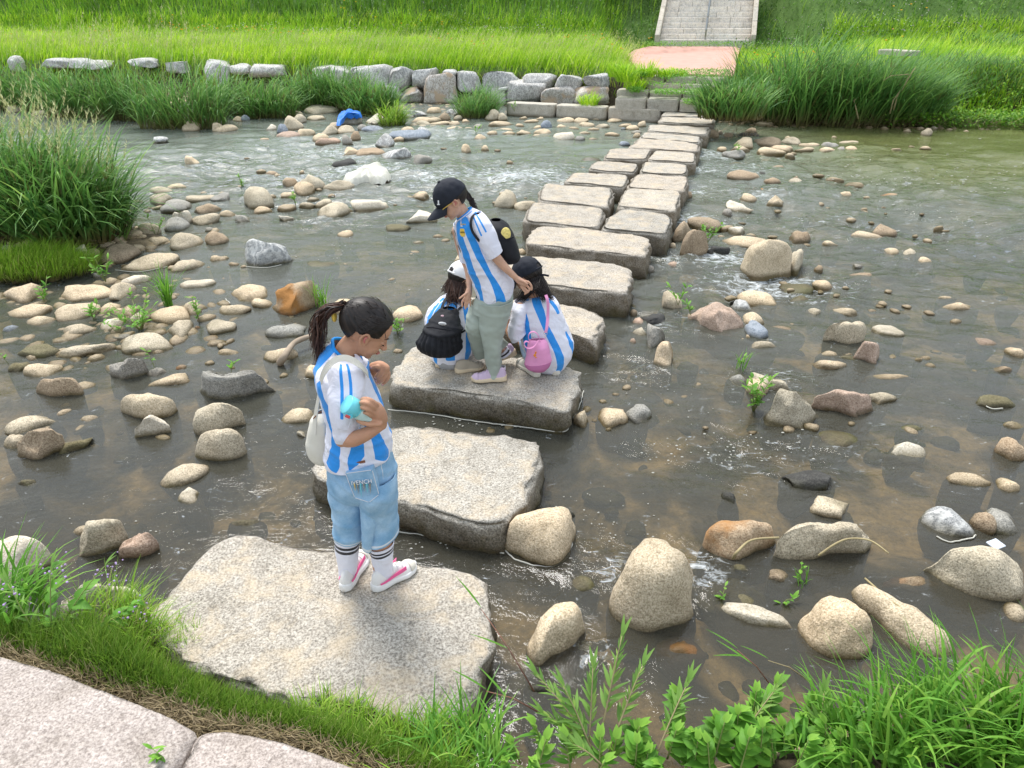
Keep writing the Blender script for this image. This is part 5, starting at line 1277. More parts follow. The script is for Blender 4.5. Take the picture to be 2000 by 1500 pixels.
# ---- bushes on the embankment top
def bush(px, py, dist, rad, lab, seed):
    c = PY(px, py, dist); c.z = tz(c.x, c.y); root = empty('bush', c, lab, 'bush', 'dark bushes on the embankment')
    n_ = 2600; v = NG(0, 1, (n_, 3)); v /= np.linalg.norm(v, axis=1)[:, None]
    q = v * (U(.55, 1.05, n_) ** .6)[:, None] * rad * np.array([1.25, .8, .75]); q[:, :2] *= (1 + .25 * np.sin(5 * v[:, 2] + seed))[:, None]
    q += np.array(c) + np.array([0, 0, rad * .5])
    P_ = [blade_arr(q, U(.08, .2, n_), U(.05, .09, n_), U(0, 6.28, n_), U(.5, 1.8, n_), U(0, .8, n_), 2, np.clip(NG(.3, .25, n_), 0, 1), wprof=lambda t: sin(pi * min(1, t * .9 + .08)))]
    blades_obj('leaves', P_, LM_HILL, root, tuple(c))
    bm = bmesh.new()
    for k in range(4): tube(bm, [Vector((0, 0, -.2)), Vector((NG(0, rad * .3), NG(0, rad * .2), rad * .6))], .03, 6, .01)
    bm_obj('branches', bm, M_BARK, smooth=True).parent = root
for i, (px, py, d_, rad, lab) in enumerate([(860, 2, 33, 1.5, 'dark bush at the top edge left of the stairway, its left end'), (980, 0, 33, 1.6, 'dark bush at the top edge, middle of the row'), (1090, 4, 32.5, 1.4, 'dark bush at the top edge, with paler shoots'), (1190, 8, 31.5, 1.3, 'dark bush at the top edge next to the stairway'),
      (1880, 8, 30, 1.5, 'dark bush on the embankment near the top right corner'), (1990, 22, 28.5, 1.4, 'brownish twiggy bush in the top right corner'), (250, -5, 36, 1.5, 'dark bush at the top edge on the left')]):
    bush(px, py, d_, rad, lab, i)
# ------------------------------------------------------------------ people
def mpp_y(px, py, y): return mpp(PY(px, py, y))
def cr_interp(A, m):
    """Catmull-Rom through the rows of A, m samples"""
    A = np.asarray(A, float); k = len(A)
    t = np.linspace(0, k - 1, m); i = np.clip(t.astype(int), 0, k - 2); f = (t - i)[:, None]
    A = A.reshape(k, -1)
    p0 = A[np.clip(i - 1, 0, k - 1)]; p1 = A[i]; p2 = A[i + 1]; p3 = A[np.clip(i + 2, 0, k - 1)]
    return .5 * (2 * p1 + (p2 - p0) * f + (2 * p0 - 5 * p1 + 4 * p2 - p3) * f ** 2 + (3 * p1 - p0 - 3 * p2 + p3) * f ** 3)
def loft(secs, rows=60, cols=96, sq=1.0, front=1.0):
    """secs: (xL,yL,xR,yR, ydist, halfdepth): both edges as seen in the photograph, distance and depth of the body part.
    returns V (rows*cols,3), v in 0..1, u angle 0..2pi (3pi/2 faces the camera)"""
    K = []
    for s in secs:
        xl, yl, xr, yr, yd, b_ = s[:6]
        l_ = PY(xl, yl, yd); r_ = PY(xr, yr, yd); c = (l_ + r_) / 2; a = (r_ - l_) / 2
        K.append([*c, *a, b_, s[6] if len(s) > 6 else 0.0])
    K = cr_interp(K, rows)
    u = np.arange(cols) * 2 * pi / cols
    cu, su_ = np.cos(u), np.sin(u)
    if sq != 1: cu = np.sign(cu) * np.abs(cu) ** sq; su_ = np.sign(su_) * np.abs(su_) ** sq
    Cn = K[:, None, 0:3]; Ax = K[:, None, 3:6]; B = np.zeros((rows, 1, 3)); B[:, 0, 1] = K[:, 6]; B[:, 0, 2] = K[:, 7]
    V = Cn + Ax * cu[None, :, None] + B * su_[None, :, None]
    vv = np.repeat(np.linspace(0, 1, rows), cols); uu = np.tile(u, rows)
    return V.reshape(-1, 3), vv, uu
def loft_caps(rows, cols, V):
    F = grid_faces(cols, rows, True)
    c0 = V[:cols].mean(0); c1 = V[-cols:].mean(0)
    n0 = len(V); V = np.concatenate([V, [c0, c1]])
    F0 = np.array([[(i + 1) % cols, i, n0] for i in range(cols)]); b_ = (rows - 1) * cols
    F1 = np.array([[b_ + i, b_ + (i + 1) % cols, n0 + 1] for i in range(cols)])
    return V, [F, np.concatenate([F0, F1])]
class Body:
    """collects closed pieces and unites them into one continuous skin"""
    def __init__(s): s.bm = bmesh.new()
    def ell(s, c, r, R=None, sub=3):
        M4 = Matrix.Translation(Vector(c)) @ (R.to_4x4() if R else Matrix.Identity(4)) @ Matrix.Diagonal((*r, 1))
        bmesh.ops.create_icosphere(s.bm, subdivisions=sub, radius=1, matrix=M4)
    def limb(s, pts, rad, seg=14, sub=6):
        A = [[*p, r_] for p, r_ in zip(pts, rad)]
        K = cr_interp(A, (len(pts) - 1) * sub + 1) if len(pts) > 2 else cr_interp([A[0], [(x_ + y_) / 2 for x_, y_ in zip(A[0], A[1])], A[1]], 2 * sub)
        P_ = [Vector(k[:3]) for k in K]; rings = []
        for i, p in enumerate(P_):
            t = (P_[min(i + 1, len(P_) - 1)] - P_[max(i - 1, 0)]).normalized()
            a = t.orthogonal().normalized() if i == 0 else (a - t * a.dot(t)).normalized()
            b_ = t.cross(a); rr = K[i][3]
            rings.append([s.bm.verts.new(p + (a * cos(2 * pi * k / seg) + b_ * sin(2 * pi * k / seg)) * rr) for k in range(seg)])
        for i in range(len(rings) - 1):
            for k in range(seg): s.bm.faces.new((rings[i][k], rings[i][(k + 1) % seg], rings[i + 1][(k + 1) % seg], rings[i + 1][k]))
        s.bm.faces.new(rings[0][::-1]); s.bm.faces.new(rings[-1])
        s.ell(P_[0], (K[0][3],) * 3, sub=2); s.ell(P_[-1], (K[-1][3],) * 3, sub=2)
    def loft(s, secs, rows=24, cols=28):
        V, _, _ = loft(secs, rows, cols); V, F = loft_caps(rows, cols, V)
        vs = [s.bm.verts.new(v) for v in V]
        for f in F:
            for q in f: s.bm.faces.new([vs[i] for i in q])
    def done(s, name, mat, root, voxel=.0035, smooth=3):
        bmesh.ops.recalc_face_normals(s.bm, faces=s.bm.faces)
        o = bm_obj(name, s.bm, mat, root, smooth=True)
        m = o.modifiers.new('remesh', 'REMESH'); m.mode = 'VOXEL'; m.voxel_size = voxel; m.use_smooth_shade = True
        m = o.modifiers.new('smooth', 'SMOOTH'); m.factor = .5; m.iterations = smooth
        return o
def frame(yaw, pitch, roll=0):
    """columns: forward, left, up; yaw from +X counter-clockwise, pitch up positive"""
    R = Matrix.Rotation(yaw, 3, 'Z') @ Matrix.Rotation(-pitch, 3, 'Y') @ Matrix.Rotation(roll, 3, 'X')
    return R
def skin_mat(name, col):
    m, n, l, b = new_mat(name)
    tc = n.new('ShaderNodeTexCoord'); no = node(n, 'ShaderNodeTexNoise', Scale=22.0, Detail=4.0); l.new(tc.outputs['Object'], no.inputs['Vector'])
    r = ramp(n, [(0.3, tuple(c * .9 for c in col)), (0.7, tuple(min(1, c * 1.08) for c in col))]); l.new(no.outputs['Fac'], r.inputs[0])
    l.new(r.outputs[0], b.inputs['Base Color']); b.inputs['Roughness'].default_value = .62; b.inputs['Specular IOR Level'].default_value = .28
    b.inputs['Subsurface Weight'].default_value = .12; b.inputs['Subsurface Radius'].default_value = (.012, .005, .003); b.inputs['Subsurface Scale'].default_value = .6
    return m
SKIN = skin_mat('skin', (.50, .27, .17)); SKIN2 = skin_mat('skin_pale', (.60, .36, .25))
def shirt_mat():
    m, n, l, b = new_mat('striped_jersey')
    a = n.new('ShaderNodeAttribute'); a.attribute_name = 'blue'; k = n.new('ShaderNodeAttribute'); k.attribute_name = 'black'
    tc = n.new('ShaderNodeTexCoord')
    f = math_n(n, l, 'GREATER_THAN', a.outputs['Fac'], 0.0); f2 = math_n(n, l, 'GREATER_THAN', k.outputs['Fac'], 0.0)
    c = mixc(n, l, f, (.74, .74, .83), (.012, .27, .76)); c = mixc(n, l, f2, c, (.02, .02, .025))
    l.new(c, b.inputs['Base Color']); b.inputs['Roughness'].default_value = .62; b.inputs['Sheen Weight'].default_value = .15
    no = node(n, 'ShaderNodeTexNoise', Scale=16.0, Detail=4.0, Distortion=.8); l.new(tc.outputs['Object'], no.inputs['Vector'])
    n2 = node(n, 'ShaderNodeTexNoise', Scale=900.0, Detail=1.0); l.new(tc.outputs['Object'], n2.inputs['Vector'])
    b1 = node(n, 'ShaderNodeBump', Strength=.6, Distance=.02); l.new(no.outputs['Fac'], b1.inputs['Height'])
    b2 = node(n, 'ShaderNodeBump', Strength=.2, Distance=.0008); l.new(n2.outputs['Fac'], b2.inputs['Height']); l.new(b1.outputs[0], b2.inputs['Normal'])
    l.new(b2.outputs[0], b.inputs['Normal'])
    return m
JERSEY = shirt_mat()
def denim_mat(name, lo, hi):
    m, n, l, b = new_mat(name); tc = n.new('ShaderNodeTexCoord')
    no = node(n, 'ShaderNodeTexNoise', Scale=9.0, Detail=6.0, Roughness=.6); l.new(tc.outputs['Object'], no.inputs['Vector'])
    r = ramp(n, [(0.35, lo), (0.65, hi)]); l.new(no.outputs['Fac'], r.inputs[0])
    wv = node(n, 'ShaderNodeTexNoise', Scale=420.0, Detail=2.0); l.new(tc.outputs['Object'], wv.inputs['Vector'])
    r2 = ramp(n, [(0.3, (.82, .82, .86)), (0.7, (1.15, 1.15, 1.12))]); l.new(wv.outputs['Fac'], r2.inputs[0])
    at = n.new('ShaderNodeAttribute'); at.attribute_name = 'seam'
    c = mixc(n, l, .8, r.outputs[0], r2.outputs[0], 'MULTIPLY'); c = mixc(n, l, math_n(n, l, 'GREATER_THAN', at.outputs['Fac'], 0.0), c, (.62, .66, .70))
    l.new(c, b.inputs['Base Color']); b.inputs['Roughness'].default_value = .85
    n3 = node(n, 'ShaderNodeTexNoise', Scale=14.0, Detail=4.0, Distortion=1.0); l.new(tc.outputs['Object'], n3.inputs['Vector'])
    b1 = node(n, 'ShaderNodeBump', Strength=.45, Distance=.012); l.new(n3.outputs['Fac'], b1.inputs['Height']); l.new(b1.outputs[0], b.inputs['Normal'])
    return m
DENIM = denim_mat('light_denim', (.18, .36, .55), (.38, .56, .73)); JEANS = denim_mat('pale_denim', (.30, .44, .60), (.46, .58, .72))
SAGE = plain('sage_green_cotton', (.36, .41, .36), .8, .5, 24, var=.07, vscale=6)
GREYC = plain('grey_cotton', (.36, .36, .37), .85, .4, 30, var=.06)
BLACKC = plain('black_fabric', (.012, .013, .017), .75, .5, 120, var=.3)
NAVYC = plain('black_cap_cotton', (.016, .019, .028), .8, .4, 90, var=.2)
WHITEC = plain('white_cotton', (.78, .78, .78), .8, .4, 60, var=.03)
SOCK = plain('white_sock', (.76, .75, .76), .9, .5, 300, var=.03)
CREAM = plain('cream_canvas', (.66, .63, .55), .85, .4, 200, var=.04)
PINKC = plain('pink_canvas', (.72, .30, .52), .8, .5, 30, var=.08)
PINKD = plain('dark_pink_canvas', (.50, .17, .35), .8, .4, 60, var=.08)
M_SHW = plain('white_shoe_leather', (.74, .72, .70), .55, .2, 80, var=.05)
M_SHC = plain('offwhite_shoe_suede', (.66, .62, .54), .85, .4, 200, var=.05)
M_SOLW = plain('white_rubber', (.78, .77, .76), .6, var=.03)
M_SOLC = plain('cream_rubber', (.66, .54, .38), .7, .2, 60, var=.08)
M_LAV = plain('lavender_suede', (.56, .44, .58), .8, .4, 150, var=.06)
M_BEI = plain('beige_shoe_mesh', (.44, .38, .30), .85, .6, 200, var=.15)
M_GRS = plain('pale_grey_shoe', (.50, .49, .45), .8, .4, 100, var=.1)
M_PSW = plain('pink_trim', (.78, .12, .30), .6, var=.04)
M_BAND = plain('black_band', (.01, .01, .015), .9)
M_TEAL = plain('turquoise_plastic', (.16, .62, .70), .35, var=.04, spec=.5)
M_BOT = plain('pastel_bottle', (.50, .66, .62), .35, var=.15, vscale=30, spec=.5)
M_RED = plain('coral_plastic', (.70, .10, .10), .4)
M_LIP = plain('lips', (.50, .16, .14), .5); M_LASH = plain('lashes', (.015, .01, .01), .8); M_BROW = plain('brows', (.10, .06, .04), .9)
M_GOLD = plain('gold_print', (.70, .48, .08), .6); M_NAIL = plain('nails', (.68, .36, .32), .4)
M_YEL = plain('yellow_patch', (.80, .66, .22), .7, var=.2, vscale=80); M_MET = plain('buckle_metal', (.5, .5, .5), .3, metal=1)
M_BRN = plain('leather_patch', (.22, .09, .05), .6)
M_ORG = plain('orange_print', (.85, .30, .03), .8)
def hair_mat(name, a_, b_c):
    m, n, l, b = new_mat(name); at = n.new('ShaderNodeAttribute'); at.attribute_name = 'tint'
    r = ramp(n, [(0, a_), (1, b_c)]); l.new(at.outputs['Fac'], r.inputs[0]); l.new(r.outputs[0], b.inputs['Base Color'])
    b.inputs['Roughness'].default_value = .45; b.inputs['Specular IOR Level'].default_value = .35; return m
HAIR = hair_mat('black_hair', (.006, .005, .005), (.030, .020, .016)); HAIRB = hair_mat('brown_tipped_hair', (.010, .006, .005), (.10, .045, .028))

def add_head(B, c, R, h, ear=True):
    """head of height h: cranium, face, jaw, nose, lips, ears; R columns forward/left/up"""
    S = lambda x, y, z: Vector(c) + R @ Vector((x * h, y * h, z * h))
    E = lambda x, y, z, a, b_, d, RR=None, sub=3: B.ell(S(x, y, z), (a * h, b_ * h, d * h), (R @ RR) if RR else R, sub)
    E(-.06, 0, .12, .45, .355, .40, sub=4); E(.10, 0, -.08, .285, .295, .36, sub=4); E(.12, 0, -.28, .24, .225, .19)
    E(.275, 0, -.405, .075, .095, .065); E(.20, .135, -.19, .155, .13, .15); E(.20, -.135, -.19, .155, .13, .15)
    E(.28, 0, .07, .115, .22, .12)
    B.limb([S(.385, 0, .02), S(.425, 0, -.06), S(.462, 0, -.135)], [.030 * h, .032 * h, .048 * h]); E(.43, .042, -.15, .038, .034, .03); E(.43, -.042, -.15, .038, .034, .03)
    E(.372, 0, -.255, .045, .082, .022); E(.365, 0, -.292, .042, .068, .024)
    for s in (1, -1):
        E(.325, s * .135, -.015, .05, .075, .042)
        if ear:
            E(-.02, s * .345, -.06, .085, .035, .135, Matrix.Rotation(-.15, 3, 'Y')); 
            B.limb([S(-.02, s * .375, -.17), S(-.09, s * .40, -.10), S(-.095, s * .405, .0), S(-.03, s * .39, .07), S(.035, s * .375, .02)], [.022 * h] * 5, 8, 4)
    return S
def face_parts(root, c, R, h, lips=True):
    S = lambda x, y, z: Vector(c) + R @ Vector((x * h, y * h, z * h))
    for s in (1, -1):
        for nm, mt, pts, r_ in (('eyelashes', M_LASH, [(.345, .075, -.035), (.378, .12, -.052), (.368, .165, -.048), (.325, .205, -.03)], .009), ('eyebrow', M_BROW, [(.385, .07, .075), (.385, .12, .10), (.355, .17, .10), (.31, .215, .08)], .013)):
            B = Body(); B.limb([S(x, s * y, z) for x, y, z in pts], [r_ * h * .7, r_ * h, r_ * h, r_ * h * .4], 8, 4); bmesh.ops.recalc_face_normals(B.bm, faces=B.bm.faces)
            bm_obj(nm, B.bm, mt, root, smooth=True)
        B = Body(); B.limb([S(.0, s * .392, -.09), S(-.035, s * .40, -.04), S(-.02, s * .392, .02)], [.012 * h, .02 * h, .012 * h], 8, 4)
        bm_obj('inner_ear', B.bm, M_LIP, root, smooth=True)  # dark reddish strip stands in for shade in the ear's hollow
    B = Body(); B.limb([S(.385, .07, -.268), S(.418, .03, -.258), S(.420, 0, -.262), S(.418, -.03, -.258), S(.385, -.07, -.268)], [.008 * h, .017 * h, .018 * h, .017 * h, .008 * h], 8, 4)
    B.limb([S(.385, .06, -.282), S(.412, 0, -.292), S(.385, -.06, -.282)], [.008 * h, .018 * h, .008 * h], 8, 4)
    bm_obj('lips', B.bm, M_LIP, root, smooth=True)
def strands(name, curves, mat, root, seg=5, flat=1.0):
    """curves: list of (list of points, r0, tint)"""
    V, F, T = [], [], []; b_ = 0
    for pts, r0, tint in curves:
        K = cr_interp([list(p) for p in pts], 9); n_ = len(K)
        a = None
        for i in range(n_):
            t = Vector(K[min(i + 1, n_ - 1)] - K[max(i - 1, 0)]).normalized()
            a = t.orthogonal().normalized() if a is None else (a - t * a.dot(t)).normalized()
            c_ = t.cross(a); f = i / (n_ - 1); rr = r0 * (.6 + .8 * sin(pi * min(f + .15, 1))) * (1 - f ** 3 * .85)
            for k in range(seg):
                V.append(Vector(K[i]) + (a * cos(2 * pi * k / seg) + c_ * sin(2 * pi * k / seg) * flat) * rr); T.append(min(1, max(0, tint + .25 * f)))
        for i in range(n_ - 1):
            for k in range(seg): F.append((b_ + i * seg + k, b_ + i * seg + (k + 1) % seg, b_ + (i + 1) * seg + (k + 1) % seg, b_ + (i + 1) * seg + k))
        b_ += n_ * seg
    me = np_mesh(name, np.array([v[:] for v in V]), np.array(F), mat, attrs={'tint': T})
    o = link(name, me, root); return o
def hair_cap(c, R, h, root, tie, keepf, mat=None, seed=0, k=1.06, groove=.010):
    """hair lying close on the skull, combed towards the point tie (head frame)"""
    V, F = SPH[4]; bm = bmesh.new(); bmesh.ops.create_icosphere(bm, subdivisions=6, radius=1)
    W = np.array([v.co[:] for v in bm.verts]); FF = np.array([[v.index for v in f.verts] for f in bm.faces]); bm.free()
    tie = np.array(tie, float); tn = tie / np.linalg.norm(tie)
    ax = np.cross(tn, [0, 0, 1.0]); ax /= np.linalg.norm(ax); ay = np.cross(tn, ax)
    ang = np.arctan2(W @ ax, W @ ay)
    L = np.array([[-.06, 0, .12]]) + W * np.array([[.45, .355, .40]]) * k
    g = np.array([mnoise.noise((a * 9 + seed, 0, w_[2] * .8)) + .6 * mnoise.noise((a * 24 + seed, 3, w_[2] * .8)) + .4 * mnoise.noise((a * 60, 5, w_[2])) for a, w_ in zip(ang, W)])
    L += W * (g * groove)[:, None]
    # fuller at the back
    L[:, 0] -= .03 * np.clip(-W[:, 0], 0, 1); L[:, 2] += .02 * np.clip(W[:, 2], 0, 1)
    kp = keepf(L[:, 0], L[:, 1], L[:, 2])
    FF = FF[kp[FF].all(1)]
    Wd = (np.array(R) @ (L * h).T).T + np.array(c)
    me = np_mesh('hair', Wd, FF, mat or HAIR, attrs={'tint': np.clip(.35 + g * .9, 0, 1)})
    o = link('hair', me, root); sm = o.modifiers.new('thickness', 'SOLIDIFY'); sm.thickness = .006; sm.offset = -1
    return o
def cap_obj(c, R, h, root, mat, tilt=-.10, k=1.14, back=False, brim=True, brim_len=.40):
    """baseball cap in the head frame; parts crown, brim, button, strap"""
    R2 = R @ Matrix.Rotation(-tilt, 3, 'Y'); rows, cols = 26, 72
    V = []; mask = []
    for i in range(rows):
        el = (i / (rows - 1)) * (pi / 2 + .10) - .10
        for j in range(cols):
            a = 2 * pi * j / cols
            rr = cos(el) if el > 0 else 1 + .02 * el
            seam = 1 - .010 * abs(cos(3 * a)) ** 30
            p = Vector((-.06 + .45 * k * rr * cos(a) * seam, .355 * k * rr * sin(a) * seam, .10 + .44 * k * sin(el) ** (1.0) if el > 0 else .10 + .44 * k * el))
            p += Vector((mnoise.noise(p * 9) * .012, mnoise.noise(p * 9 + Vector((7, 0, 0))) * .012, mnoise.noise(p * 7) * .014))
            V.append(Vector(c) + R2 @ (p * h))
            hole = back and abs(a - pi) < .25 and (el - .0) < .24 * sqrt(max(0, 1 - ((a - pi) / .25) ** 2)) and el > -.02
            mask.append(not hole)
    V.append(Vector(c) + R2 @ (Vector((-.06, 0, .10 + .44 * k)) * h)); mask.append(True)
    F = grid_faces(cols, rows, True); mk = np.array(mask); F = F[mk[F].all(1)]
    me = np_mesh('cap_crown', np.array([v[:] for v in V]), F, mat); o = link('cap_crown', me, root)
    sm = o.modifiers.new('thickness', 'SOLIDIFY'); sm.thickness = .003
    B = Body(); B.ell(Vector(c) + R2 @ (Vector((-.06, 0, .115 + .44 * k)) * h), (.05 * h, .05 * h, .025 * h), R2, 2); bm_obj('cap_button', B.bm, mat, root, smooth=True)
    if back:
        B = Body(); B.limb([Vector(c) + R2 @ (Vector((-.06 - .45 * k * cos(a) * 1.01, .355 * k * sin(a) * 1.01, .085)) * h) for a in (-.45, -.2, 0, .2, .45)], [.022 * h] * 5, 8, 5); bm_obj('cap_strap', B.bm, mat, root, smooth=True)
    if brim:
        V = []; m_, n_ = 12, 25
        for i in range(m_):
            t = i / (m_ - 1)
            for j in range(n_):
                a = (j / (n_ - 1) - .5) * 2 * 1.05
                x0 = -.06 + .45 * k * cos(a); y0 = .355 * k * sin(a)
                ext = brim_len * sqrt(max(0, 1 - (a / 1.12) ** 2)) ** .9
                x = x0 + ext * t; y = y0 * (1 - .06 * t)
                z = .075 - .06 * t - .13 * (y0 / .35) ** 2 * (.5 + .7 * t) + .02 * sin(pi * t)
                V.append(Vector(c) + R2 @ (Vector((x, y, z)) * h))
        me = np_mesh('cap_brim', np.array([v[:] for v in V]), grid_faces(n_, m_), mat); o = link('cap_brim', me, root)
        sm = o.modifiers.new('thickness', 'SOLIDIFY'); sm.thickness = .004
    return lambda x, y, z: Vector(c) + R2 @ (Vector((x, y, z)) * h)
def garment(name, secs, mat, root, rows=90, cols=160, stripes=(), black=(), wr=.006, ws=9.0, seed=0, fold=None, thick=.0, seams=(), sq=1.0, hem=0):
    """stripes: knots (v, u_deg, halfwidth_deg) in garment coordinates; u 270 = side towards the river path"""
    V, vv, uu = loft(secs, rows, cols, sq)
    c = V.reshape(rows, cols, 3).mean(1).repeat(cols, 0); nrm = V - c; nrm /= np.linalg.norm(nrm, axis=1)[:, None] + 1e-9
    d = noise3(V * np.array([1, 1, .7]), ws, seed) * wr + noise3(V, ws * 2.6, seed + 5) * wr * .45
    # pulled diagonal folds
    q = V @ np.array([.5, .2, 1.0]); d += np.maximum(0, np.sin(q * 46 + 6 * noise3(V, 3.0, seed + 8))) ** 3 * wr * .5
    if fold: d += fold(vv, uu)
    V = V + nrm * d[:, None]
    att = {}
    def field_(st):
        f = np.full(len(V), -9.0); deg = np.degrees(uu)
        for s in st:
            s = np.array(s, float); uc = np.interp(vv, s[:, 0], s[:, 1]); w = np.interp(vv, s[:, 0], s[:, 2], left=-5, right=-5)
            e = 3 * np.minimum(0, np.minimum(vv - s[0, 0], s[-1, 0] - vv)) * 100
            dd = np.abs((deg - uc + 180) % 360 - 180)
            f = np.maximum(f, np.where(e < 0, e, w - dd))
        return f
    att['blue'] = field_(stripes) if len(stripes) else np.full(len(V), -1.0)
    att['black'] = field_(black) if len(black) else np.full(len(V), -1.0)
    att['seam'] = field_(seams) if len(seams) else np.full(len(V), -1.0)
    me = np_mesh(name, V, grid_faces(cols, rows, True), mat, attrs=att)
    o = link(name, me, root)
    sm = o.modifiers.new('thickness', 'SOLIDIFY'); sm.thickness = .004; sm.offset = -1
    return o, V.reshape(rows, cols, 3)
def ribbon(name, pts, w, mat, root, thick=.003, wdir=None):
    """flat strap; wdir: direction of its width"""
    K = cr_interp([list(p) for p in pts], len(pts) * 6); bm = bmesh.new(); rows = []
    for i in range(len(K)):
        t = Vector(K[min(i + 1, len(K) - 1)] - K[max(i - 1, 0)]).normalized()
        wd = Vector(wdir) if wdir is not None else Vector((0, 0, 1)); wd = (wd - t * wd.dot(t)).normalized(); nn = t.cross(wd)
        p = Vector(K[i]); rows.append([bm.verts.new(p + wd * a * w / 2 + nn * b_ * thick / 2) for a, b_ in ((-1, -1), (1, -1), (1, 1), (-1, 1))])
    for i in range(len(rows) - 1):
        for k in range(4): bm.faces.new((rows[i][k], rows[i][(k + 1) % 4], rows[i + 1][(k + 1) % 4], rows[i + 1][k]))
    bm.faces.new(rows[0][::-1]); bm.faces.new(rows[-1])
    return bm_obj(name, bm, mat, root, smooth=False)
def fingers(B, spec, y, r=.0075):
    """each finger: list of (px,py,dy) traced joints"""
    for f in spec:
        pts = [PY(a, b_, y + c_) for a, b_, c_ in f[0]]; rr = f[1] if len(f) > 1 else r
        k = len(pts); B.limb(pts, [rr * (1.12 - .35 * i / (k - 1)) for i in range(k)], 10, 4)
def shoe(root, heel, toe, upper, sole, wid=.085, hgt=.075, lift=0, trim=None, accent=None, collar=.0, thick=.03, toe_down=0.0):
    """sneaker standing on the stone: parts shoe_upper, sole, trim, tongue, laces"""
    heel = Vector(heel); toe = Vector(toe); d = toe - heel; L = d.length; X_ = d.normalized(); Y_ = Vector((0, 0, 1)).cross(X_).normalized(); Z_ = X_.cross(Y_)
    par = empty('shoe', heel); par.parent = root; par.location = heel - root.location
    T = lambda x, y, z: (X_ * x * L + Y_ * y * wid + Z_ * z * L * .0 + Z_ * z)
    xs_ = np.linspace(0, 1, 22)
    hw = np.interp(xs_, [0, .05, .2, .45, .7, .88, .96, 1], [.12, .30, .38, .36, .50, .42, .27, .08])
    def put(name, V, rows, cols, mat):
        V2, F = loft_caps(rows, cols, np.array([v[:] for v in V])); me = np_mesh(name, V2, F, mat); o = bpy.data.objects.new(name, me); C.objects.link(o); o.parent = par; return o
    V = []; cols = 20
    for x, w in zip(xs_, hw):
        rocker = .008 * max(0, (x - .75) / .25) ** 2 + .004 * max(0, (.12 - x) / .12)
        th = thick * np.interp(x, [0, .3, .6, 1], [1.15, 1.0, .85, .75])
        for k in range(cols):
            a = 2 * pi * k / cols; cy, cz = cos(a), sin(a)
            cy = np.sign(cy) * abs(cy) ** .5; cz = np.sign(cz) * abs(cz) ** .5
            V.append(T(x, cy * w * 1.08 * (1.0 + .06 * (cz < 0)), 0) + Z_ * (th / 2 + rocker + cz * th / 2))
    put('sole', V, 22, cols, sole)
    V = []
    top = np.interp(xs_, [0, .04, .15, .32, .50, .72, .90, 1], [.45, .90, 1.0, .98, .80, .50, .38, .12]) * hgt
    for x, w, tp in zip(xs_, hw, top):
        th = thick * .9
        for k in range(cols):
            a = 2 * pi * k / cols; cy, cz = cos(a), sin(a)
            nar = 1 - .38 * max(0, cz) * np.interp(x, [0, .3, .6, 1], [.6, .9, .8, .3])
            V.append(T(.015 + x * .97, cy * abs(cy) ** -.25 * w * .98 * nar if abs(cy) > 1e-3 else 0, 0) + Z_ * (th * .6 + (max(cz, -.2)) * (tp)))
    put('shoe_upper', V, 22, cols, upper)
    if accent:     # toe cap and heel counter in a second colour
        V = []
        for x in np.linspace(.80, .99, 8):
            w = np.interp(x, xs_, hw); tp = np.interp(x, xs_, top)
            for k in range(cols):
                a = 2 * pi * k / cols; cy, cz = cos(a), sin(a)
                V.append(T(x, cy * w * 1.02, 0) + Z_ * (thick * .6 + max(cz, -.2) * (tp * 1.06)))
        put('toe_cap', V, 8, cols, accent)
    if trim:
        for s in (1, -1):
            pts = []
            for t in np.linspace(0, 1, 9):      # a tapering curved stripe along the side
                x = .12 + .56 * t; w = np.interp(x, xs_, hw); zz = thick + .010 + .020 * t ** 2.2
                pts.append((T(x, s * w * (1.05 - .10 * t), 0) + Z_ * zz, .0035 + .0085 * max(0, t - .1) * (1 if t < .85 else .8)))
            bm = bmesh.new(); rows_ = []
            for p, w_ in pts: rows_.append([bm.verts.new(p + Z_ * w_ * a + Y_ * s * (-.35 * w_ * max(0, a) + q)) for a, q in ((-1, 0), (1, 0), (1, .003), (-1, .003))])
            for i in range(8):
                for k in range(4): bm.faces.new((rows_[i][k], rows_[i][(k + 1) % 4], rows_[i + 1][(k + 1) % 4], rows_[i + 1][k]))
            bm.faces.new(rows_[0][::-1]); bm.faces.new(rows_[-1]); bmesh.ops.recalc_face_normals(bm, faces=bm.faces)
            me = bpy.data.meshes.new('side_stripe'); bm.to_mesh(me); bm.free(); me.materials.append(trim); o = bpy.data.objects.new('side_stripe', me); C.objects.link(o); o.parent = par
    for i in range(3):
        x = .46 + .10 * i; w = np.interp(x, xs_, hw); tp = np.interp(x, xs_, top)
        bm = bmesh.new(); tube(bm, [T(x, a * w * .62, 0) + Z_ * (thick * .6 + tp * (1.02 - .45 * a * a)) for a in (-1, -.5, 0, .5, 1)], .0032 if not trim else .006, 6)
        me = bpy.data.meshes.new('lace'); bm.to_mesh(me); bm.free(); me.materials.append(M_SOLW if trim else upper); o = bpy.data.objects.new('lace', me); C.objects.link(o); o.parent = par
    return par
def person(loc, label):
    return empty('person', loc, label, 'person')
def thing_at(name, loc, label, cat): return empty(name, loc, label, cat)

# ============ girl on the nearest stone
ZS = .18
g1 = P(712, 1140, ZS); Y1 = g1.y
r1 = person(g1, 'child with brown-tipped ponytail in denim shorts standing on the nearest stepping stone')
B = Body()
R1 = frame(radians(12), radians(-38)); H1 = .217
hc1 = PY(716, 644, Y1 + .03)
add_head(B, hc1, R1, H1)
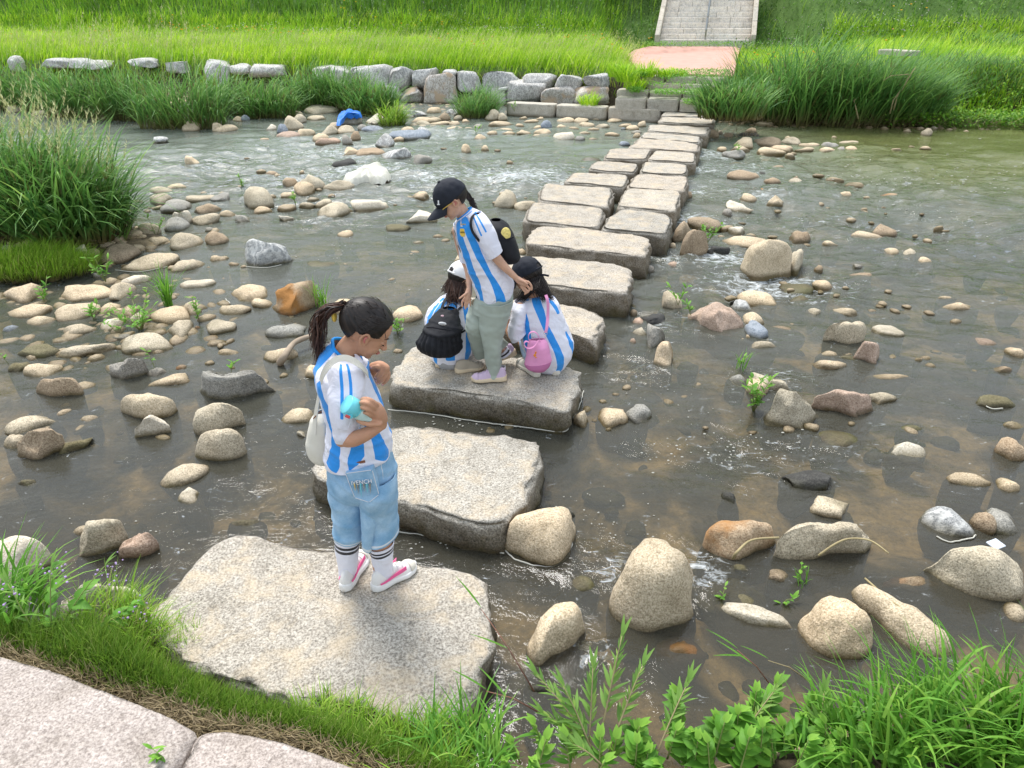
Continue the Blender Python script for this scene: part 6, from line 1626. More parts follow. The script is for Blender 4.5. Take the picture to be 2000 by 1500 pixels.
# neck, torso core
B.limb([PY(690, 672, Y1 + .03), PY(676, 692, Y1 + .02), PY(668, 725, Y1 + .02)], [.048, .050, .06])
B.limb([PY(670, 725, Y1 + .02), PY(682, 800, Y1), PY(700, 880, Y1), PY(706, 940, Y1)], [.085, .088, .082, .085], 20)
# right arm (near)
B.limb([PY(672, 728, Y1 - .08), PY(668, 800, Y1 - .14), PY(668, 860, Y1 - .15)], [.045, .036, .028])
B.limb([PY(669, 860, Y1 - .17), PY(690, 858, Y1 - .20), PY(718, 846, Y1 - .20), PY(746, 829, Y1 - .18)], [.025, .030, .026, .0195])
B.limb([PY(746, 830, Y1 - .18), PY(743, 815, Y1 - .185), PY(735, 800, Y1 - .19), PY(728, 792, Y1 - .19)], [.020, .027, .028, .022])
B.limb([PY(742, 826, Y1 - .19), PY(730, 820, Y1 - .195), PY(722, 806, Y1 - .195)], [.017, .020, .019])
yb = Y1 - .205
fingers(B, [([(735, 790, 0), (722, 781, -.012), (710, 779, .006), (704, 783, .03)], .0095), ([(732, 797, -.005), (719, 789, -.025), (707, 786, -.018), (700, 790, .01)], .0095),
            ([(729, 806, -.005), (717, 799, -.03), (706, 796, -.022), (699, 799, 0)], .009), ([(728, 814, 0), (718, 808, -.025), (709, 805, -.018)], .008), ([(742, 828, -.01), (724, 829, -.02), (708, 826, -.02), (699, 822, -.012)], .0095)], yb)
# left arm, hand under the chin
B.limb([PY(700, 722, Y1 + .10), PY(712, 765, Y1 + .19), PY(724, 752, Y1 + .20)], [.04, .032, .026])
B.limb([PY(724, 755, Y1 + .20), PY(726, 735, Y1 + .15), PY(729, 716, Y1 + .10)], [.027, .024, .018])
B.limb([PY(729, 716, Y1 + .10), PY(742, 714, Y1 + .08), PY(753, 719, Y1 + .07)], [.018, .020, .018])
B.limb([PY(733, 722, Y1 + .09), PY(745, 722, Y1 + .075), PY(755, 727, Y1 + .07)], [.012, .014, .012])
fingers(B, [([(748, 713, 0), (745, 722, -.012), (737, 732, -.018), (733, 738, -.016)], .0082), ([(754, 717, 0), (751, 727, -.012), (742, 738, -.018), (735, 744, -.016)], .0082), ([(757, 722, .004), (756, 732, -.006), (747, 743, -.012), (739, 748, -.01)], .0082),
            ([(759, 728, .01), (759, 737, .004), (753, 746, 0), (747, 751, 0)], .0075), ([(738, 717, -.012), (732, 716, -.02), (725, 718, -.022)], .0085)], Y1 + .07)
# legs
hl, hr_ = P(676, 1146, ZS), P(736, 1150, ZS)
YL, YR = hl.y + .045, hr_.y + .045
B.limb([PY(690, 940, Y1 + .04), PY(684, 1000, YL), PY(679, 1045, YL), PY(680, 1085, YL), PY(680, 1125, YL)], [.08, .060, .048, .046, .033], 16)
B.limb([PY(722, 940, Y1 - .03), PY(738, 1000, YR), PY(745, 1050, YR), PY(746, 1095, YR), PY(748, 1132, YR)], [.08, .062, .049, .047, .033], 16)
o = B.done('body', SKIN, r1, .0033, 3)
face_parts(r1, hc1, R1, H1)
# nails
for px, py, dy in ((733, 738, .048), (734.5, 744, .048), (738, 749, .052), (747, 751.5, .062), (724.5, 718, .04)):
    Bn = Body(); Bn.ell(PY(px, py, Y1 + dy), (.0045, .002, .005), sub=2); bm_obj('nail', Bn.bm, M_NAIL, r1, smooth=True)
hair_cap(hc1, R1, H1, r1, (-.48, 0, .16), lambda x, y, z: (x < .20 + .26 * np.clip(z - .12, 0, 1)) & ((z > .02 + .10 * np.clip(x + .1, 0, 1) - .35 * np.clip(-x - .12, 0, 1) + .25 * np.clip(x - .12, 0, 1)) | (x < -.22)) & (z > -.34), k=1.07, groove=.005)
S1_ = lambda x, y, z: hc1 + R1 @ (Vector((x, y, z)) * H1)
cv = []; rr = random.Random(4)
# hair swept from the forehead and temples to the tie
for i in range(420):
    s = rr.choice((1, -1)); a = rr.uniform(.15, 1.5); f = rr.uniform(0, 1)
    st_ = (.25 - .33 * f, s * (.12 + .26 * min(1, f * 1.6)) * rr.uniform(.75, 1), .36 - .34 * f ** 1.2)
    mid = (-.10 - .05 * f, s * .375 * rr.uniform(.5, 1.03), .30 - .25 * f)
    q0 = Vector(((st_[0] + .06) / .45, st_[1] / .355, (st_[2] - .12) / .40)).normalized() * 1.10; q1 = Vector(((mid[0] + .06) / .45, mid[1] / .355, (mid[2] - .12) / .40)).normalized() * 1.12
    un = lambda q: S1_(-.06 + q.x * .45, q.y * .355, .12 + q.z * .40)
    q2 = Vector((-.85, s * .35 * rr.random(), .35 * rr.uniform(-.2, 1))).normalized() * 1.13
    cv.append(([un(q0), un(q0.lerp(q1, .5).normalized() * 1.12), un(q1), un(q2), S1_(-.56, 0, .18)], rr.uniform(.0010, .0020), rr.uniform(0, .6)))
for i in range(40):
    q = Vector((rr.gauss(-.1, .6), rr.choice((1, -1)) * rr.uniform(.1, 1), rr.uniform(0, 1))).normalized() * 1.10; q2 = (q + Vector((-.35, rr.gauss(0, .2), rr.gauss(.05, .15)))).normalized() * rr.uniform(1.13, 1.24)
    cv.append(([un(q), un(q.lerp(q2, .5).normalized() * 1.17), un(q2)], .0009, .6))
strands('hair_strands', cv, HAIR, r1)
tp = S1_(-.58, 0, .19)
cv = []
ends = [(618, 712), (624, 705), (612, 690), (630, 700), (636, 690), (610, 668), (612, 655), (622, 640), (618, 722), (628, 716), (642, 668), (608, 680)]
for i in range(260):
    e = rr.choice(ends); ex, ey = e[0] + rr.gauss(0, 3.5), e[1] + rr.gauss(0, 4)
    top_ = PY(634 + rr.gauss(0, 5) - (8 if ey < 670 else 0), 612 + rr.gauss(0, 5), Y1 + .03 + rr.gauss(0, .018))
    mid = PY(618 + rr.gauss(0, 7) + (4 if ey > 690 else 0), 650 + rr.gauss(0, 8), Y1 + .03 + rr.gauss(0, .025))
    cv.append(([tp + Vector((rr.gauss(0, .004), rr.gauss(0, .006), rr.gauss(0, .006))), top_, mid, PY(ex, ey, Y1 + .02 + rr.gauss(0, .022))], rr.uniform(.0012, .003), rr.uniform(0, 1) ** 1.6))
strands('ponytail', cv, HAIRB, r1)
bm = bmesh.new(); bmesh.ops.create_uvsphere(bm, u_segments=16, v_segments=10, radius=1, matrix=Matrix.Translation(PY(653, 618, Y1 + .03)) @ Matrix.Diagonal((.010, .022, .022, 1)))
bm_obj('hair_tie', bm, M_GOLD, r1, smooth=True)
# jersey

secs = [(636, 898, 766, 882, Y1, .135), (635, 880, 767, 870, Y1, .138), (637, 855, 763, 850, Y1, .136), (639, 820, 755, 822, Y1, .135), (634, 795, 747, 797, Y1, .138), (626, 765, 735, 768, Y1, .145), (618, 735, 723, 742, Y1 + .005, .155), (617, 712, 717, 722, Y1 + .01, .155),
        (624, 694, 713, 713, Y1 + .015, .13), (636, 676, 708, 708, Y1 + .02, .095), (648, 664, 702, 703, Y1 + .025, .066)]
blue = [[(0.03, 243, 0), (.10, 233, 15), (.22, 238, 10), (.42, 236, 12), (.62, 232, 14), (.72, 241, 0)],        # back right stripe
        [(0.05, 264, 0), (.18, 277, 14), (.30, 284, 9), (.5, 286, 7), (.62, 300, 9), (.78, 288, 0)], [(0.03, 335, 6), (.12, 325, 17), (.3, 316, 9), (.5, 306, 13), (.62, 300, 8), (.8, 292, 0)],
        [(.40, 180, 24), (.6, 185, 26), (.8, 198, 24), (.93, 212, 22), (1, 218, 26)], [(0.03, 170, 18), (.3, 182, 12), (.4, 182, 18)], [(0.03, 20, 14), (.4, 15, 8), (.8, 5, 12)], [(0.03, 60, 12), (.4, 50, 8), (.8, 65, 0)], [(0.03, 120, 14), (.4, 130, 8), (.8, 125, 0)],
        [(.985, 0, 400), (1, 0, 400)], [(.93, 285, 26), (.945, 285, 26)]]
shirt1, SV = garment('jersey', secs, JERSEY, r1, rows=130, cols=220, stripes=blue, wr=.010, seed=3)
ring = SV[-1]; bm = bmesh.new(); pts = [Vector(p) for p in ring[::6]]; pts.append(pts[0]); tube(bm, pts, .0065, 8)
M_BLUE = plain('collar_blue', (.012, .27, .76), .6); bm_obj('collar', bm, M_BLUE, r1, smooth=True)
ysl = Y1 - .13
ssec = [(655, 692, 692, 700, Y1 - .04, .045), (645, 702, 706, 712, Y1 - .075, .066), (642, 735, 712, 742, ysl + .03, .072), (644, 770, 708, 776, ysl, .070), (647, 805, 702, 810, ysl - .015, .070), (651, 836, 700, 832, ysl - .02, .062), (655, 858, 698, 844, ysl - .02, .058)]
garment('sleeve', ssec, JERSEY, r1, rows=90, cols=140, wr=.006, seed=9, stripes=[[(.10, 265, 5), (.3, 268, 5), (.62, 272, 5.5)], [(.08, 290, 4.5), (.3, 294, 4.5), (.62, 298, 5)]])
garment('sleeve', [(690, 705, 716, 712, Y1 + .08, .06), (700, 725, 722, 735, Y1 + .13, .055), (706, 748, 730, 752, Y1 + .17, .05)], JERSEY, r1, rows=30, cols=60, wr=.004, seed=19)
# denim shorts
fold_s = lambda v, u: .010 * np.sin(u * 3 + v * 5) * v
garment('shorts', [(643, 882, 762, 868, Y1, .105), (643, 893, 764, 880, Y1, .118), (641, 915, 770, 905, Y1, .128), (643, 935, 773, 928, Y1, .132), (650, 958, 768, 952, Y1, .105), (656, 972, 764, 968, Y1, .06)], DENIM, r1, rows=60, cols=140, wr=.009, seed=5,
        seams=[[(.14, 0, 400), (.155, 0, 400)], [(.16, 222, .8), (1, 222, .8)], [(.1, 318, .8), (1, 322, .8)]])
garment('shorts_leg', [(644, 925, 712, 930, Y1 + .02, .09), (645, 955, 716, 962, Y1 + .03, .105), (649, 990, 714, 996, YL, .095), (652, 1020, 714, 1024, YL, .092), (652, 1037, 716, 1043, YL, .094)], DENIM, r1, rows=50, cols=100, wr=.007, seed=6, seams=[[(.93, 0, 400), (.945, 0, 400)]])
garment('shorts_leg', [(694, 925, 771, 922, Y1 - .02, .105), (698, 955, 774, 952, Y1 - .03, .118), (707, 992, 775, 990, YR - .01, .10), (714, 1022, 776, 1015, YR, .094), (716, 1047, 777, 1039, YR, .097)], DENIM, r1, rows=50, cols=100, wr=.007, seed=7, seams=[[(.93, 0, 400), (.945, 0, 400)]])
garment('shorts_flap', [(700, 960, 742, 965, Y1 - .075, .03), (706, 1000, 738, 1005, Y1 - .075, .035), (708, 1040, 730, 1042, YR - .085, .032), (709, 1068, 724, 1076, YR - .085, .020)], DENIM, r1, rows=30, cols=50, wr=.003, seed=8, seams=[[(.93, 0, 400), (.95, 0, 400)]])
# back pocket with its print, waist label
ypk = Y1 - .146
pk = [(676, 921), (728, 914), (741, 962), (722, 977), (694, 968)]
bm = bmesh.new(); ro = Vector(r1.location); off_ = [0, -.002, .012, .006, .0]
PKP = [PY(x, y, ypk + (.004 if i not in (2,) else .012)) for i, (x, y) in enumerate(pk)]
f0 = [bm.verts.new(p + Vector((0, -.012, 0)) - ro + Vector(r1.location)) for p in PKP]; f1 = [bm.verts.new(p + Vector((0, .03, 0))) for p in PKP]
bm.faces.new(f0); 
for i in range(5): bm.faces.new((f0[i], f0[(i + 1) % 5], f1[(i + 1) % 5], f1[i]))
bmesh.ops.recalc_face_normals(bm, faces=bm.faces); pocket = bm_obj('back_pocket', bm, DENIM, r1)
for i in range(5):
    bm = bmesh.new(); a_, b_ = PKP[i] + Vector((0, -.0135, 0)), PKP[(i + 1) % 5] + Vector((0, -.0135, 0)); tube(bm, [a_.lerp(b_, .04), b_.lerp(a_, .04)], .0013, 6); o = bm_obj('stitching', bm, SOCK, r1); 
def text_part(s, size, loc, rot, mat, root, name='lettering', ext=.0008):
    cu_ = bpy.data.curves.new(name, 'FONT'); cu_.body = s; cu_.size = size; cu_.extrude = ext; cu_.align_x = 'CENTER'; cu_.align_y = 'CENTER'
    to = bpy.data.objects.new(name + '_tmp', cu_); C.objects.link(to); dg = bpy.context.evaluated_depsgraph_get()
    me = bpy.data.meshes.new_from_object(to.evaluated_get(dg)); bpy.data.objects.remove(to); me.materials.append(mat); me.name = name
    o = bpy.data.objects.new(name, me); C.objects.link(o); o.parent = root; o.location = Vector(loc) - Vector(root.location); o.rotation_euler = rot; return o
text_part('IVENCH', .024, PY(706, 942, ypk - .0145), (radians(72), radians(-8), 0), SOCK, r1)
for i, (x, hh_, mt) in enumerate(((692, 14, M_GOLD), (698, 20, M_MET), (704, 26, M_TEAL), (710, 16, M_MET), (716, 18, M_TEAL), (722, 20, M_MET))):
    bm = bmesh.new(); tube(bm, [PY(x, 944, ypk - .014), PY(x + 2, 944 + hh_, ypk - .011)], .0035, 6, .0006); bm_obj('glitter_streak', bm, mt, r1)
ribbon('waist_label', [PY(673, 904, Y1 - .124), PY(692, 905, Y1 - .138), PY(713, 901, Y1 - .134)], .010, M_BRN, r1, .004)
# socks
for (xs0, yy_, nm) in (((655, 1047, 701, 1052, 657, 1075, 699, 1078, 662, 1105, 696, 1105, 664, 1130, 694, 1130), YL, 0), ((723, 1066, 768, 1058, 726, 1085, 766, 1080, 731, 1112, 765, 1110, 733, 1138, 765, 1136), YR, 1)):
    x = xs0; garment('sock', [(x[0], x[1], x[2], x[3], yy_, .052), (x[4], x[5], x[6], x[7], yy_, .049), (x[8], x[9], x[10], x[11], yy_, .040), (x[12], x[13], x[14], x[15], yy_, .038)], JERSEY, r1, rows=70, cols=60, wr=.0012, ws=20, seed=nm, black=[[(.11, 0, 400), (.15, 0, 400)], [(.20, 0, 400), (.24, 0, 400)]])
shoe(r1, P(672, 1158, ZS), P(712, 1083, ZS), M_SHW, M_SOLW, .088, .085, trim=M_PSW, accent=M_SHC, thick=.036)
shoe(r1, P(727, 1156, ZS), P(812, 1106, ZS), M_SHW, M_SOLW, .088, .085, trim=M_PSW, accent=M_SHC, thick=.036)
# bottle in her hand
bc, bd = PY(676, 789, Y1 - .225), PY(722, 812, Y1 - .185)
bt = thing_at('drinking_bottle', bc, 'pastel drinking bottle with turquoise cap held in the nearest child\'s hand', 'bottle')
ax = (bd - bc).normalized()
def cyl_part(name, a, b_, r_, mat, root, seg=28, r1_=None, bev=.0025):
    bm = bmesh.new(); L_ = (b_ - a).length; ps = [(0, r_ - bev), (bev, r_), (L_ - bev, r1_ or r_), (L_, (r1_ or r_) - bev)]
    t = (b_ - a).normalized(); u_ = t.orthogonal().normalized(); w_ = t.cross(u_); rg = []
    for d_, q in ps: rg.append([bm.verts.new(a + t * d_ + (u_ * cos(2 * pi * k / seg) + w_ * sin(2 * pi * k / seg)) * q) for k in range(seg)])
    for i in range(3):
        for k in range(seg): bm.faces.new((rg[i][k], rg[i][(k + 1) % seg], rg[i + 1][(k + 1) % seg], rg[i + 1][k]))
    bm.faces.new(rg[0][::-1]); bm.faces.new(rg[-1]); bmesh.ops.recalc_face_normals(bm, faces=bm.faces)
    return bm_obj(name, bm, mat, root, smooth=False if seg < 12 else True)
cyl_part('cap', bc, bc + ax * .044, .0365, M_TEAL, bt); cyl_part('cap_ring', bc + ax * .0445, bc + ax * .052, .034, M_TEAL, bt); cyl_part('flask', bc + ax * .0525, bc + ax * .15, .033, M_BOT, bt)
bm = bmesh.new(); bmesh.ops.create_cube(bm, size=1, matrix=Matrix.Translation(PY(681, 812, Y1 - .25)) @ Matrix.Rotation(.45, 4, 'Y') @ Matrix.Diagonal((.030, .014, .014, 1))); bmesh.ops.bevel(bm, geom=list(bm.edges), offset=.003, segments=2, affect='EDGES'); lt = bm_obj('latch', bm, M_TEAL, bt)
bm = bmesh.new(); bmesh.ops.create_cube(bm, size=1, matrix=Matrix.Translation(PY(679, 813.5, Y1 - .259)) @ Matrix.Rotation(.45, 4, 'Y') @ Matrix.Diagonal((.018, .006, .009, 1))); bm_obj('button', bm, M_RED, bt)
# cream sling bag
bg = thing_at('sling_bag', PY(622, 850, Y1 + .02), 'cream canvas sling bag hanging behind the nearest child\'s hip', 'bag')
garment('bag_body', [(618, 806, 642, 803, Y1 + .03, .02), (609, 820, 650, 815, Y1 + .03, .055), (602, 848, 652, 845, Y1 + .03, .065), (601, 872, 652, 872, Y1 + .03, .065), (608, 890, 650, 892, Y1 + .03, .055), (622, 901, 644, 902, Y1 + .03, .025)], CREAM, bg, rows=50, cols=70, wr=.004, seed=2)
ribbon('zip', [PY(612, 818, Y1 - .03), PY(624, 806, Y1 - .02), PY(640, 803, Y1 - .02)], .004, M_BRN, bg, .002)
pts = [PY(613, 848, Y1 - .03), PY(616, 815, Y1 - .02), PY(621, 785, Y1 - .03), PY(624, 764, Y1 - .06), PY(628, 738, Y1 - .15), PY(640, 716, Y1 - .17), PY(655, 703, Y1 - .15), PY(673, 699, Y1 - .13), PY(693, 706, Y1 - .14), PY(709, 719, Y1 - .13), PY(719, 733, Y1 - .09)]
ribbon('strap', pts, .024, CREAM, bg, .003, wdir=(.25, -.45, -.85))

# ============ walking girl with the black cap
g2 = P(955, 742, ZS); Y2 = g2.y + .03
r2 = person(g2, 'child in black cap and sage trousers walking across the third stepping stone')
B = Body(); R2_ = frame(radians(198), radians(-34), radians(4)); H2 = .222; hc2 = PY(881, 391, Y2 - .02)
add_head(B, hc2, R2_, H2)
B.limb([PY(894, 402, Y2 + .0), PY(903, 416, Y2 + .02), PY(914, 432, Y2 + .02)], [.043, .045, .055])
B.limb([PY(915, 440, Y2 + .02), PY(940, 500, Y2), PY(960, 552, Y2), PY(962, 600, Y2)], [.075, .08, .07, .065], 20)
B.limb([PY(936, 440, Y2 - .08), PY(952, 478, Y2 - .11), PY(972, 506, Y2 - .11), PY(990, 526, Y2 - .10), PY(1008, 543, Y2 - .08)], [.038, .036, .032, .026, .019])
B.limb([PY(1008, 543, Y2 - .08), PY(1016, 549, Y2 - .08), PY(1024, 554, Y2 - .08)], [.019, .023, .021])
fingers(B, [([(1022, 549, 0), (1032, 551, -.005), (1038, 559, -.005), (1038.5, 566, 0)], .0085), ([(1024, 555, .005), (1031, 560, 0), (1034, 566, .0), (1031, 571, .005)], .008), ([(1021, 558, .01), (1026, 564, .005), (1030, 569, .005), (1028, 573, .01)], .008),
            ([(1018, 559, .012), (1022, 566, .01), (1026, 571, .01), (1025, 575, .012)], .0075), ([(1014, 546, -.02), (1023, 550, -.028), (1030, 555, -.03)], .0085)], Y2 - .08)
B.limb([PY(893, 450, Y2 + .12), PY(903, 495, Y2 + .16), PY(914, 522, Y2 + .14), PY(917, 545, Y2 + .08), PY(917, 563, Y2 + .03)], [.036, .032, .030, .025, .018])
B.limb([PY(917, 563, Y2 + .03), PY(914, 574, Y2 + .01), PY(912, 583, Y2)], [.018, .022, .020]); B.limb([PY(919, 566, Y2 + .03), PY(917, 578, Y2 + .01)], [.014, .015])
fingers(B, [([(907, 583, 0), (902.5, 591, -.004), (903, 599, -.006)], .0078), ([(911, 586, 0), (908, 595, -.004), (909, 603, -.006)], .0078), ([(915, 587, 0), (913, 593, -.004), (912, 600, .006)], .0075), ([(918, 584, 0), (918.5, 591, -.004), (918.5, 597, -.004)], .007), ([(911, 573, -.01), (904, 578, -.02), (897.5, 583, -.02)], .008)], Y2)
B.limb([PY(975, 590, Y2 - .05), PY(966, 650, Y2 - .04), PY(967, 700, Y2 - .02), PY(970, 735, Y2)], [.055, .045, .038, .03]); B.limb([PY(940, 600, Y2 + .07), PY(936, 640, Y2 + .06), PY(952, 670, Y2 + .11), PY(980, 688, Y2 + .18)], [.055, .042, .035, .03])
B.done('body', SKIN2, r2, .0035, 3); face_parts(r2, hc2, R2_, H2)
hair_cap(hc2, R2_, H2, r2, (-.48, 0, .05), lambda x, y, z: (x < .16) & ((z > .02 - .4 * np.clip(-x - .05, 0, 1)) | (x < -.18)) & (z > -.26), k=1.05)
S2_ = cap_obj(hc2, R2_, H2, r2, NAVYC, tilt=-.06, k=1.14, brim_len=.42)
# white emblem on the cap
B = Body(); q = PY(855, 371, hc2.y - .088); q = S2_(.345, .245, .22)
for dx, dz, rx, rz in ((0, .012, .005, .007), (0, .002, .0055, .005), (0, -.007, .010, .0035)): B.ell(S2_(.33, .258, .24) + Vector((dx, -.006, dz)), (rx, .003, rz), sub=2)
bm_obj('emblem', B.bm, WHITEC, r2, smooth=True)
S2h = lambda x, y, z: hc2 + R2_ @ (Vector((x, y, z)) * H2)
cv = []
for i in range(90):
    e = (930 + rr.gauss(0, 3), 412 + rr.gauss(0, 3.5))
    cv.append(([S2h(-.50, rr.gauss(0, .04), .0 + rr.gauss(0, .04)), PY(914 + rr.gauss(0, 2), 384 + rr.gauss(0, 3), Y2 + .06), PY(922 + rr.gauss(0, 2.5), 394 + rr.gauss(0, 3), Y2 + .07), PY(*e, Y2 + .07)], rr.uniform(.002, .004), rr.uniform(0, .6)))
strands('ponytail', cv, HAIR, r2)
bm = bmesh.new(); tube(bm, [S2h(.36, .31, .02), S2h(.18, .36, .03), S2h(.02, .375, .02)], .0022, 6); bm_obj('glasses_temple', bm, M_GOLD, r2)
secs = [(934, 588, 1001, 577, Y2, .115), (929, 572, 1003, 565, Y2, .12), (920, 545, 1000, 543, Y2, .12), (909, 518, 987, 513, Y2, .12), (898, 490, 973, 482, Y2, .125), (891, 463, 960, 450, Y2 + .005, .135), (888, 446, 950, 430, Y2 + .01, .14), (888, 436, 938, 416, Y2 + .015, .12), (892, 430, 926, 408, Y2 + .02, .08), (894, 427, 920, 406, Y2 + .02, .052)]
blue = [[(0.0, 292, 17), (.12, 288, 14), (.3, 276, 8), (.5, 270, 12), (.7, 268, 16), (.86, 266, 18), (.9, 262, 14)], [(0.0, 222, 12), (.12, 226, 8), (.25, 222, 17), (.45, 228, 15), (.7, 228, 12), (.9, 232, 14)], [(0.42, 342, 0), (.5, 338, 9), (.6, 340, 9), (.85, 330, 10)],
        [(0, 170, 14), (.3, 175, 8), (.8, 180, 14)], [(0, 120, 14), (.3, 118, 8), (.8, 115, 14)], [(0, 60, 14), (.3, 62, 8), (.8, 60, 14)], [(.985, 0, 400), (1, 0, 400)], [(.90, 290, 40), (.915, 290, 40)]]
blk = [[(.44, 196, 0), (.46, 196, 9), (.50, 200, 9), (.505, 203, 5), (.62, 204, 5), (.625, 200, 9), (.66, 196, 9), (.68, 196, 0)]]
sh2, SV2 = garment('jersey', secs, JERSEY, r2, rows=130, cols=220, stripes=blue, black=blk, wr=.009, seed=23)
bm = bmesh.new(); ring = SV2[-1]; pts = [Vector(p) for p in ring[::6]]; pts.append(pts[0]); tube(bm, pts, .006, 8); bm_obj('collar', bm, M_BLUE, r2, smooth=True)
garment('sleeve', [(915, 422, 940, 414, Y2 - .06, .05), (920, 442, 953, 428, Y2 - .09, .068), (930, 466, 965, 450, Y2 - .11, .066), (942, 487, 973, 472, Y2 - .115, .062), (953, 506, 980, 490, Y2 - .115, .058)], JERSEY, r2, rows=80, cols=120, wr=.005, seed=24,
        stripes=[[(0.05, 262, 5), (.45, 258, 5)], [(0.0, 288, 5), (.42, 290, 5)]])
garment('sleeve', [(886, 438, 902, 434, Y2 + .10, .06), (890, 465, 910, 465, Y2 + .14, .055), (897, 490, 916, 490, Y2 + .155, .05), (899, 509, 917, 512, Y2 + .15, .048)], JERSEY, r2, rows=40, cols=60, wr=.004, seed=25)
# crest: gold shield with dark monogram, blue-white band and three stars
def on_surface(SVg, v, udeg, lift=.004):
    r_, c_, _ = SVg.shape; return Vector(SVg[int(v * (r_ - 1)), int((udeg % 360) / 360 * c_) % c_])
cp = on_surface(SV2, .66, 247); 
def plate(name, pts2, mat, c_, X_, Y_, N_, root, th=.002):
    bm = bmesh.new(); a = [bm.verts.new(c_ + X_ * x + Y_ * y + N_ * .004) for x, y in pts2]; b_ = [bm.verts.new(c_ + X_ * x + Y_ * y - N_ * .008) for x, y in pts2]; n_ = len(a)
    bm.faces.new(a); bm.faces.new(b_[::-1])
    for i in range(n_): bm.faces.new((a[i], a[(i + 1) % n_], b_[(i + 1) % n_], b_[i]))
    bmesh.ops.recalc_face_normals(bm, faces=bm.faces); return bm_obj(name, bm, mat, root)
NX = Vector((.96, -.25, 0)).normalized(); NN = Vector((-.30, -.93, .2)).normalized(); NY = NN.cross(NX).normalized()
if NY.z < 0: NY = -NY
shield = [(-.018, .02), (.018, .02), (.019, -.012), (.010, -.026), (0, -.030), (-.010, -.026), (-.019, -.012)]
plate('crest', shield, M_GOLD, cp, NX, NY, NN, r2); plate('crest_band', [(-.016, .022), (.016, .022), (.016, .032), (-.016, .032)], M_BLUE, cp, NX, NY, NN, r2)
for sx in (-.014, 0, .014):
    st5 = [(sx + .005 * (1 if k % 2 == 0 else .45) * sin(k * pi / 5), .048 + .005 * (1 if k % 2 == 0 else .45) * cos(k * pi / 5)) for k in range(10)]; plate('star', st5, M_GOLD, cp, NX, NY, NN, r2)
Rm = Matrix((NX, NY, NN)).transposed(); text_part('AFA', .017, cp + NN * .0055 - NY * .002, Rm.to_euler(), M_BAND, r2, 'monogram')
# trousers
garment('trousers', [(930, 580, 1001, 572, Y2, .11), (926, 592, 1001, 592, Y2, .12), (922, 608, 997, 610, Y2, .12)], SAGE, r2, rows=30, cols=100, wr=.005, seed=30)
garment('trouser_leg', [(935, 590, 1000, 586, Y2 - .05, .085), (937, 625, 992, 622, Y2 - .05, .085), (941, 655, 983, 652, Y2 - .045, .075), (945, 685, 978, 685, Y2 - .035, .07), (951, 712, 979, 712, Y2 - .02, .065), (954, 735, 975, 732, Y2 - .01, .055)], SAGE, r2, rows=90, cols=100, wr=.009, ws=11, seed=31)
garment('trouser_leg', [(921, 590, 960, 596, Y2 + .06, .085), (909, 627, 955, 632, Y2 + .03, .085), (913, 652, 960, 646, Y2 + .06, .08), (921, 678, 978, 658, Y2 + .11, .075), (931, 701, 992, 671, Y2 + .15, .06)], SAGE, r2, rows=90, cols=100, wr=.009, ws=11, seed=32)
garment('sock', [(968, 722, 986, 716, Y2, .035), (968, 735, 988, 730, Y2, .036)], JERSEY, r2, rows=30, cols=40, wr=.001, seed=3, black=[[(.4, 0, 400), (.6, 0, 400)]])
garment('sock', [(976, 690, 990, 678, Y2 + .17, .035), (978, 700, 998, 688, Y2 + .17, .036)], JERSEY, r2, rows=30, cols=40, wr=.001, seed=4, black=[[(.4, 0, 400), (.6, 0, 400)]])
shoe(r2, P(990, 743, ZS), P(920, 744, ZS), M_LAV, M_SOLC, .085, .085, accent=M_LAV, thick=.040)
shoe(r2, PY(1010, 692, Y2 + .22) + Vector((0, 0, 0)), P(950, 712, ZS), M_LAV, M_SOLC, .085, .085, accent=M_LAV, thick=.040)
# small black backpack
bp_ = thing_at('backpack', PY(985, 470, Y2 + .06), 'small black backpack with a yellow patch on the walking child\'s back', 'backpack')
garment('pack_body', [(960, 430, 978, 430, Y2 + .06, .04), (952, 438, 990, 440, Y2 + .06, .10), (956, 455, 1001, 456, Y2 + .06, .12), (966, 478, 1009, 478, Y2 + .06, .125), (976, 495, 1014, 498, Y2 + .06, .115), (990, 511, 1012, 506, Y2 + .06, .07)], BLACKC, bp_, rows=60, cols=100, wr=.005, seed=40, sq=.75)
ribbon('strap', [PY(945, 432, Y2 - .02), PY(934, 417, Y2 - .06), PY(924, 421, Y2 - .115), PY(919.5, 434, Y2 - .15), PY(922, 450, Y2 - .16), PY(932, 466, Y2 - .17), PY(940, 474, Y2 - .15)], .016, BLACKC, bp_, .004, wdir=(1, 0, .3))
ribbon('strap', [PY(892, 445, Y2 - .03), PY(889, 437, Y2 + .02), PY(896, 428, Y2 + .06)], .016, BLACKC, bp_, .004, wdir=(1, 0, .3))
B = Body(); B.ell(PY(988, 457, Y2 - .055), (.032, .010, .043), sub=3); o = bm_obj('patch', B.bm, M_YEL, bp_, smooth=True)
ribbon('pocket_edge', [PY(976, 470, Y2 - .062), PY(990, 468, Y2 - .068), PY(1003, 463, Y2 - .05)], .01, BLACKC, bp_, .004)

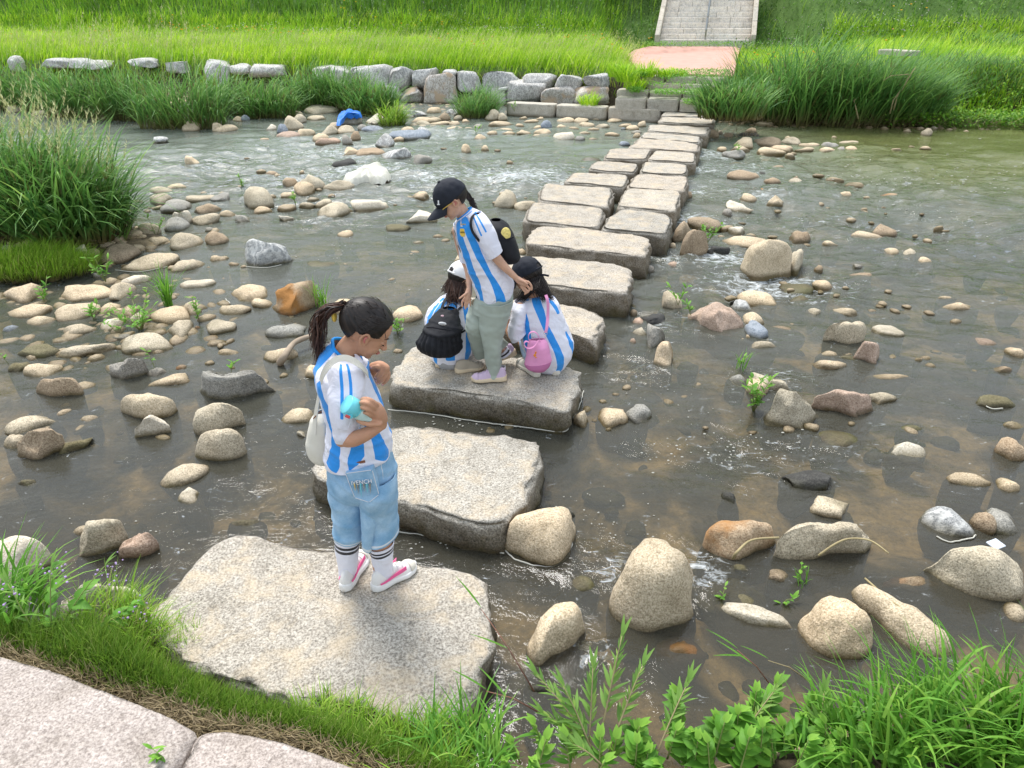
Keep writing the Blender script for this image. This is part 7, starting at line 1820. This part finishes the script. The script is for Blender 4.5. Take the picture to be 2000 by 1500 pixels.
# ============ crouching girl with the white cap
g3 = P(880, 722, ZS); Y3 = g3.y + .12
r3 = person(g3, 'child in white cap crouching with a big black backpack at the left of the group')
B = Body(); R3 = frame(radians(38), radians(-20)); H3 = .225; hc3 = PY(903, 545, Y3 + .16)
add_head(B, hc3, R3, H3)
B.limb([PY(900, 560, Y3 + .14), PY(896, 580, Y3 + .10)], [.045, .05]); B.limb([PY(895, 580, Y3 + .1), PY(885, 630, Y3 + .03), PY(882, 675, Y3 + .03)], [.06, .08, .085], 20)
B.limb([PY(862, 595, Y3 + .08), PY(850, 630, Y3 + .15), PY(862, 650, Y3 + .28)], [.035, .03, .025]); B.limb([PY(915, 590, Y3 + .08), PY(922, 620, Y3 + .25)], [.035, .03])
for sx, px in ((0, 868), (1, 908)): B.limb([PY(px, 685, Y3 + .03), PY(px + 14, 668, Y3 + .30), PY(px + 2, 708, Y3 + .04)], [.06, .05, .035])
B.done('body', SKIN2, r3, .005, 3)
S3_ = cap_obj(hc3, R3, H3, r3, WHITEC, tilt=-.16, k=1.16, back=True)
hair_cap(hc3, R3, H3, r3, (-.3, 0, -.5), lambda x, y, z: (x < .1) & (z > -.40), k=1.01)
cv = []
S3h = lambda x, y, z: hc3 + R3 @ (Vector((x, y, z)) * H3)
for i in range(300):
    a = rr.uniform(-1.5, 1.5); st_ = S3h(-.08 - .40 * cos(a), .34 * sin(a), -.06); px_ = 868 + 46 * (rr.random() ** .8); e = PY(px_, 596 + rr.gauss(0, 7), Y3 - .02 + rr.gauss(0, .02) + (.05 if px_ > 905 else 0))
    if rr.random() < .12: e = PY(862 + rr.gauss(0, 3), 572 + rr.gauss(0, 5), Y3 + .1)
    m_ = st_.lerp(e, .5) + Vector((rr.gauss(0, .008), -.02, rr.gauss(0, .008) - .01)); cv.append(([st_, m_, e], rr.uniform(.0012, .0026), rr.uniform(0, .6)))
strands('long_hair', cv, HAIRB, r3)
secs = [(852, 706, 916, 704, Y3, .12), (841, 692, 922, 690, Y3, .15), (835, 662, 926, 660, Y3 + .01, .16), (832, 632, 926, 630, Y3 + .03, .15), (842, 603, 924, 600, Y3 + .06, .14), (858, 584, 918, 582, Y3 + .09, .11), (876, 574, 912, 573, Y3 + .11, .07)]
bst = [[(0, 225, 0), (.2, 226, 8), (.5, 224, 10), (.9, 232, 14)], [(0, 322, 6), (.3, 326, 14), (.5, 322, 10), (.9, 310, 12)], [(.2, 272, 12), (.9, 270, 14)], [(.2, 200, 8), (.9, 205, 9)], [(.2, 20, 9), (.9, 20, 9)], [(.2, 90, 9), (.9, 90, 12)], [(.97, 0, 400), (1, 0, 400)]]
garment('jersey', secs, JERSEY, r3, rows=100, cols=180, stripes=bst, wr=.008, seed=50)
garment('sleeve', [(858, 584, 876, 590, Y3 + .08, .06), (838, 605, 868, 612, Y3 + .08, .07), (831, 628, 862, 636, Y3 + .09, .065), (834, 645, 862, 652, Y3 + .11, .06)], JERSEY, r3, rows=50, cols=80, wr=.005, seed=51, stripes=[[(0.05, 240, 8), (.7, 236, 8)], [(.05, 262, 6), (.7, 262, 6)]])
garment('trousers', [(842, 684, 923, 680, Y3 + .02, .155), (846, 699, 919, 697, Y3 + .01, .15), (856, 711, 911, 709, Y3 + .01, .12), (870, 717, 900, 717, Y3 + .02, .06)], GREYC, r3, rows=40, cols=100, wr=.006, seed=52)
garment('trouser_leg', [(888, 690, 926, 678, Y3 + .02, .07), (896, 704, 922, 694, Y3 + .02, .055), (900, 713, 916, 708, Y3 + .0, .045)], GREYC, r3, rows=30, cols=50, wr=.004, seed=53)
shoe(r3, P(889, 729, ZS), P(946, 718, ZS), M_BEI, M_SOLC, .085, .08, accent=M_BEI, thick=.035); shoe(r3, P(856, 720, ZS), P(874, 694, ZS), M_BEI, M_SOLC, .085, .08, thick=.035)
bp3 = thing_at('backpack', PY(862, 650, Y3 - .15), 'big black gathered backpack with white oval logo on the white-capped child', 'backpack')
yb3 = Y3 - .16
garment('pack_body', [(866, 602, 886, 603, yb3 + .06, .03), (856, 609, 892, 609, yb3 + .05, .06), (845, 621, 896, 620, yb3 + .03, .09), (833, 637, 898, 637, yb3, .11), (824, 653, 899, 655, yb3 - .01, .125), (817, 669, 900, 673, yb3 - .01, .13), (823, 683, 896, 684, yb3, .11), (850, 692, 884, 693, yb3 + .02, .05)], BLACKC, bp3, rows=80, cols=140, wr=.010, ws=14, seed=60,
        fold=lambda v, u: .006 * np.sin(u * 22 + 3 * np.sin(v * 6)) * smoothstep(.45, .55, v) * (1 - smoothstep(.75, .95, v)) + .012 * np.exp(-((v - .47) / .03) ** 2))
ribbon('drawcord', [PY(833, 640, yb3 - .125), PY(846, 640, yb3 - .135), PY(862, 643, yb3 - .135), PY(880, 645, yb3 - .125)], .008, M_BAND, bp3, .004)
B = Body(); lc = PY(864, 632, yb3 - .112); B.ell(lc, (.028, .006, .012), Matrix.Rotation(.12, 3, 'Y'), 3); lo_ = bm_obj('logo', B.bm, WHITEC, bp3, smooth=True)
B = Body(); B.ell(lc + Vector((0, -.0045, 0)), (.022, .004, .006), Matrix.Rotation(.12, 3, 'Y'), 3); bm_obj('logo_mark', B.bm, GREYC, bp3, smooth=True)
for pts in ([(872, 606), (878, 594), (886, 592), (892, 600), (890, 608)],): ribbon('grab_handle', [PY(a, b_, yb3 + .05) for a, b_ in pts], .012, BLACKC, bp3, .004, wdir=(0, 1, 0))
ribbon('strap', [PY(862, 606, yb3 + .07), PY(868, 588, Y3 - .02), PY(876, 578, Y3 + .06)], .022, BLACKC, bp3, .004, wdir=(1, 0, .2)); ribbon('strap', [PY(890, 610, yb3 + .06), PY(902, 598, Y3 - .03), PY(910, 584, Y3 + .04)], .022, BLACKC, bp3, .004, wdir=(1, 0, .2))
ribbon('side_strap', [PY(896, 652, yb3 + .02), PY(904, 648, Y3 - .13), PY(912, 643, Y3 - .10)], .014, BLACKC, bp3, .004, wdir=(0, 0, 1))
B = Body(); B.ell(PY(864, 617, yb3 - .09), (.012, .006, .007), sub=2); bm_obj('charm', B.bm, plain('charm_pink', (.6, .4, .45), .5), bp3, smooth=True)

# ============ crouching girl with the pink bag
g4 = P(1050, 735, ZS); Y4 = g4.y + .12
r4 = person(g4, 'child in black cap crouching with loose long hair and pale jeans, at right')
B = Body(); R4 = frame(radians(150), radians(-24)); H4 = .228; hc4 = PY(1030, 540, Y4 + .10)
add_head(B, hc4, R4, H4)
B.limb([PY(1036, 556, Y4 + .10), PY(1044, 580, Y4 + .06)], [.045, .055]); B.limb([PY(1046, 590, Y4 + .05), PY(1060, 640, Y4 + .04), PY(1072, 690, Y4 + .03)], [.07, .085, .085], 20)
B.limb([PY(1016, 600, Y4 - .04), PY(1008, 640, Y4 - .06), PY(1004, 662, Y4 - .04), PY(993, 645, Y4 + .04), PY(990, 626, Y4 + .10)], [.036, .032, .028, .024, .018])
B.limb([PY(990, 626, Y4 + .10), PY(993, 616, Y4 + .11)], [.02, .022])
fingers(B, [([(988, 616, 0), (987, 609, .01), (992, 604, .03)], .008), ([(993, 614, 0), (993, 606, .01), (998, 602, .03)], .008), ([(997, 616, 0), (999, 609, .01), (1002, 606, .03)], .0075), ([(986, 622, 0), (984, 614, -.01), (987, 609, -.01)], .008)], Y4 + .10)
for px in (1040, 1078): B.limb([PY(px, 690, Y4 + .03), PY(px - 18, 662, Y4 + .28), PY(px + 2, 712, Y4 + .04)], [.06, .05, .035])
B.done('body', SKIN, r4, .004, 3)
S4_ = cap_obj(hc4, R4, H4, r4, NAVYC, tilt=-.14, k=1.16, back=True)
hair_cap(hc4, R4, H4, r4, (-.3, 0, -.5), lambda x, y, z: (x < .12) & (z > -.42), k=1.01)
S4h = lambda x, y, z: hc4 + R4 @ (Vector((x, y, z)) * H4)
cv = []
for i in range(400):
    a = rr.uniform(-1.6, 1.6); st_ = S4h(-.08 - .40 * cos(a), .34 * sin(a), -.06)
    if i % 5 < 2: e = PY(1006 + 20 * rr.random(), 586 + rr.gauss(0, 3), Y4 + .0 + rr.gauss(0, .02))
    elif i % 5 == 2: e = PY(1050 + rr.gauss(0, 6), 572 + rr.gauss(0, 8), Y4 - .08)
    else:
        f = rr.random(); e = PY(1058 + 26 * f + rr.gauss(0, 2), 590 - 6 * f + rr.gauss(0, 3), Y4 - .10)
    m_ = st_.lerp(e, .55) + Vector((rr.gauss(0, .007), -.015, rr.gauss(0, .007) - .012)); cv.append(([st_, m_, e], rr.uniform(.0012, .0026), rr.uniform(0, .5)))
strands('long_hair', cv, HAIR, r4)
secs = [(1052, 726, 1090, 724, Y4, .06), (1040, 716, 1104, 716, Y4, .11), (1028, 698, 1117, 692, Y4, .15), (1019, 672, 1120, 669, Y4 + .01, .16), (1012, 645, 1110, 640, Y4 + .03, .155), (1007, 615, 1098, 610, Y4 + .05, .15), (1006, 594, 1089, 590, Y4 + .06, .13), (1014, 583, 1072, 574, Y4 + .07, .095), (1024, 578, 1060, 570, Y4 + .08, .06)]
bst = [[(.10, 300, 12), (.2, 300, 11), (.4, 290, 9), (.6, 280, 8), (.8, 276, 13), (.95, 280, 20), (1, 280, 20)], [(.18, 217, 5), (.3, 216, 10), (.45, 226, 13), (.62, 232, 12), (.82, 238, 0)], [(.3, 338, 3), (.4, 335, 9), (.5, 334, 3)], [(.66, 330, 7), (.95, 318, 9)],
       [(.1, 20, 8), (.9, 20, 8)], [(.1, 70, 8), (.9, 70, 8)], [(.1, 130, 9), (.9, 130, 9)], [(.975, 0, 400), (1, 0, 400)], [(.90, 238, 10), (.93, 238, 10)]]
garment('jersey', secs, JERSEY, r4, rows=110, cols=200, stripes=bst, wr=.007, seed=70)
garment('sleeve', [(1006, 588, 1026, 588, Y4 + .0, .06), (1002, 603, 1028, 603, Y4 - .04, .072), (997, 625, 1025, 624, Y4 - .06, .070), (992, 648, 1024, 643, Y4 - .06, .066), (1001, 668, 1027, 649, Y4 - .06, .058)], JERSEY, r4, rows=60, cols=90, wr=.006, seed=71)
garment('jeans', [(1030, 690, 1112, 690, Y4 + .0, .13), (1045, 714, 1102, 714, Y4 + .01, .11), (1066, 730, 1092, 730, Y4 + .01, .05)], JEANS, r4, rows=30, cols=90, wr=.005, seed=72)
garment('jeans_leg', [(1016, 650, 1046, 650, Y4 + .14, .07), (1016, 668, 1048, 670, Y4 + .06, .08), (1020, 690, 1052, 694, Y4 - .0, .075), (1030, 712, 1054, 714, Y4 - .01, .055)], JEANS, r4, rows=40, cols=70, wr=.005, seed=73)
garment('jeans_leg', [(1066, 705, 1100, 705, Y4 + .02, .07), (1070, 722, 1094, 722, Y4 + .0, .05)], JEANS, r4, rows=30, cols=50, wr=.004, seed=74)
shoe(r4, P(1052, 738, ZS), P(1012, 708, ZS), M_GRS, M_SHC, .088, .08, accent=M_GRS, thick=.035); shoe(r4, P(1088, 735, ZS), P(1066, 706, ZS), M_GRS, M_SHC, .088, .08, thick=.035)
B = Body(); lc = S4_(-.40, -.22, .38); B.ell(S4_(-.335, -.23, .36), (.013, .008, .012), sub=3); bm_obj('emblem', B.bm, WHITEC, r4, smooth=True)
ribbon('cap_strap_end', [PY(1055, 537, hc4.y - .08), PY(1063, 537, hc4.y - .10), PY(1072, 539, hc4.y - .10)], .014, NAVYC, r4, .004, wdir=(0, 0, 1))
# pink bag
bg4 = thing_at('shoulder_bag', PY(1050, 695, Y4 - .2), 'pink canvas tote with an orange print hanging from the crouching child\'s shoulder', 'bag')
yp = Y4 - .20
garment('bag_body', [(1034, 664, 1064, 662, yp + .02, .02), (1031, 678, 1070, 674, yp, .045), (1028, 695, 1074, 690, yp, .055), (1026, 710, 1076, 704, yp, .06)], PINKC, bg4, rows=50, cols=80, wr=.004, ws=18, seed=80)
garment('bag_base', [(1025.5, 710, 1076.5, 704, yp, .061), (1030, 718, 1073, 714, yp, .055), (1040, 723, 1064, 723, yp, .03)], PINKD, bg4, rows=24, cols=80, wr=.003, seed=81)
def loop(name, pts, w, mat, root, yy_): return ribbon(name, [PY(a, b_, yy_ + c_) for a, b_, c_ in pts], w, mat, root, .003, wdir=(0, 1, 0))
loop('handle', [(1035, 668, 0), (1032, 658, 0), (1035, 650, 0), (1043, 648, 0), (1050, 653, 0), (1054, 662, 0), (1056, 668, -.02)], .018, PINKC, bg4, yp + .01)
loop('handle', [(1052, 664, -.05), (1046, 674, -.07), (1037, 680, -.08), (1028, 679, -.08), (1024, 672, -.07), (1027, 667, -.05), (1033, 668, -.04)], .018, PINKC, bg4, yp + .01)
ribbon('strap', [PY(1065, 650, yp - .0), PY(1068, 640, yp + .01), PY(1070, 615, yp + .055), PY(1070, 590, yp + .07), PY(1066, 576, yp + .10)], .020, PINKC, bg4, .003, wdir=(1, 0, 0))
bm = bmesh.new(); tube(bm, [PY(1061, 650, yp), PY(1070, 650, yp), PY(1068, 654, yp), PY(1064, 654, yp), PY(1061, 650, yp)], .002, 6); bm_obj('buckle', bm, M_MET, bg4, smooth=True)
bm = bmesh.new(); tube(bm, [PY(1066, 654, yp), PY(1064, 658, yp), PY(1066, 662, yp), PY(1067, 658, yp), PY(1066, 654, yp)], .0018, 6); bm_obj('clasp', bm, M_MET, bg4, smooth=True)
yo = yp - .058
B = Body(); B.ell(PY(1046.5, 689, yo), (.006, .003, .010), sub=2); B.ell(PY(1044.5, 694, yo), (.009, .003, .012), sub=2); B.ell(PY(1047, 698, yo), (.006, .003, .006), sub=2); bm_obj('print', B.bm, M_ORG, bg4, smooth=True)
# clear cup between her hands
cupc = PY(994, 617, Y4 + .06); cup = thing_at('plastic_cup', cupc, 'clear plastic cup held by the crouching child with the pink bag', 'cup')
mgl, n, l, b = new_mat('clear_plastic'); b.inputs['Base Color'].default_value = (.85, .88, .9, 1); b.inputs['Roughness'].default_value = .1; b.inputs['Alpha'].default_value = .35
cyl_part('cup_wall', PY(990, 621, Y4 + .06), PY(997, 611, Y4 + .06), .022, mgl, cup, 20, .026)
# phone sling cord in front of her
# ============ other loose things
# blue cloth on the far shoal, white plastic sheet, driftwood, tile
def drape(name, pts, mat, label, cat, z=.12, seed=0, amp=.06, zs=None, fold=18):
    w = [P(x, y, z) for x, y in pts]; c = sum(w, Vector()) / len(w); n_ = 40; rws = 9
    R_ = cr_interp([[p.x - c.x, p.y - c.y] for p in w + [w[0]]], n_ * 2)[:-1]; V = []
    for i in range(rws):
        f = 1 - i / (rws - .5)
        for k, q in enumerate(R_):
            a = atan2(q[1], q[0]); hgt_ = amp * (1 - f ** 2) + .02 * sin(a * fold + seed) * (.3 + f * .7) + .03 * mnoise.noise((q[0] * 6 * f, q[1] * 6 * f, seed))
            V.append((q[0] * f, q[1] * f, hgt_ - (.08 if i == 0 else 0)))
    V, F = np.array(V), grid_faces(len(R_), rws, True); V = np.concatenate([V, [[0, 0, amp]]]); b0 = (rws - 1) * len(R_)
    F2 = np.array([[b0 + i, b0 + (i + 1) % len(R_), len(V) - 1] for i in range(len(R_))])
    me = np_mesh(name, V, [F, F2], mat); o = link(name, me, loc=c); return tag(o, label, cat)
drape('cloth', [(656, 236), (664, 220), (680, 214), (702, 217), (706, 224), (690, 224), (675, 226), (664, 236)], plain('blue_tarp', (.015, .16, .62), .5, .4, 30, var=.15), 'crumpled bright blue cloth lying over stones on the far shoal', 'cloth', .22, 2, .05)
sheetm = plain('weathered_plastic', (.56, .55, .48), .4, .8, 50, var=.15, vscale=20); drape('plastic_sheet', [(664, 352), (690, 338), (728, 318), (742, 320), (763, 338), (740, 352), (715, 348), (690, 353)], sheetm, 'torn whitish plastic sheet wrapped over a rock in the current', 'plastic sheet', .10, 5, .10, fold=15)
for pts, r0, lab, z in ([(547, 708), (556, 695), (572, 672), (590, 662), (612, 655)], .03, 'crooked piece of driftwood leaning on the stones left of the nearest child', .08), ([(1432, 1090), (1440, 1078), (1468, 1055), (1520, 1050)], .008, 'dry reed stem lying across the wedge-shaped boulder', .12), ([(1600, 1084), (1632, 1062), (1660, 1052), (1700, 1056), (1735, 1080)], .006, 'thin brown reed bent over the angular boulder at lower right', .17), ([(1690, 1130), (1730, 1165), (1770, 1195)], .005, 'yellowish reed lying along the long speckled stone', .10):
    w = [P(a, b_, z - (.06 if i in (0,) else 0)) for i, (a, b_) in enumerate(pts)]; B = Body(); B.limb([p - w[0] for p in w], [r0 * (1 + .2 * sin(i * 3)) * (1 - .1 * i) for i in range(len(w))], 8, 5)
    o = bm_obj('driftwood' if r0 > .02 else 'dry_reed', B.bm, M_BARK if r0 > .02 else M_STEMY, smooth=True, loc=w[0]); tag(o, lab, 'driftwood' if r0 > .02 else 'reed stem')
tl = P(1945, 1063, .04); bm = bmesh.new(); bmesh.ops.create_cube(bm, size=1, matrix=Matrix.Rotation(.4, 4, 'Z') @ Matrix.Rotation(.08, 4, 'X') @ Matrix.Diagonal((.075, .06, .008, 1))); bmesh.ops.bevel(bm, geom=list(bm.edges), offset=.002, segments=1, affect='EDGES')
o = bm_obj('tile', bm, plain('white_tile', (.62, .68, .76), .3), loc=tl); tag(o, 'small white tile lying in the puddle behind the spotted boulder', 'tile')
# foam: rims along some stones and flecks drifting on the calm water
mfoam = plain('foam', (.52, .51, .45), .8, .6, 300, var=.08); B = bmesh.new()
for pts in ([(757, 799), (830, 806), (930, 822), (1030, 834), (1100, 842), (1112, 826), (1130, 795), (1140, 762)], [(774, 1037), (830, 1045), (880, 1058), (935, 1070), (984, 1078)], [(984, 1072), (1010, 1092), (1065, 1106), (1098, 1096), (1112, 1078), (1118, 1058)], [(1020, 1025), (1030, 990), (1052, 950)], 
            [(1284, 692), (1286, 708), (1292, 720), (1308, 722)], [(1427, 744), (1440, 752), (1455, 754)], [(1830, 1046), (1850, 1056), (1880, 1054), (1908, 1044)], [(1614, 662), (1630, 670), (1655, 677)], [(480, 520), (520, 522), (550, 516)], [(440, 583), (450, 592)], [(226, 526), (270, 530), (326, 520)], [(1920, 786), (1935, 796), (1960, 797)]):
    K = cr_interp([list(P(a, b_, .008)) for a, b_ in pts], len(pts) * 8); w = []
    tube(B, [Vector((k[0] + mnoise.noise((k[0] * 30, k[1] * 30, 0)) * .008, k[1] + mnoise.noise((k[0] * 30, k[1] * 30, 4)) * .008, .003)) for k in K], .0042, 6)
o = bm_obj('foam_rims', B, mfoam, smooth=True); tag(o, 'thin white foam lines along the feet of the stones', 'foam', kind='stuff')
V0, F0 = SPH[1]; V, F = [], []
r = random.Random(9); k = 0
for cx, cy, sx, sy, n_, s_ in ((700, 490, 150, 60, 120, 1), (880, 530, 40, 40, 40, 1.2), (900, 830, 120, 12, 24, 1), (850, 1060, 60, 12, 14, 1), (1180, 1040, 120, 90, 60, .8), (1450, 880, 160, 30, 90, 1), (1140, 1262, 14, 8, 60, 1.6), (1188, 1285, 10, 6, 50, 1.4), (1850, 380, 160, 70, 160, 1.6), (1700, 330, 100, 40, 60, 1.5), (1212, 1095, 6, 10, 30, 1.6), (300, 1050, 160, 60, 24, .8), (600, 330, 200, 60, 160, 1.5), (900, 330, 160, 40, 160, 1.5), (1420, 420, 80, 60, 60, 1), (1320, 760, 100, 60, 30, .8)):
    for _ in range(n_):
        p = P(r.gauss(cx, sx / 1.7), r.gauss(cy, sy / 1.7), .004)
        if p.y < 1.5 or p.y > 20: continue
        rad = r.uniform(.002, .006) * s_ * (.7 + .12 * p.y); V.append(V0 * np.array([rad * r.uniform(1, 1.8), rad, rad * .35]) + np.array(p)); F.append(F0 + k * len(V0)); k += 1
me = np_mesh('foam_flecks', np.concatenate(V), np.concatenate(F), mfoam); tag(link('foam_flecks', me), 'small flecks of foam drifting on the water', 'foam', kind='stuff')
